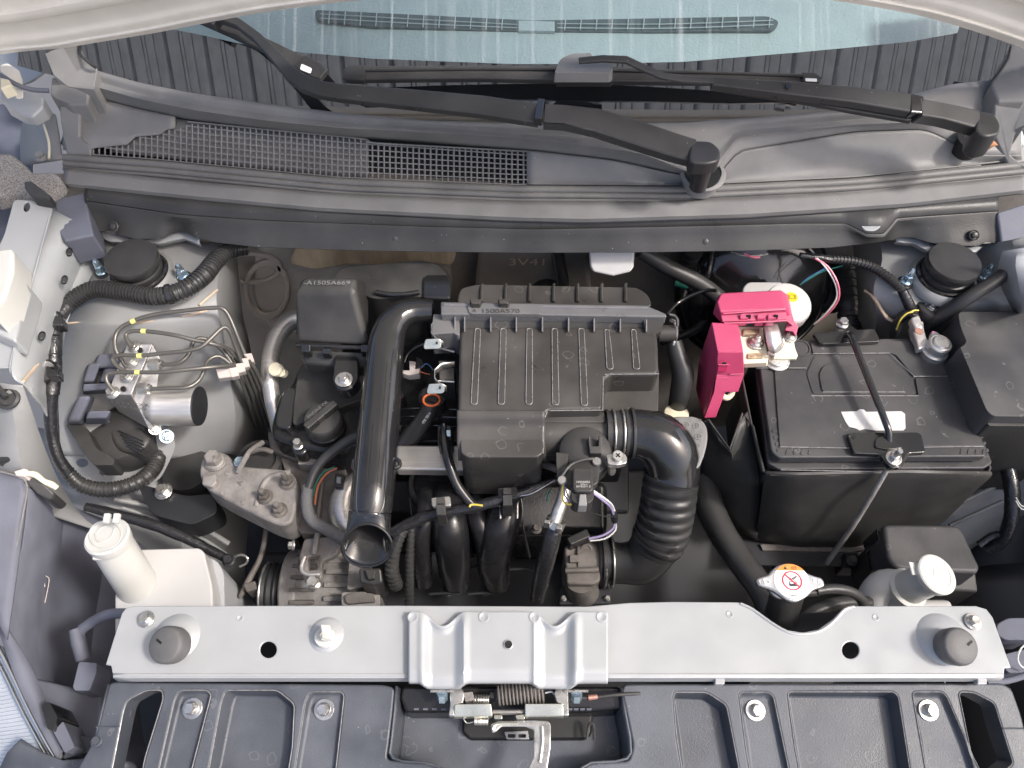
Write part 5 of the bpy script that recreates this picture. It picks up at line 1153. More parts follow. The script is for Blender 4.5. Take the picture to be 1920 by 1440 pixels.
# sensor wires
tub('yellow_lead',[(1056,908,.034),(1054,930,.030),(1060,944,.030),(1078,946,.034)],2.0,M_wyel,ms,n=6)
tub('violet_lead',[(1058,908,.032),(1059,928,.028),(1068,940,.028),(1080,942,.034)],1.8,M_wpurple,ms,n=6)
tub('pink_lead',[(1060,906,.032),(1063,926,.026),(1070,936,.026),(1082,938,.034)],1.6,M_blocks,ms,n=6)
tub('white_lead',[(1112,920,.03),(1130,932,.01),(1146,945,-.02),(1152,958,-.05)],2.2,M_wwhite,ms,n=6); tub('violet_lead',[(1112,924,.028),(1128,936,.008),(1144,950,-.022),(1150,964,-.05)],2.2,M_wpurple,ms,n=6)
tub('thin_lead',[(1078,952,.01),(1110,962,-.02),(1140,969,-.04),(1150,967,-.05)],1.2,M_deep,ms,n=6)
tub('tape_band',[(1150,958,-.05),(1152,968,-.058),(1152,978,-.066)],[6,7,6],M_tape,ms,n=10)
# brake servo vacuum hose with clamp
vh=thing('vacuum_hose','black rubber hose with white print, steel clamp and bare metal pipe end','hose',(1035,1040,-.12))
tub('metal_pipe',[(1062,905,-.03),(1055,935,-.035),(1046,960,-.04),(1038,985,-.048)],[11,12,12,12],M_lite,vh,n=18)
tub('rubber',[(1042,978,-.046),(1034,1010,-.058),(1024,1050,-.08),(1014,1090,-.11),(1008,1120,-.14)],[16,17,17,16,15],M_tape,vh,n=20)
tub('clamp_band',[(1044,974,-.043),(1038,988,-.049)],[19,19],M_steel,vh,n=20,smooth=False)
for x,y in ((1026,977),(1048,988)):
    mb=MB(); mb.drop([(a,b,-.026) for a,b in rnd([(x-5,y-4),(x+6,y-2),(x+5,y+5),(x-6,y+3)],2)],-.04); part('clamp_ear',mb,M_steel,vh,bev=.0008)
# purge hose left
ph=thing('purge_hose','thin glossy black hose looping from the air box front down to the harness','hose',(850,880,-.06))
tub('hose',[(832,800,-.01),(834,830,-.006),(842,868,-.010),(855,905,-.022),(872,930,-.032),(888,948,-.04)],[10,10,10,9,9,9],M_gloss,ph,n=16)
mb=MB(); mb.drop([(820,796,-.004),(848,796,-.004),(848,826,-.006),(820,828,-.006)],-.04); part('elbow_block',mb,M_black,ph,bev=.003)
mb=MB(); mb.drop([(837,806,-.001),(845,806,-.001),(845,818,-.002),(837,818,-.002)],-.01); part('blue_tab',mb,M_zinc,ph,bev=.0006)
# main harness in front of the manifold
hn=thing('front_harness','tape-wrapped wiring harness sagging across the intake manifold','wiring harness',(880,950,-.07))
tub('loom',[(1045,898,-.035),(1000,915,-.035),(955,932,-.037),(900,948,-.042),(850,958,-.048),(800,968,-.055),(762,985,-.062),(735,1000,-.068)],[8,9,10,11,11,12,11,10],M_tape,hn,n=14,rough=.10)
tub('loom_branch',[(765,982,-.064),(750,1005,-.07),(738,1040,-.082),(735,1075,-.10),(745,1100,-.12)],[9,11,12,14,13],M_rubber,hn,n=18,pitch=.006,amp=.12)
tub('loom_branch',[(772,980,-.066),(770,1010,-.078),(768,1060,-.10),(768,1135,-.14)],[7,8,9,9],M_rubber,hn,n=16,pitch=.006,amp=.12)
for x,y in ((826,940),(951,922)):
    mb=MB(); mb.drop([(a,b,-.030) for a,b in rnd([(x-18,y-7),(x+18,y-10),(x+20,y+8),(x-16,y+10)],4)],-.036); part('harness_clip',mb,M_steel if x<900 else M_black,hn,bev=.001)
    mb=MB(); mb.drop([(a,b,-.022) for a,b in rnd([(x-8,y-8),(x+8,y-8),(x+8,y+4),(x-8,y+4)],2)],-.032); part('clip_button',mb,M_black,hn,bev=.001)
    mb=MB(); mb.drop([(x-9,y+6,-.024),(x+9,y+5,-.024),(x+10,y+26,-.030),(x-8,y+26,-.030)],-.06); part('clip_strap',mb,M_black,hn,bev=.001)
tub('bare_wire',[(1040,900,-.02),(1000,924,-.025),(975,930,-.028)],1.2,M_steel,hn,n=6); tub('bare_wire',[(905,948,-.025),(885,946,-.026),(880,951,-.026)],2,M_wyel,hn,n=6)
tub('green_lead',[(1033,918,-.05),(1028,926,-.055),(1026,940,-.06)],1.8,M_wgreen,hn,n=6)
for x in (938,970): tub('u_bracket',[(x,972,-.06),(x,946,-.055),(x+2,940,-.055)],2,M_steel,hn,n=6)
# alternator and belt side
al=thing('alternator','cast alternator with adjusting bracket and drive pulley behind the silver bar','alternator',(610,1090,-.25))
mb=MB(); mb.lathe(W(600,1105,-.20),(1,0,0),[(.030,-.045),(.042,-.040),(.046,-.025),(.046,.02),(.044,.055),(.036,.06)],36); part('housing',mb,M_cast,al)
mb=MB(); mb.lathe(W(560,1105,-.20),(1,0,0),[(.047,-.012),(.049,-.010),(.049,.006),(.047,.008)],36); part('front_flange',mb,M_cast,al)
mb=MB(); mb.lathe(W(515,1110,-.20),(1,0,0),[(.034,-.012),(.036,-.010),(.033,-.004),(.036,0),(.033,.004),(.036,.008),(.034,.012)],36); part('pulley',mb,M_deep,al)
ring(502,1110,-.20,54,.0014,M_steel,al,'pulley_rim')
for i in range(9):
    a=-.2+i*.3; mb=MB(); mb.box(W(585,1105,-.20)+Vector((0,math.cos(a)*.046,math.sin(a)*.046)),(.03,.010,.005),Matrix.Rotation(a,3,'X')); part('cooling_fin',mb,M_castd,al,bev=.001)
for i in range(8):
    a=-.2+i*.33; mb=MB(); mb.box(W(650,1105,-.20)+Vector((0,math.cos(a)*.044,math.sin(a)*.044)),(.035,.012,.006),Matrix.Rotation(a,3,'X')); part('rear_fin',mb,M_cast,al,bev=.001)
plate('adjuster',HP(-.105),[rnd([(570,1010),(625,1004),(640,1018),(632,1040),(604,1052),(602,1095),(585,1104),(572,1096),(560,1046)],8),rnd([(578,1044),(600,1040),(598,1066),(578,1070)],5)],.010,M_cast,al,bev=.002)
tub('adjuster_rod',[(588,1040,-.10),(592,1020,-.098),(596,1000,-.096)],6,M_cast,al,n=12)
tub('adjuster_loop',[(572,1044,-.10),(566,1060,-.10),(568,1072,-.10),(580,1078,-.10),(600,1076,-.10)],4,M_lite,al,n=10)
bolt(588,1094,-.098,11,M_steel,al,washer=1.3); bolt(552,1022,-.10,8,M_steel,al,n=(-1,-.2,.3),washer=1.3)
mb=MB(); mb.drop([(672,1064,-.095),(715,1064,-.095),(718,1092,-.10),(700,1098,-.10),(674,1092,-.10)],-.15); part('plug',mb,M_rubber,al,bev=.003)
mb=MB(); mb.drop([(684,1068,-.091),(704,1068,-.091),(702,1084,-.092),(690,1086,-.092)],-.10); part('plug_latch',mb,M_black,al,bev=.001)
for L in ([(655,1040),(690,1050),(688,1100),(650,1106)],[(640,1110),(712,1108),(712,1136),(640,1136)]):
    mb=MB(); mb.drop([(a,b,-.135) for a,b in rnd(L,5)],-.2); part('rear_cover',mb,M_cast,al,bev=.003)
mb=MB(); mb.drop([(a,b,-.130) for a,b in rnd([(645,1118),(660,1110),(700,1112),(704,1128),(650,1132)],4)],-.15); part('cover_lug',mb,M_castd,al,bev=.002)
# harness left of duct
lh=thing('cloth_harness','grey cloth-taped harness hanging beside the intake duct','wiring harness',(600,950,-.06))
tub('sleeve',[(690,812,-.035),(660,822,-.038),(620,850,-.045),(592,880,-.052),(578,915,-.06)],[9,10,10,9,9],M_rubber,lh,n=14)
tub('taped_part',[(578,910,-.06),(575,945,-.068),(585,975,-.075),(610,990,-.08),(640,1008,-.088),(660,1020,-.095)],[10,11,12,12,12,11],M_cloth,lh,n=16,rough=.05)
# ================= battery =================
bt=thing('battery','black car battery with grooved lid, folded handle and torn white label','car battery',(1640,760,-.2))
def L(*t): return list(t)
lid=rnd([(1418,640),(1768,632),(1851,846),(1848,856),(1460,858),(1446,846)],8)
mb=MB(); mb.drop([(a,b,0) for a,b in lid],-.012,grow=1.0); part('lid',mb,M_batt,bt,bev=.002,seg=3)
mb=MB(); mb.drop([(a,b,-.011) for a,b in rnd([(1420,645),(1766,638),(1848,852),(1452,860)],6)],-.19,grow=.985); part('case',mb,M_batt,bt,bev=.003)
mb=MB(); mb.drop([(a,b,-.017) for a,b in rnd([(1412,660),(1770,640),(1862,868),(1846,878),(1462,880),(1440,868)],6)],-.026,grow=1.0); part('case_rim',mb,M_batt,bt,bev=.002)
# raised deck areas make the real grooves of the lid
D=HP(.0022)
plate('lid_panel',D,[rnd([(1452,693),(1508,693),(1521,742),(1722,742),(1716,708),(1783,706),(1845,836),(1462,838)],5)],.004,M_batt,bt,bev=.0007)
plate('lid_panel',D,[rnd([(1420,645),(1500,640),(1515,640),(1512,662),(1522,664),(1512,690),(1418,690)],4)],.004,M_batt,bt,bev=.0007)
plate('lid_panel',D,[rnd([(1520,642),(1764,637),(1782,703),(1713,705),(1680,665),(1668,661),(1524,662)],4)],.004,M_batt,bt,bev=.0007)
plate('handle_recess',HP(.0010),[rnd([(1526,668),(1664,668),(1712,710),(1718,738),(1524,738),(1512,700)],6)],.003,M_batt,bt,bev=.0006)
plate('handle',HP(.0028),[rnd([(1544,685),(1560,682),(1590,686),(1620,684),(1650,682),(1672,688),(1690,715),(1697,734),(1542,734),(1538,715),(1536,700)],6)],.003,M_batt,bt,bev=.0007)
for i in range(4):
    for (x,y,s_) in ((1475+i*14,848,0),(1802+i*14,847,0)):
        mb=MB(); mb.drop([(a,b,.0008) for a,b in rnd([(x,y-5),(x+6,y-5),(x+4,y+4),(x-2,y+4)],2)],-.010); part('edge_notch',mb,M_ink if False else M_batt,bt,bev=.0006)
for i in range(4):
    mb=MB(); mb.drop([(a,b,.0008) for a,b in rnd([(1447+i*3,806+i*12),(1456+i*3,803+i*12),(1458+i*3,808+i*12),(1449+i*3,812+i*12)],2)],-.010); part('edge_notch',mb,M_batt,bt,bev=.0006)
for i in range(5):
    mb=MB(); mb.drop([(a,b,.0008) for a,b in rnd([(1826+i*5,790+i*13),(1833+i*5,788+i*13),(1835+i*5,794+i*13),(1828+i*5,796+i*13)],2)],-.010); part('edge_notch',mb,M_batt,bt,bev=.0006)
plate('label',HP(.0028),[[(1577,772),(1606,771),(1612,767),(1620,768),(1624,772),(1690,771),(1697,776),(1698,803),(1694,807),(1640,807),(1622,804),(1612,807),(1604,803),(1592,800),(1585,790)]],.0005,M_label,bt,bev=.0001)
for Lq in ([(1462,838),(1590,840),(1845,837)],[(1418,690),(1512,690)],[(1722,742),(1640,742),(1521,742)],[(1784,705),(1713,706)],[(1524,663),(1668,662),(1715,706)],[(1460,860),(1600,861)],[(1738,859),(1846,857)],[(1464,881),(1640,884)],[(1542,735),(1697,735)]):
    mb=MB(); mb.tube([HP(.0024 if Lq[0][1]<850 else (-.010 if Lq[0][1]<870 else -.018)).hit(*q) for q in Lq],.00045,5,smooth=False); part('edge_glint',mb,M_edge,bt)
p=W(1500,654,.001); mb=MB(); mb.lathe(p,(0,0,1),[(.012,0),(.012,.002),(.0105,.0022),(.010,.0008),(.0085,.001)],28); part('vent_plug',mb,M_batt,bt)
# ---- insulation cover / tray ----
by=thing('battery_tray','black plastic battery tray and front shroud around the battery','battery tray',(1640,960,-.25))
sheet('front_wall',[Z((1436,886,-.022),(1500,889,-.022),(1640,886,-.022),(1700,884,-.022),(1856,886,-.022)),Z((1434,890,-.024),(1500,893,-.024),(1640,890,-.024),(1700,889,-.024),(1856,892,-.024)),Z((1428,930,-.07),(1500,935,-.075),(1640,935,-.075),(1720,930,-.07),(1820,925,-.06)),Z((1420,985,-.13),(1500,1000,-.14),(1600,1000,-.14),(1690,985,-.14),(1775,970,-.12)),Z((1415,1010,-.18),(1500,1025,-.19),(1600,1025,-.19),(1680,1010,-.19),(1750,990,-.17))],M_black,by,sub=4,solid=.002)
tub('wall_rim',[(1330,790,-.01),(1368,842,-.020),(1392,775,-.008),(1412,800,-.012),(1432,884,-.022),(1445,890,-.022),(1560,891,-.022),(1640,887,-.022),(1760,885,-.022),(1852,886,-.022),(1856,878,-.020),(1850,862,-.018)],2.6,M_black,by,n=8,smooth=False)
sheet('side_wall',[Z((1392,700,-.005),(1400,740,-.01),(1412,800,-.015),(1432,884,-.025)),Z((1385,700,-.08),(1394,760,-.08),(1405,820,-.09),(1425,900,-.10)),Z((1375,720,-.2),(1390,800,-.2),(1400,860,-.2),(1415,1000,-.2))],M_black,by,sub=3,solid=.002)
sheet('shroud_wing',[Z((1300,800,-.03),(1330,785,-.012),(1352,825,-.018),(1370,845,-.022),(1385,790,-.010),(1400,772,-.008)),Z((1298,850,-.08),(1330,860,-.075),(1352,870,-.07),(1375,880,-.07),(1400,890,-.07),(1424,900,-.07)),Z((1300,900,-.16),(1330,930,-.16),(1355,960,-.16),(1380,990,-.16),(1400,1005,-.16),(1420,1010,-.16))],M_black,by,sub=4,solid=.002)
plate('tray_floor',HP(-.19),[[(1330,860),(1800,860),(1700,1060),(1400,1060)]],.004,M_deep,by)
mb=MB(); mb.drop([(1425,1020,-.185),(1620,1018,-.185),(1625,1030,-.186),(1600,1036,-.187),(1430,1032,-.187)],-.2); part('tray_lip',mb,M_castd,by,bev=.001)
mb=MB(); mb.drop([(1585,1035,-.18),(1610,1035,-.18),(1612,1065,-.19),(1580,1065,-.19)],-.22); part('tray_bracket',mb,M_deep,by,bev=.002)
bolt(1597,1052,-.178,8,M_castd,by,washer=1.3)
sheet('right_wall',[Z((1856,886,-.022),(1846,860,-.02),(1815,780,-.02),(1775,680,-.02)),Z((1815,900,-.09),(1820,870,-.09),(1800,800,-.09),(1765,700,-.09)),Z((1760,985,-.17),(1780,900,-.17),(1780,820,-.17),(1755,720,-.17))],M_black,by,sub=3,solid=.002)
# ---- clamp ----
bc=thing('battery_clamp','black battery hold-down bar with bent rod, plates and galvanised stay rod','battery clamp',(1640,740,.01))
mb=MB(); mb.drop([(a,b,.010) for a,b in rnd([(1523,623),(1565,622),(1572,606),(1590,604),(1606,618),(1640,616),(1652,640),(1540,645)],5)],.004); part('rear_plate',mb,M_gloss,bc,bev=.0012)
mb=MB(); mb.drop([(a,b,.008) for a,b in rnd([(1589,814),(1600,810),(1720,810),(1728,814),(1736,848),(1704,850),(1697,862),(1688,876),(1672,878),(1660,866),(1650,852),(1602,850)],5)],.001); part('front_plate',mb,M_gloss,bc,bev=.0012)
mb=MB(); mb.block([(1602,850,.007),(1648,852,.007),(1662,868,.007),(1670,878,.007),(1690,877,.007),(1698,862,.007),(1706,850,.007),(1736,848,.007)],[(1601,850,-.014),(1646,852,-.014),(1660,868,-.010),(1669,878,-.008),(1690,877,-.008),(1699,862,-.01),(1708,850,-.014),(1737,848,-.014)]); part('plate_lip',mb,M_gloss,bc,bev=.0008)
mb=MB(); mb.drop([(a,b,.0105) for a,b in rnd([(1642,820),(1668,815),(1690,835),(1692,840),(1665,843),(1640,838)],6)],.006); part('rod_boss',mb,M_gloss,bc,bev=.001)
tub('rod',[(1586,630,.008),(1592,627,.018),(1598,634,.022),(1610,665,.024),(1630,715,.024),(1650,765,.022),(1662,796,.018),(1667,812,.014),(1667,828,.008)],[5,6,6.5,6.5,6.5,6.5,6.5,6,6],M_gloss,bc,n=18)
bolt(1579,608,.010,9,M_steel,bc,washer=1.2)
p=W(1675,860,.008); mb=MB(); mb.lathe(p,(0,0,1),[(.0085,0),(.0085,.0015),(.006,.002)],20); mb.lathe(p+Vector((0,0,.002)),(0,0,1),[(.0060,0),(.0060,.005),(.005,.006)],6); mb.lathe(p+Vector((0,0,.008)),(0,0,1),[(.0032,0),(.0032,.010),(.0024,.011)],12); part('nut',mb,M_steel,bc,ang=25)
tub('stay_rod',[(1663,880,-.003),(1640,920,-.035),(1600,985,-.09),(1550,1056,-.16)],[5,5,5,5],M_cast,bc,n=12,rough=.03)
mb=MB(); mb.lathe(W(1602,820,.0082),(0,0,1),[(.0022,0),(.0021,.0004)],14); part('plate_hole',mb,M_ink,bc)
# ---- negative terminal ----
nt_=thing('negative_terminal','bare lead clamp on the right battery post with a pink marked bolt','battery terminal',(1748,660,.004))
p=W(1748,664,.001); mb=MB(); mb.lathe(p,(0,0,1),[(.017,0),(.017,.0012),(.0155,.0014)],28); part('post_seal',mb,M_batt,nt_)
mb=MB(); mb.lathe(p,(0,0,1),[(.0150,.001),(.0152,.008),(.0135,.009),(.0120,.0095),(.0120,.012),(.0132,.013),(.0130,.021),(.0118,.0225),(.0100,.0225)],36); part('clamp_ring',mb,M_lead,nt_)
mb=MB(); mb.lathe(p,(0,0,1),[(.0098,.02),(.0098,.0240),(.0085,.0252),(.003,.0255)],28); part('post',mb,M_steel,nt_)
mb=MB(); mb.drop([(1722,655,.014),(1748,650,.014),(1738,632,.016),(1734,618,.017),(1732,600,.018),(1710,605,.018),(1714,625,.017),(1720,640,.015)],.004); part('clamp_arm',mb,M_lead,nt_,bev=.0025,seg=3)
mb=MB(); mb.drop([(1708,595,.024),(1724,589,.024),(1733,614,.022),(1718,619,.022)],.012); part('cable_barrel',mb,M_lead,nt_,bev=.0025,seg=3)
mb=MB(); mb.lathe(W(1723,621,.0225),(0,-.1,1),[(.0050,0),(.0046,.0008)],16); part('bolt_hole',mb,M_copper,nt_)
mb=MB(); hexbolt(mb,W(1752,634,.016),.0048,(-.3,.1,.9),washer=1.2); part('clamp_bolt',mb,M_steel,nt_,ang=25)
mb=MB(); mb.drop([(1748,620,.022),(1756,622,.022),(1757,630,.021),(1749,630,.021)],.014); part('pink_mark',mb,mat('pink_mark',(.85,.25,.55),.4),nt_,bev=.0008)
tub('clamp_stud',[(1756,640,.012),(1766,641,.012),(1772,639,.012)],[5,5,4],M_zinc,nt_,n=12)
nc=thing('ground_cable','black ground cables with yellow stripe curving to the right battery terminal','cable',(1700,610,.0))
tub('cable',[(1716,594,.014),(1706,588,.012),(1692,594,.006),(1680,612,-.01),(1674,640,-.03)],9,M_rubber,nc,n=16)
tub('yellow_stripe',[(1712,585,.022),(1700,588,.020),(1688,600,.013),(1681,618,.0)],1.6,M_wyel,nc,n=6); tub('yellow_stripe',[(1722,582,.020),(1714,582,.021),(1706,586,.020)],1.6,M_wyel,nc,n=6)
tub('cable_strand',[(1713,590,.022),(1722,592,.024)],1.2,M_steel,nc,n=6)
# ---- fusible link box ----
fb=thing('fusible_link_box','bright pink fuse link cover over cream fuse block on the positive terminal','fuse box',(1395,640,-.02))
mb=MB(); mb.block([(1352,550,.068),(1362,549,.068),(1464,544,.068),(1468,548,.068),(1474,580,.064),(1350,585,.064),(1345,565,.067)],[(1345,556,.045),(1360,552,.045),(1462,549,.045),(1478,552,.045),(1488,600,.045),(1352,606,.045),(1336,590,.045)]); part('lid_top',mb,M_pink,fb,bev=.002,seg=3)
mb=MB(); mb.block([(1350,586,.060),(1474,581,.060),(1476,600,.056),(1354,604,.056)],[(1350,586,.03),(1474,581,.03),(1480,604,.03),(1352,608,.03)]); ldf=part('lid_front',mb,M_pink,fb,bev=.0015)
mb=MB(); mb.block([(1464,549,.062),(1474,556,.062),(1490,604,.050),(1486,612,.048),(1472,600,.052)],[(1464,552,.02),(1474,559,.02),(1490,607,.02),(1486,612,.02),(1472,602,.02)]); part('lid_side',mb,M_pink,fb,bev=.001)
for x in (1388,1420,1440):
    mb=MB(); mb.drop([(x,588,.063),(x+16,587,.063),(x+16,597,.059),(x,598,.059)],.045); part('hinge_lug',mb,M_pink,ldf,bev=.0008)
for x in (1400,1451): 
    mb=MB(); mb.drop([(x,590,.0635),(x+8,590,.0635),(x+8,595,.060),(x,595,.060)],.056); part('hinge_gap',mb,M_ink,ldf)
tub('lid_bead',[(1356,588,.0625),(1400,585,.063),(1472,580,.063)],1.6,M_pink,fb,n=6); tub('lid_bead',[(1357,606,.057),(1400,605,.057),(1476,601,.057)],1.8,M_pink,fb,n=6)
mb=MB(); mb.block([(1334,604,.058),(1384,607,.056),(1394,660,.050),(1345,660,.050)],[(1318,650,-.02),(1384,625,.03),(1392,680,-.02),(1335,690,-.02)]); part('body_top',mb,M_pink,fb,bev=.0015)
mb=MB(); mb.block([(1345,660,.050),(1394,660,.050),(1395,702,.018),(1343,702,.018)],[(1345,655,-.02),(1394,655,-.02),(1394,690,-.035),(1340,690,-.035)]); part('body_front',mb,M_pink,fb,bev=.0012)
mb=MB(); mb.block([(1395,702,.018),(1343,702,.018),(1338,735,.0),(1320,784,-.030),(1342,783,-.030),(1360,735,-.002),(1384,735,-.002)],[(1395,700,-.02),(1343,700,-.03),(1338,730,-.04),(1320,780,-.05),(1342,780,-.05),(1360,730,-.04),(1384,730,-.02)]); part('body_skirt',mb,M_pink,fb,bev=.001)
mb=MB(); mb.block([(1334,604,.056),(1345,660,.049),(1343,700,.018),(1333,745,-.006),(1320,784,-.032),(1305,730,-.035),(1310,680,-.02),(1322,640,.0)],[(1340,610,.0),(1350,665,-.02),(1346,702,-.03),(1338,740,-.05),(1322,784,-.055),(1307,735,-.055),(1313,685,-.05),(1326,645,-.03)]); part('body_flank',mb,M_pink,fb,bev=.001)
tub('flank_rib',[(1312,674,-.012),(1322,705,-.012),(1330,745,-.012)],2,M_pink,fb,n=6)
mb=MB(); mb.block([(1347,684,.036),(1366,684,.036),(1362,697,.026),(1345,697,.026)],[(1347,684,.02),(1366,684,.02),(1362,697,.01),(1345,697,.01)]); part('step_recess',mb,mat('pink_inside',(.45,.03,.10),.4),fb,bev=.0006)
for Lq in ([(1347,684,.037),(1368,684,.037)],[(1344,709,.014),(1366,709,.014)],[(1369,702,.020),(1394,701,.020)]): tub('edge_bead',Lq,1.4,M_pink,fb,n=6,smooth=False)
mb=MB(); mb.drop([(1355,679,.041),(1362,679,.041),(1362,681,.040),(1355,681,.040)],.036); part('vent_slit',mb,M_ink,fb)
# cream fuse carrier
mb=MB(); mb.block([(1384,612,.030),(1430,613,.030),(1432,632,.026),(1440,670,.022),(1438,680,.020),(1394,682,.020)],[(1384,612,.008),(1430,613,.008),(1432,632,.008),(1440,680,.006),(1438,688,.006),(1394,690,.006)]); fcr=part('fuse_carrier',mb,M_cream,fb,bev=.0012)
for i in range(8):
    mb=MB(); mb.drop([(1391+i*.6,630+i*4.2,.0275-i*.0008),(1406+i*.6,630+i*4.2,.0275-i*.0008),(1406+i*.6,632+i*4.2,.0272-i*.0008),(1391+i*.6,632+i*4.2,.0272-i*.0008)],.018); part('cooling_slot',mb,M_castd,fcr)
for Lq in ([(1393,617),(1424,616),(1424,625),(1393,627)],[(1402,662),(1432,661),(1432,670),(1402,671)]):
    mb=MB(); mb.drop([(a,b,.0315 if b<640 else .0245) for a,b in Lq],.018); part('fuse_link',mb,mat('brown_fuse',(.42,.33,.22),.4,metal=.2,var=.4,vs=200),fcr,bev=.001)
mb=MB(); mb.block([(1394,670,.022),(1440,668,.022),(1440,676,.018),(1396,680,.018)],[(1394,684,-.004),(1440,682,-.004),(1440,684,-.004),(1396,688,-.004)]); part('carrier_front',mb,M_cream,fb,bev=.001)
bolt(1417,642,.026,9.5,M_steel,fb,washer=1.7,stud=.8)
mb=MB(); 
C=[(1438,604,.040),(1442,625,.036),(1446,645,.032),(1450,655,.029)]
sheet('busbar',[Z((1428,606,.042),(1434,625,.040),(1438,645,.036),(1441,657,.031)),Z((1442,606,.045),(1447,625,.043),(1451,646,.039),(1454,662,.033)),Z((1457,606,.042),(1463,622,.040),(1468,640,.036),(1464,656,.031))],M_lead,fb,sub=4,solid=.003)
tub('busbar_edge',[(1441,660,.029),(1452,666,.030),(1463,661,.030),(1470,648,.032),(1468,636,.034)],2.4,M_lead,fb,n=8)
mb=MB(); mb.block([(1474,606,.040),(1490,604,.040),(1497,612,.038),(1492,632,.032),(1486,622,.034),(1472,620,.036)],[(1474,606,.01),(1490,604,.01),(1497,612,.01),(1492,632,.005),(1486,622,.005),(1472,620,.005)]); part('side_shroud',mb,M_pink,fb,bev=.001)
pt=thing('positive_terminal','pale corroded positive clamp and cream holder on the left battery post','battery terminal',(1465,665,.004))
mb=MB(); mb.block([(1466,640,.020),(1488,635,.020),(1490,650,.018),(1494,662,.016),(1496,667,.016),(1492,673,.014),(1450,673,.014),(1452,662,.016)],[(1466,640,.006),(1488,635,.006),(1490,650,.006),(1494,662,.006),(1496,667,.006),(1492,676,.004),(1450,676,.004),(1452,662,.006)]); part('holder',mb,M_cream,pt,bev=.001)
mb=MB(); mb.lathe(W(1456,676,.003),(0,0,1),[(.015,0),(.015,.0015),(.0135,.002),(.012,.002),(.012,.006),(.010,.007)],28); part('clamp_ring',mb,M_lead,pt)
mb=MB(); hexbolt(mb,W(1481,630,.022),.005,(.1,-.1,1)); part('clamp_bolt',mb,M_steel,pt,ang=25)
tub('cable',[(1352,740,-.012),(1362,746,-.02),(1372,738,-.02),(1374,722,-.01)],6,M_cream,pt,n=12)
# ---- brake servo, reservoir ----
sv=thing('brake_servo','black round brake servo dome behind the pink fuse cover','brake servo',(1420,530,-.10))
mb=MB(); ax=Vector((0,-.86,.5)); p=W(1422,560,-.06)
mb.lathe(p-ax*.03,ax,[(.098,-.06),(.104,-.02),(.104,.0),(.096,.018),(.088,.026),(.070,.032),(.045,.036),(.03,.044)],48); part('servo_shell',mb,M_gloss,sv)
tub('servo_rim',[p-ax*.03+Vector((.104*math.cos(a),0,0))+ax.cross(Vector((1,0,0)))*(.104*math.sin(a)) for a in [2*math.pi*i/30 for i in range(31)]],5,M_gloss,sv,n=8)
rsv=thing('brake_fluid_reservoir','white brake fluid reservoir with knurled cap and yellow warning sticker','reservoir',(1485,600,-.06))
p=W(1480,566,.030); a=Vector((.06,-.12,1)).normalized()
mb=MB(); mb.lathe(p,a,[(.0265,-.022),(.0275,-.020),(.0275,-.003),(.0262,0),(.024,.0008),(.008,.001)],48); rcp=part('cap',mb,M_white,rsv)
for i in range(44):
    q=2*math.pi*i/44; x=a.orthogonal().normalized(); y=a.cross(x); c=p+a*-.0115+(x*math.cos(q)+y*math.sin(q))*.0276
    mb=MB(); mb.tube([c-a*.008,c+a*.0075],.0008,4,smooth=False); 
    if c.y<p.y+.01: part('knurl',mb,M_white,rcp)
mb=MB(); mb.lathe(p-a*.022,a,[(.030,-.06),(.0285,-.035),(.026,0)],32); part('neck',mb,M_trans,rsv)
mb=MB(); mb.drop([(a_,b_,-.005) for a_,b_ in rnd([(1392,540),(1402,528),(1470,528),(1480,560),(1470,600),(1395,600)],10)],-.06); part('tank',mb,M_trans,rsv,bev=.006,seg=3)
CPl=Plane(p+a*.0010,a)
yc=CPl.uv(CPl.hit(1485,557))
me=curve_mesh([[ (yc[0]+.0070*math.cos(2*math.pi*i/8+.39),yc[1]+.0070*math.sin(2*math.pi*i/8+.39)) for i in range(8)]],.0004,.0001,CPl.M(.0003)); finish(me); place('yellow_sticker',me,M_yell,rsv)
me=curve_mesh([[(yc[0]+r_*math.cos(2*math.pi*i/28),yc[1]+r_*math.sin(2*math.pi*i/28)) for i in range(28)] for r_ in (.0033,.0027)],.0003,.0001,CPl.M(.0007)); finish(me); place('sticker_symbol',me,M_ink,rsv)
for sg in (1,-1):
    pts=[(yc[0]+r_*math.cos(t),yc[1]+sg*0+r_*math.sin(t)) for r_,ts in ((.0049,[-.8+.2*i for i in range(9)]),(.0043,[.8-.2*i for i in range(9)])) for t in [q+(math.pi if sg<0 else 0) for q in ts]]
    me=curve_mesh([pts],.0003,.0001,CPl.M(.0007)); finish(me); place('sticker_symbol',me,M_ink,rsv)
wt=thing('wiper_tank_spout','pale translucent plastic cup under the cowl lip','plastic cup',(1147,490,-.0))
mb=MB(); mb.block([(1104,470,.045),(1190,470,.045),(1188,500,.03),(1182,510,.025),(1150,518,.022),(1112,510,.025),(1106,500,.03)],[(1104,475,-.03),(1190,475,-.03),(1186,500,-.03),(1182,508,-.03),(1150,514,-.03),(1112,508,-.03),(1106,500,-.03)]); part('cup',mb,M_trans,wt,bev=.003)
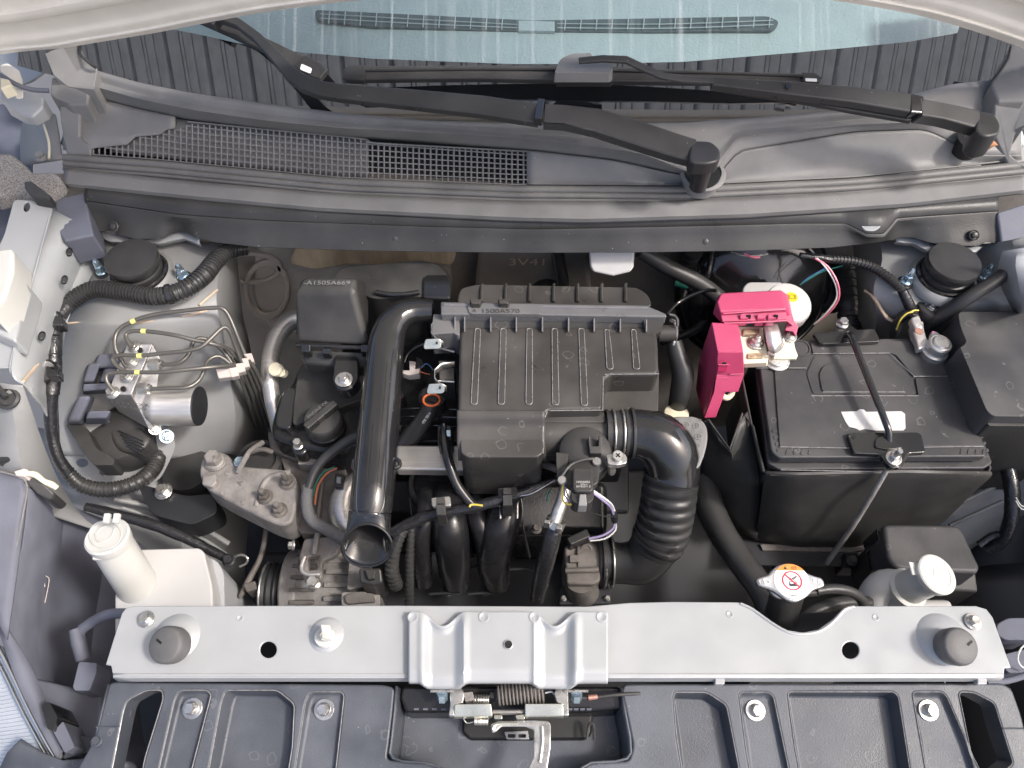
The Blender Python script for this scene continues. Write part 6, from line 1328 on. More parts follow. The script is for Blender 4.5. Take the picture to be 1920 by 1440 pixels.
# hoses and pipes by the bulkhead
hh=thing('heater_hoses','dark rubber heater hoses crossing the bulkhead behind the air box','hoses',(1260,520,-.1))
tub('hose',[(1200,470,.03),(1250,500,.01),(1310,530,-.01),(1350,560,-.03),(1380,590,-.05)],[14,15,15,15,13],M_rubber,hh,n=18)
tub('hose',[(1300,470,.0),(1290,500,-.03),(1300,540,-.06),(1320,600,-.1)],[18,17,16,15],M_rubber,hh,n=18,pitch=.009,amp=.08)
tub('hose',[(1045,470,-.02),(1050,500,-.04),(1055,530,-.06),(1052,560,-.09)],[12,12,12,11],M_rubber,hh,n=14)
tub('pipe',[(1250,590,-.02),(1275,565,-.02),(1320,545,-.01),(1345,545,-.0)],3.5,M_gloss,hh,n=10)
tub('pipe',[(1240,640,-.1),(1300,620,-.1),(1340,580,-.08)],8,M_deep,hh,n=10)
tub('green_tape',[(1266,530,-.05),(1290,536,-.05)],7,M_wgreen,hh,n=10)
tub('loom',[(1335,470,.0),(1330,500,-.01),(1326,520,-.02)],5,M_tape,hh,n=10,rough=.15)
tub('thin_pipe',[(1330,560,-.10),(1380,520,-.06),(1440,505,-.05),(1500,520,-.05)],4,M_gloss,hh,n=8)
tub('pink_lead',[(1396,476,.04),(1410,482,.04),(1425,482,.04)],2,M_wpink,hh,n=6); tub('grey_lead',[(1370,472,.04),(1400,480,.038),(1440,476,.04)],1.5,M_steel,hh,n=6)
sh=thing('suspension_boot_hose','dark ribbed rubber boot behind the battery','rubber boot',(1590,560,-.1))
tub('ribbed_boot',[(1580,490,-.06),(1585,530,-.07),(1592,580,-.08),(1595,640,-.10)],[26,24,22,22],M_rubber,sh,n=24,pitch=.012,amp=.10)
mb=MB(); mb.lathe(W(1556,545,-.08),(0,-.6,.8),[(.03,-.03),(.032,0),(.028,.003),(.01,.004)],28); part('round_cover',mb,M_rubber,sh)
rh=thing('right_harness','black corrugated harness arching over to the right strut tower','wiring harness',(1640,500,.0))
tub('loom_end',[(1500,478,.04),(1530,482,.038),(1560,486,.036)],[5,6,7],M_tape,rh,n=12,rough=.15)
tub('conduit',[(1560,486,.036),(1600,490,.034),(1640,503,.032),(1675,528,.032),(1694,548,.032)],[8,9,9,9,8],M_rubber,rh,n=16,pitch=.0045,amp=.16)
tub('taped_end',[(1692,545,.032),(1704,570,.02),(1718,600,.0)],[9,10,11],M_tape,rh,n=14)
tub('red_lead',[(1528,484,.04),(1552,500,.03),(1570,530,.02),(1572,560,.0),(1555,585,-.02),(1530,605,-.04)],2.2,M_wpink,rh,n=6)
tub('white_lead',[(1532,484,.04),(1550,504,.028),(1566,532,.018),(1568,560,.0),(1548,588,-.02),(1526,608,-.04)],1.4,M_wwhite,rh,n=6)
tub('green_lead',[(1580,498,.02),(1540,510,.01),(1515,524,.0),(1500,534,-.01)],1.4,M_wgreen,rh,n=6); tub('green_lead',[(1550,502,.02),(1520,518,.01),(1504,530,.0)],1.2,M_wblue,rh,n=6)
bk=thing('bonnet_cable_hose','thick black sleeve sweeping from the right wing down to the battery terminal','cable sleeve',(1830,540,.03))
tub('sleeve',[(1930,478,.085),(1900,500,.075),(1860,530,.062),(1820,555,.050),(1790,575,.035),(1760,595,.015),(1742,608,.0)],[9,12,13,13,14,15,14],M_rubber,bk,n=18)
# ---- fuse boxes right ----
rbx=thing('relay_box','large matt black relay box lid at the right edge beside the battery','relay box',(1870,680,-.05))
mb=MB(); mb.drop([(a,b,.040) for a,b in rnd([(1796,584),(1990,584),(2030,782),(1862,780),(1850,770),(1800,650),(1806,648),(1812,640),(1800,610)],9)],-.02,grow=1.04); part('lid',mb,M_batt,rbx,bev=.006,seg=4,lim=20)
mb=MB(); mb.drop([(a,b,.026) for a,b in rnd([(1850,778),(2030,780),(2030,800),(1852,798)],6)],-.08); part('lid_front',mb,M_black,rbx,bev=.004,seg=3)
mb=MB(); mb.drop([(1790,600,-.02),(2000,600,-.02),(2010,830,-.03),(1860,826,-.03)],-.16); part('base',mb,M_black,rbx,bev=.004)
for i in range(6):
    tub('rib',[(1890+i*10,800,-.015),(1878+i*8,845,-.05)],2.5,M_black,rbx,n=6,smooth=False)
mb=MB(); mb.drop([(1885,832,-.03),(1925,825,-.03),(1925,850,-.04),(1878,850,-.04)],-.08); part('side_latch',mb,M_black,rbx,bev=.003)
sb=thing('small_relay_box','low black relay box lid in front of the battery at lower right','relay box',(1735,1040,-.15))
mb=MB(); mb.drop([(a,b,-.075) for a,b in rnd([(1656,985),(1668,982),(1792,984),(1804,992),(1838,1062),(1834,1074),(1725,1070),(1680,1066),(1664,1045)],10)],-.12,grow=1.03); part('lid',mb,M_batt,sb,bev=.005,seg=4)
mb=MB(); mb.drop([(1650,1000,-.11),(1830,1070,-.12),(1835,1110,-.13),(1670,1100,-.13),(1640,1040,-.12)],-.2); part('base',mb,M_black,sb,bev=.003)
for L_ in ([(1643,990),(1662,992),(1668,1012),(1648,1012)],[(1650,1020),(1670,1018),(1682,1050),(1660,1050)]):
    mb=MB(); mb.drop([(a,b,-.088) for a,b in rnd(L_,3)],-.13); part('latch',mb,M_gloss,sb,bev=.001)
rc=thing('right_wing_harness','thick dark taped harness hanging at the right edge below the relay box','wiring harness',(1880,960,-.15))
tub('loom',[(1890,880,-.08),(1898,920,-.09),(1896,970,-.11),(1880,1010,-.14),(1850,1030,-.16)],[13,14,13,13,12],M_tape,rc,n=16,rough=.05)
tub('branch',[(1888,1000,-.13),(1860,1005,-.14),(1835,1022,-.15)],7,M_tape,rc,n=12)
for k in range(4): tub('white_lead',[(1905,930+k*3,-.07),(1915,945+k*3,-.07),(1935,952+k*2,-.07)],1.1,M_wwhite if k%2 else M_rubber,rc,n=6)
# ---- radiator cap and neck ----
cp=thing('radiator_cap','lobed metal radiator cap with orange and white warning sticker','radiator cap',(1482,1095,-.03))
CN=Plane(W(1483,1090,.0),(.03,-.12,1),(1,0,0))
CL=[(1419,1086),(1425,1082),(1440,1077),(1448,1068),(1458,1060),(1472,1056),(1486,1057),(1500,1063),(1514,1074),(1530,1080),(1540,1083),(1546,1091),(1546,1099),(1538,1103),(1526,1107),(1516,1117),(1506,1124),(1494,1129),(1484,1128),(1472,1123),(1458,1113),(1444,1105),(1424,1098),(1420,1093)]
# smooth outline
def sm(L_,k=4):
    o=[];n=len(L_)
    for i in range(n):
        p0,p1,p2,p3=[Vector(L_[(i+j)%n]) for j in (-1,0,1,2)]
        for s_ in range(k):
            t=s_/k; o.append(tuple(.5*((2*p1)+(p2-p0)*t+(2*p0-5*p1+4*p2-p3)*t*t+(3*p1-p0-3*p2+p3)*t**3)))
    return o
CLs=sm(CL)
plate('cap_shell',CN,[CLs],.0075,M_steel,cp,bev=.0022)
cc=Vector((1483,1092))
inn=[tuple(cc+(Vector(q)-cc)*.88) for q in CLs]
plate('cap_inner',CN.off(.0003),[inn],.001,mat('brushed_cap',(.30,.31,.33),.42,metal=.6,var=.2,vs=150),cp,bev=.0002)
plate('cap_skirt',CN.off(-.007),[circ(1483,1096,44,30,n=40)],.006,M_steel,cp,bev=.0015)
SP_=CN.off(.0009); u0=CN.uv(CN.hit(1484,1090)); ra=.0178; rb_=.0170
def loc(x,y): return (u0[0]+x*ra,u0[1]+y*rb_)
disc=[loc(math.cos(t),math.sin(t)) for t in [2*math.pi*i/60 for i in range(60)]]
def dec(loops,m,nm,lift,th=.0002):
    me=curve_mesh(loops,th,.00004,CN.M(lift)); finish(me); return place(nm,me,m,stk or cp)
stk=None; stk=dec([disc],M_paper,'sticker',.0007)
top=[loc(math.cos(t),math.sin(t)) for t in [R(38)+(R(104))*i/24 for i in range(25)]]
dec([top],M_orange,'orange_band',.0010)
dec([[loc(-.36,.68),loc(-.16,.68),loc(-.26,.88)]],M_ink,'warning_triangle',.0013)
dec([[loc(.10,.68),loc(.36,.68),loc(.36,.84),loc(.10,.84)],[loc(.13,.71),loc(.22,.71),loc(.22,.81),loc(.13,.81)],[loc(.24,.71),loc(.33,.71),loc(.33,.81),loc(.24,.81)]],M_ink,'book_symbol',.0013)
o=loc(0,0)
def ringl(r1,r2,cx,cy): return [[loc(cx+r*math.cos(t),cy+r*math.sin(t)) for t in [2*math.pi*i/40 for i in range(40)]] for r in (r1,r2)]
dec(ringl(.56,.49,.02,.02),M_red,'red_circle',.0013)
dec([[loc(.02-.40,.02+.35),loc(.02-.35,.02+.40),loc(.02+.40,.02-.35),loc(.02+.35,.02-.40)]],M_red,'red_bar',.0016)
dec([[loc(-.15,-.30),loc(.24,-.30),loc(.26,-.02),loc(-.17,-.02)],[loc(-.12,-.15),loc(.22,-.15),loc(.23,-.05),loc(-.14,-.05)]],M_ink,'tank_symbol',.0013)
for dx in (-.10,.0,.10): dec([[loc(dx,.05),loc(dx+.03,.05),loc(dx+.09,.20),loc(dx+.06,.20)]],M_ink,'steam_symbol',.0013)
dec([[loc(.05,.18),loc(.28,.30),loc(.34,.24),loc(.12,.10)]],M_castd,'hand_symbol',.0013)
dec([[loc(-.6,-.70),loc(.6,-.70),loc(.6,-.68),loc(-.6,-.68)]],M_ink,'rule_line',.0013)
text('pressure_text','108kPa',CN.off(.0012),1488,1117,4,M_ink,cp,.0001,sx=1.1)
text('pressure_stamp','1.1',CN.off(.0006),1530,1090,9,M_paper,cp,.0003,sx=1.0)
dec([[loc(x,y) for x,y in ((-1.62,.10),(-1.35,.12),(-1.22,.02),(-1.22,-.14),(-1.36,-.20),(-1.55,-.20),(-1.55,-.04))],[loc(x,y) for x,y in ((-1.5,.05),(-1.36,.06),(-1.28,0),(-1.28,-.10),(-1.38,-.14),(-1.5,-.14),(-1.48,-.04))]],M_paper,'stamped_emblem',.0010)
rn=thing('radiator_neck','black plastic radiator filler neck and top hose under the metal cap','radiator neck',(1470,1150,-.12))
tub('neck',[(1478,1100,-.012),(1470,1135,-.04),(1458,1175,-.07)],[32,30,30],M_black,rn,n=24)
tub('overflow_spigot',[(1508,1112,-.02),(1535,1110,-.02)],8,M_black,rn,n=14)
tub('overflow_hose',[(1530,1108,-.018),(1560,1104,-.02),(1590,1108,-.025),(1612,1120,-.035),(1622,1140,-.05)],[9,9.5,9.5,9.5,9.5],M_rubber,rn,n=16)
tub('lower_hose',[(1630,1130,-.09),(1580,1130,-.08),(1530,1145,-.075),(1500,1165,-.08),(1490,1190,-.09)],[12,13,14,14,14],M_rubber,rn,n=16)
mb=MB(); mb.drop([(1430,1170,-.10),(1600,1170,-.10),(1600,1260,-.10),(1430,1260,-.10)],-.2); part('radiator_tank',mb,M_manifold,rn,bev=.004)
tub('radiator_hose',[(1320,900,-.13),(1330,950,-.13),(1360,1010,-.13),(1395,1060,-.125),(1430,1110,-.12),(1450,1160,-.12)],[28,27,26,26,25,25],M_rubber,rn,n=24,step=.01,rough=.015)
# ---- coolant reservoir ----
cr=thing('coolant_reservoir','milky coolant overflow bottle with white flip cap behind the right of the bar','coolant bottle',(1690,1110,-.15))
tub('filler_elbow',[(1625,1150,-.12),(1640,1115,-.095),(1660,1098,-.085),(1690,1100,-.085),(1705,1112,-.09)],[24,28,30,30,30],M_trans,cr,n=28)
p=W(1700,1104,-.075); ax=Vector((.24,-.0,.96)).normalized(); mb=MB(); mb.lathe(p,ax,[(.018,-.03),(.0185,-.002),(.022,0),(.022,.003),(.018,.005),(.0172,.045),(.016,.046)],36); part('neck',mb,M_white,cr)
mb=MB(); c=p+ax*.047; mb.lathe(c,ax,[(.0205,-.006),(.0215,-.001),(.0215,.001),(.0200,.0022),(.0150,.0024),(.0145,.0018),(.0060,.0020),(.0055,.0026),(.002,.0028)],40); part('cap',mb,M_white,cr)
mb=MB(); mb.box(c+Vector((-.021,.006,0)),(.012,.014,.003),Matrix.Rotation(.3,3,'Y')); part('cap_tab',mb,M_white,cr,bev=.001)
mb=MB(); mb.drop([(1630,1120,-.13),(1790,1120,-.13),(1800,1220,-.13),(1620,1220,-.13)],-.25); part('bottle',mb,M_trans,cr,bev=.01,seg=3)
# ================= left bay: harness, ABS, washer =================
ch=thing('left_corrugated_harness','thick black corrugated harness over the left strut tower, looping down below the brake unit','wiring harness',(250,560,.0))
tub('conduit',[(462,466,.03),(430,470,.038),(405,488,.045),(380,518,.050),(340,545,.052),(290,556,.050),(235,548,.048),(180,542,.046),(145,556,.042),(118,580,.035)],[13,15,17,18,17.5,17,17,16.5,16,13],M_rubber,ch,n=24,pitch=.0042,amp=.13,ang=60)
tub('tie',[(314,553,.0525),(322,551,.0525)],[20,20],M_gloss,ch,n=20,smooth=False)
tub('taped_trunk',[(132,568,.036),(112,590,.036),(103,610,.035),(101,650,.028),(100,700,.012),(97,740,.0)],[14,15,14,14,15,13],M_tape,ch,n=18,rough=.05)
tub('taped_trunk',[(97,735,.0),(94,780,-.02),(98,820,-.04),(110,860,-.06),(130,890,-.08)],[12,11,11,11,12],M_tape,ch,n=18,rough=.05)
tub('lower_conduit',[(126,884,-.078),(150,908,-.09),(190,918,-.10),(230,914,-.105),(265,900,-.11),(288,878,-.115),(298,850,-.12),(292,820,-.13)],[13,14,15,15,15,15,14,12],M_rubber,ch,n=20,pitch=.0042,amp=.13,ang=60)
for x,y,z in ((94,600,.045),(86,695,.03)):
    mb=MB(); mb.lathe(W(x,y,z),(.2,-.5,.85),[(.0125,-.012),(.013,0),(.011,.003),(.005,.0035)],20); part('clip',mb,M_gloss,ch)
    mb=MB(); mb.drop([(x-2,y-10,z+.006),(x+22,y-8,z+.006),(x+24,y+10,z+.004),(x,y+10,z+.004)],z-.01); part('clip_band',mb,M_gloss,ch,bev=.002)
for y in (630,665,690): tub('tape_edge',[(86,y,.030),(101,y-2,.040),(117,y,.030)],1.2,M_gloss,ch,n=6)
lc=thing('side_harness','dark taped loom slanting from the wheel house towards the engine mount','wiring harness',(300,980,-.15))
tub('loom',[(160,950,-.12),(220,965,-.13),(290,985,-.14),(350,1010,-.15),(400,1035,-.16),(440,1055,-.165)],[8,10,10,10,9,8],M_tape,lc,n=14,rough=.08)
tub('ring_terminal',[(436,1046,-.155),(452,1040,-.15),(464,1046,-.15),(462,1056,-.155),(450,1062,-.16)],2.4,M_steel,lc,n=8)
bolt(430,1052,-.155,9,M_deep,lc,washer=1.4)
tub('loom',[(450,1120,-.18),(468,1085,-.175),(490,1040,-.17),(500,990,-.17)],[5,6,5,5],M_castd,lc,n=10)
for L_ in ([(455,1095),(478,1088),(482,1104),(462,1110)],): 
    mb=MB(); mb.drop([(a,b,-.165) for a,b in L_],-.19); part('connector',mb,M_castd,lc,bev=.002)
# ---- brake modulator ----
ab_=thing('brake_modulator','cast metal brake modulator block with round motor and black connectors','brake modulator',(260,760,-.1))
top=[(240,646,.028),(285,645,.028),(262,703,.012),(215,706,.012)]
mb=MB(); mb.block([(238,646,.018),(286,645,.018),(246,740,-.010),(200,740,-.010)],[(238,652,-.075),(300,652,-.075),(282,806,-.075),(222,772,-.075)]); part('valve_block',mb,M_alu,ab_,bev=.0012)
mb=MB(); mb.block([(246,740,-.012),(286,646,.016),(300,672,.004),(286,805,-.060),(280,806,-.065)],[(246,745,-.05),(280,660,-.05),(292,680,-.05),(284,805,-.075),(278,806,-.075)]); part('block_side',mb,M_alu,ab_,bev=.001)
a0=W(299,760,-.045); mb=MB(); mb.lathe(a0,(1,-.02,0),[(.020,-.010),(.0245,-.004),(.0252,.002),(.0243,.004),(.0243,.044),(.0232,.048),(.0222,.048)],48); part('motor',mb,M_lite,ab_)
mb=MB(); mb.lathe(a0+Vector((.0475,-.0010,0)),(1,-.02,0),[(.0240,0),(.0236,.0016),(.012,.002)],40); part('motor_end',mb,M_deep,ab_)
for x,y,z in ((249,741-60,0.0),): pass
for x,y,z in ((252,652,.0165),(246,678,.0085),(238,706,.001),(212,736,-.0085)):
    mb=MB(); hexbolt(mb,W(x,y,z),.0055,(-.05,-.25,1),washer=1.45,h=.006); part('pipe_union',mb,M_steel,ab_,ang=25)
for x,y,z in ((284,684,.0),(262,729,-.006)):
    mb=MB(); q=W(x,y,z); mb.lathe(q,(1,0,.1),[(.0075,0),(.0075,.010),(.006,.011)],6); mb.lathe(q+Vector((.010,0,.001)),(1,0,.1),[(.004,0),(.004,.004)],12); part('pipe_union',mb,M_steel,ab_,ang=25)
for x,y,z in ((262,656,.0155),(231,729,-.0055)):
    mb=MB(); mb.lathe(W(x,y,z+.002),(0,-.3,1),[(.0032,-.002),(.0032,.0006)],14); part('mount_hole',mb,M_ink,ab_)
MP=P3((210,745,-.012),(245,745,-.012),(270,790,-.055))
text('etched_code','XXXX XXX',MP.off(.004),243,757,6,M_castd,ab_,.0003,rot=-.15); text('etched_code','XX XXXX',MP.off(.004),250,765,5,M_castd,ab_,.0003,rot=-.2)
# control unit and plugs
ec=thing('brake_control_unit','haze-tinted black control unit with large lever plugs at left of the modulator','control unit',(170,800,-.1))
mb=MB(); mb.block([(184,664,.0),(238,662,.0),(228,690,-.01),(176,690,-.01)],[(180,668,-.06),(245,668,-.06),(240,700,-.06),(170,700,-.06)]); part('upper_housing',mb,M_veiled,ec,bev=.003,seg=3)
mb=MB(); mb.block([(166,682,-.005),(190,680,-.005),(176,716,-.02),(155,716,-.02)],[(160,684,-.05),(190,684,-.05),(178,734,-.06),(152,734,-.06)]); part('plug_lever',mb,M_veiled,ec,bev=.003,seg=3)
mb=MB(); mb.block([(196,690,-.012),(228,690,-.012),(214,716,-.022),(186,716,-.022)],[(194,690,-.06),(232,690,-.06),(220,730,-.06),(184,730,-.06)]); part('plug_body',mb,M_veiled,ec,bev=.003,seg=3)
mb=MB(); mb.block([(156,720,-.018),(210,718,-.018),(206,730,-.025),(155,734,-.025)],[(156,722,-.06),(212,722,-.06),(206,738,-.06),(155,740,-.06)]); part('plug_collar',mb,M_veiled,ec,bev=.002)
mb=MB(); mb.block([(146,742,-.022),(172,741,-.022),(150,790,-.045),(124,790,-.045)],[(146,744,-.06),(180,744,-.06),(160,800,-.075),(122,798,-.07)]); part('lower_lever',mb,M_veiled,ec,bev=.005,seg=3)
mb=MB(); mb.drop([(a,b,-.062) for a,b in rnd([(122,795),(160,798),(180,840),(215,860),(212,872),(176,872),(165,860)],6)],-.09); part('lever_arm',mb,M_rubber,ec,bev=.002)
mb=MB(); mb.block([(166,771,-.030),(208,770,-.030),(200,784,-.038),(160,785,-.038)],[(166,772,-.07),(210,772,-.07),(202,796,-.07),(160,796,-.07)]); part('cap_plate',mb,M_veiled,ec,bev=.002)
mb=MB(); mb.lathe(W(235,820,-.105),(0,-.25,1),[(.042,-.02),(.043,0),(.040,.012),(.033,.020),(.020,.023)],36); part('round_cover',mb,M_rubber,ec)
mb=MB(); mb.drop([(a,b,-.082) for a,b in rnd([(208,785),(238,784),(268,800),(284,820),(262,848),(218,842),(200,808)],14)],-.12); part('cover_shell',mb,M_rubber,ec,bev=.006,seg=3)
for i in range(5): tub('wire_strip',[(222+i*4,808+i*7,-.080),(246+i*3,818+i*7,-.080),(268+i*2,828+i*7,-.082)],1.5,M_gloss,ec,n=6)
mb=MB(); hexbolt(mb,W(312,818,-.085),.0052,(.6,-.3,.7),stud=1.6); part('mount_nut',mb,M_zinc,ec,ang=25)
mb=MB(); hexbolt(mb,W(290,804,-.07),.0045,(.6,-.3,.7)); part('mount_screw',mb,M_steel,ec,ang=25)
# ---- brake lines ----
bp=thing('brake_lines','six bent steel brake lines with yellow tape bands, held in a pale clip','brake pipes',(340,680,.02))
lines=[([(238,690,.004),(228,675,.012),(217,655,.020),(216,632,.026),(226,615,.030),(250,602,.034),(272,594,.036),(300,588,.036),(350,582,.036),(400,577,.034),(418,579,.032),(430,594,.024),(445,630,.008),(462,672,-.015)],(250,604)),
 ([(247,652,.028),(240,640,.030),(236,628,.032),(246,621,.034),(270,621,.034),(300,624,.034),(335,630,.032),(365,638,.026),(400,645,.018),(430,656,.0),(452,680,-.02)],(277,623)),
 ([(240,700,.014),(224,690,.018),(214,680,.020),(212,672,.022),(225,666,.026),(262,667,.028),(310,662,.028),(350,658,.028),(378,650,.028),(398,632,.030),(418,614,.030),(430,620,.024),(442,650,.004),(456,684,-.018)],(260,667)),
 ([(212,732,.002),(202,718,.010),(199,707,.014),(206,700,.016),(240,698,.018),(300,698,.018),(350,693,.016),(400,688,.008),(440,684,-.010)],(243,699)),
 ([(297,683,.002),(320,683,.004),(340,678,.006),(355,662,.008),(362,642,.010),(375,634,.010),(395,640,.004),(420,660,-.008),(440,690,-.02)],None),
 ([(276,729,-.006),(310,728,-.006),(345,728,-.008),(365,720,-.010),(378,704,-.010),(386,690,-.008),(392,676,-.008),(410,670,-.012),(435,680,-.02)],None)]
lines[5]=([(276,729,-.004),(320,728,-.004),(352,726,-.006),(372,714,-.008),(382,696,-.004),(390,676,-.004),(412,668,-.008),(440,690,-.02)],None)
for i,(L_,tp) in enumerate(lines):
    tub('pipe',L_,4.0,M_pipe,bp,n=14,step=.01)
    if tp:
        C_,_,T_=o_last[0]; c=min(range(len(C_)),key=lambda k:(C_[k]-W(tp[0],tp[1],.03)).length)
        mb=MB(); mb.tube([C_[c]-T_[c]*.0028,C_[c]+T_[c]*.0028],4.0*mpp(C_[c])*1.18,14,smooth=False); part('tape_band',mb,M_ytape,bp)
for x in (436,447,456,465,472): 
    tub('down_pipe',[(x-6,670+ (x-436)*.1,-.016),(x+10,700,-.04),(x+30,750,-.10),(x+46,800,-.17)],3.6,M_pipe,bp,n=10)
for i,(x,y) in enumerate(((404,692),(428,690),(440,682),(448,673),(456,664))):
    w_=30 if i==0 else 16
    mb=MB(); mb.block([(x,y,-.012+i*.001),(x+w_,y-2,-.012+i*.001),(x+w_+5,y+14,-.020),(x+6,y+18,-.020)],[(x+2,y+6,-.035),(x+w_,y+4,-.035),(x+w_+7,y+20,-.035),(x+8,y+24,-.035)]); part('pipe_clip',mb,M_blocks,bp,bev=.001)
# ---- washer bottle ----
wb=thing('washer_bottle','milky washer bottle with slanting filler neck and white screen-wash cap','washer bottle',(280,1080,-.2))
mb=MB(); mb.drop([(a,b,-.10) for a,b in rnd([(255,1030),(372,1027),(382,1034),(398,1100),(400,1200),(215,1200),(215,1110),(250,1060)],12)],-.28,grow=1.05); part('tank',mb,M_trans,wb,bev=.008,seg=4)
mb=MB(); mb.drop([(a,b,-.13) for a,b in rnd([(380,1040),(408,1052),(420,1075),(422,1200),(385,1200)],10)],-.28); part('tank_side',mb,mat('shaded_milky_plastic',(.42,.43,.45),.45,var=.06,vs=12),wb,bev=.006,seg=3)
p0_=W(202,1008,-.018); p1_=W(270,1118,-.125); mb=MB(); mb.tube([p0_,p0_.lerp(p1_,.5),p1_],[.0205,.0215,.0225],32,smooth=True); part('filler_neck',mb,M_white,wb)
ax=(p0_-p1_).normalized(); ax=(ax+Vector((0,.05,.5))).normalized()
mb=MB(); mb.lathe(p0_,ax,[(.0215,-.010),(.0225,-.004),(.0228,.002),(.021,.0040),(.019,.0030),(.016,.0030),(.004,.0034)],44); wcp=part('cap',mb,M_white,wb)
for x,y in ((201,972),(219,972)):
    mb=MB(); c=W(x,y,.006); mb.box(c,(.006,.010,.006),Matrix.Rotation(.2,3,'X')); part('hinge_lug',mb,M_white,wcp,bev=.001)
mb=MB(); c=W(186,1042,-.022); mb.box(c,(.012,.010,.005)); part('lift_tab',mb,M_white,wb,bev=.002)
# embossed windscreen symbol
XP=Plane(p0_+ax*.0036,ax)
for L_ in ([(178,1000),(184,1016),(206,1010),(214,992)],[(182,998),(190,990),(206,986),(214,992)],): 
    mb=MB(); mb.tube([XP.hit(*q) for q in L_],.0007,6); part('washer_symbol',mb,M_white,wcp)
ci2=[XP.hit(*q) for q in circ(197,1003,30,26,n=30)]; mb=MB(); mb.tube(ci2+[ci2[0]],.0006,6,smooth=False,caps=False); part('cap_bead',mb,M_white,wb)
# wiring stub, latch strap at left
cs=thing('wing_connector','cream tipped connector strap on a black bracket at the left edge','connector',(60,900,.0))
tub('cream_strap',[(50,888,.008),(66,890,.004),(82,902,-.004),(96,908,-.010),(107,915,-.015)],[5,6,5,6,5],M_cream,cs,n=10)
mb=MB(); mb.drop([(25,884,.012),(44,878,.012),(52,880,.012),(46,894,.008),(30,892,.008)],-.005); part('clip_head',mb,M_blocks,cs,bev=.001)
mb=MB(); mb.drop([(46,888,.0),(68,898,.0),(104,925,-.02),(96,940,-.025),(70,925,-.01),(48,905,.0)],-.05); part('black_bracket',mb,M_rubber,cs,bev=.003)
mb=MB(); mb.drop([(-10,840,.03),(12,836,.03),(22,846,.028),(18,862,.022),(-10,868,.02)],.0); part('black_boss',mb,M_rubber,cs,bev=.003)
# ---- front left corner: liner, headlamp ----
ll=thing('left_front_liner','haze-tinted blue grey inner liner panel behind the left headlamp, with scratches','liner',(120,1150,-.15))
sheet('liner_sheet',[Z((-40,880,.01),(0,884,.008),(40,895,.0),(52,915,-.004)),Z((-60,1000,-.01),(-10,1000,-.012),(25,1010,-.018),(40,1020,-.022)),Z((-80,1150,-.03),(-30,1150,-.034),(0,1170,-.036),(15,1200,-.04))],M_veiled,ll,sub=4,solid=.002)
sheet('liner_wall',[Z((52,915,-.006),(120,945,-.10),(200,975,-.17),(280,1030,-.24)),Z((40,1020,-.03),(110,1040,-.16),(190,1080,-.24),(270,1120,-.28)),Z((10,1170,-.05),(90,1190,-.19),(170,1210,-.26),(260,1230,-.30)),Z((40,1300,-.10),(110,1310,-.21),(180,1310,-.27),(260,1330,-.31)),Z((80,1440,-.14),(140,1440,-.22),(200,1450,-.28),(280,1470,-.31)),Z((80,1600,-.14),(140,1600,-.22),(200,1600,-.28),(280,1600,-.31))],M_veiled,ll,sub=4,solid=.002)
tub('panel_edge',[(0,884,.010),(30,892,.006),(46,900,.0),(51,918,-.004),(46,950,-.008),(34,1010,-.018),(24,1060,-.025),(8,1110,-.03)],1.8,M_cowl,ll,n=6)
for L_ in ([(72,1064,-.12),(86,1080,-.13),(92,1088,-.132),(84,1130,-.15)],[(78,1056,-.12),(84,1100,-.135)]): tub('scratch',L_,.8,M_blocks,ll,n=4)
fh=thing('front_left_harness','haze-tinted black lamp plug and wire hanging beside the left end of the bar','wiring plug',(150,1230,-.1))
tub('wire',[(240,1150,-.05),(205,1152,-.06),(175,1165,-.08),(150,1185,-.09),(152,1215,-.10),(160,1235,-.11)],[9,10,10,10,12,10],M_veiled,fh,n=14)
mb=MB(); mb.drop([(a,b,-.085) for a,b in rnd([(148,1240),(182,1243),(180,1262),(168,1295),(140,1295),(136,1288)],4)],-.12); part('plug_body',mb,M_veiled,fh,bev=.003)
tub('cover_sleeve',[(140,1180,-.085),(146,1205,-.09),(156,1234,-.10)],[10,12,13],M_veiled,fh,n=12)
hl=thing('headlamp','corner of the left headlamp with ribbed clear lens and chrome edge','headlamp',(30,1360,-.12))
HLP=P3((0,1210,-.06),(110,1425,-.09),(-40,1420,-.10))
lns=plate('lens',HLP,[[(-60,1190),(-4,1215),(35,1290),(80,1380),(112,1424),(60,1440),(-60,1440)]],.01,M_lens,hl,bev=.002)
for i in range(30):
    y=1232+i*7; x1=-2+(y-1215)*.52
    tub('lens_rib',[HLP.off(.0006).hit(-40,y+14),HLP.off(.0006).hit(x1-14,y)],1.3,M_lens,lns,n=5,smooth=False)
tub('chrome_rim',[HLP.off(.004).hit(*q) for q in ((-20,1185),(20,1262),(60,1345),(104,1424))],5,M_chrome,hl,n=12)
tub('inner_rim',[HLP.off(.003).hit(*q) for q in ((-30,1195),(6,1262),(44,1340),(88,1420))],4,M_chrome,hl,n=10)
sheet('rear_housing',[Z((-20,1130,-.05),(0,1160,-.05)),Z((22,1255,-.06),(50,1235,-.065)),Z((62,1340,-.07),(85,1310,-.075)),Z((108,1424,-.08),(125,1400,-.085))],M_veiled,hl,sub=3,solid=.003)
mb=MB(); mb.drop([(a,b,-.055) for a,b in rnd([(78,1322),(92,1315),(108,1345),(100,1372),(88,1366)],4)],-.10); part('adjuster',mb,M_gloss,hl,bev=.002)
mb=MB(); mb.drop([(a,b,-.060) for a,b in rnd([(100,1372),(118,1352),(140,1400),(122,1412)],3)],-.10); part('lamp_tab',mb,M_veiled,hl,bev=.002)
lf_=thing('lower_left_bracket','dark bumper bracket and trim at the bottom left corner','bumper bracket',(120,1400,-.1))
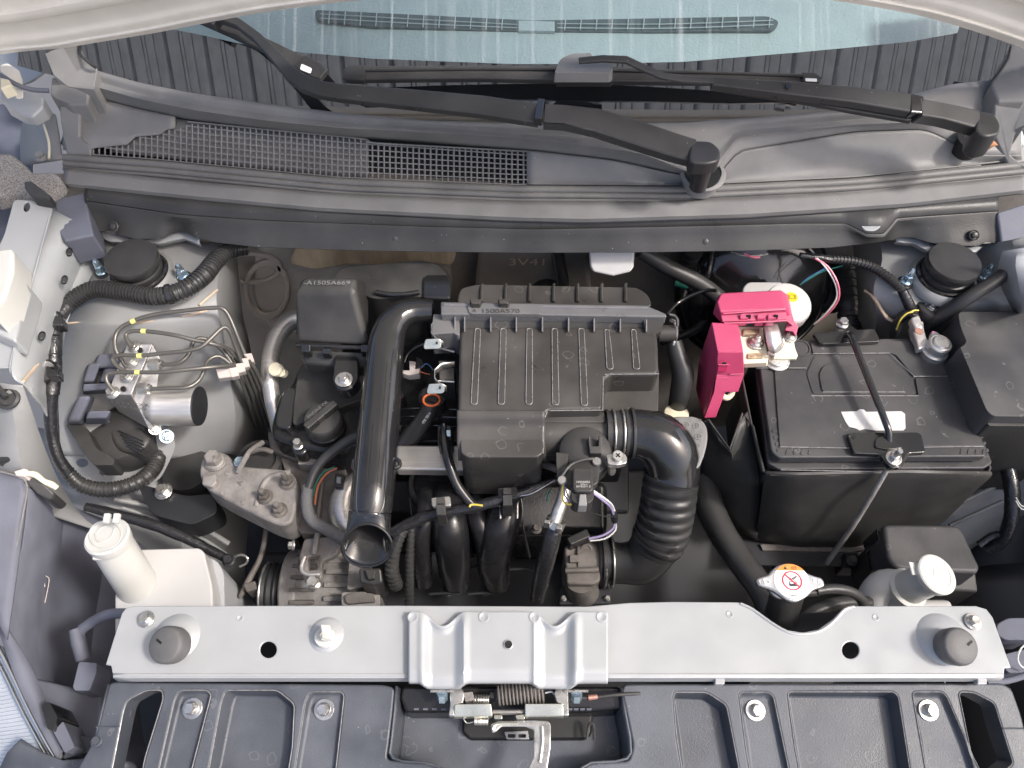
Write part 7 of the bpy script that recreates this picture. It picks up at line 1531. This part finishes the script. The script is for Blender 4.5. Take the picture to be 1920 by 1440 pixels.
mb=MB(); mb.drop([(a,b,-.085) for a,b in rnd([(140,1380),(180,1380),(196,1390),(190,1402),(165,1410),(150,1415),(118,1424),(124,1400)],5)],-.12); part('bracket_arm',mb,M_tray,lf_,bev=.003)
sheet('bumper_top',[Z((14,1410,-.07),(40,1385,-.07),(80,1410,-.075),(120,1426,-.08),(180,1420,-.08),(250,1428,-.08)),Z((0,1440,-.08),(40,1430,-.08),(80,1440,-.08),(120,1445,-.085),(180,1440,-.085),(260,1445,-.085)),Z((-40,1520,-.12),(40,1520,-.12),(80,1520,-.12),(120,1520,-.12),(180,1520,-.12),(260,1520,-.12))],M_tray,lf_,sub=3,solid=.003)
mb=MB(); mb.drop([(60,1270,-.14),(128,1286,-.14),(150,1298,-.14),(190,1300,-.14),(186,1400,-.15),(120,1400,-.15),(90,1340,-.14)],-.2); part('lower_box',mb,M_veiled,lf_,bev=.004)
# ---- front right corner ----
rl=thing('right_front_liner','dark liner and lamp wiring at the right end of the bar','liner',(1900,1250,-.15))
sheet('liner_sheet',[Z((1760,1080,-.22),(1850,1060,-.2),(1990,1050,-.16)),Z((1780,1200,-.24),(1880,1200,-.22),(2000,1200,-.16)),Z((1800,1320,-.25),(1900,1320,-.23),(2020,1320,-.16)),Z((1800,1500,-.25),(1940,1500,-.23),(2040,1500,-.16))],M_deep,rl,sub=3,solid=.002)
mb=MB(); mb.drop([(a,b,-.09) for a,b in rnd([(1868,1170),(1890,1158),(1940,1158),(1940,1200),(1885,1200),(1870,1190)],8)],-.13); part('lamp_plug',mb,M_veiled,rl,bev=.005)
tub('white_lead',[(1935,1200,-.08),(1915,1215,-.08),(1908,1235,-.085),(1916,1250,-.09),(1935,1258,-.09)],1.6,M_wwhite,rl,n=6)
tub('cable',[(1850,1280,-.06),(1890,1276,-.06),(1935,1262,-.055)],6,M_veiled,rl,n=12)
mb=MB(); mb.drop([(a,b,-.10) for a,b in rnd([(1870,1230),(1930,1215),(1940,1260),(1890,1262)],8)],-.14); part('bracket',mb,M_veiled,rl,bev=.005)

fbm=thing('front_bumper','silver painted bumper skin below the front edge of the splash tray','bumper',Vector((CX,.05,-.5)))
sheet('bumper_skin',[[Vector((x,.085-.10*(x-CX)**2+dy,z)) for x in (-.75,-.5,-.25,0,.25,.5,.83)] for dy,z in ((.0,-.10),(-.03,-.13),(-.05,-.25),(-.05,-.6))],M_paint,fbm,sub=3,solid=.003)
rwp=thing('car_wing','silver outer wing panel at the far right beyond the relay box','wing panel',Vector((.76,.45,-.1)))
sheet('wing_skin',[[Vector((x,y,z)) for y in (.10,.3,.5,.7,.95)] for x,z in ((.70,.045),(.73,.075),(.80,.06),(.83,-.1),(.83,-.6))],M_paint,rwp,sub=3,solid=.002)
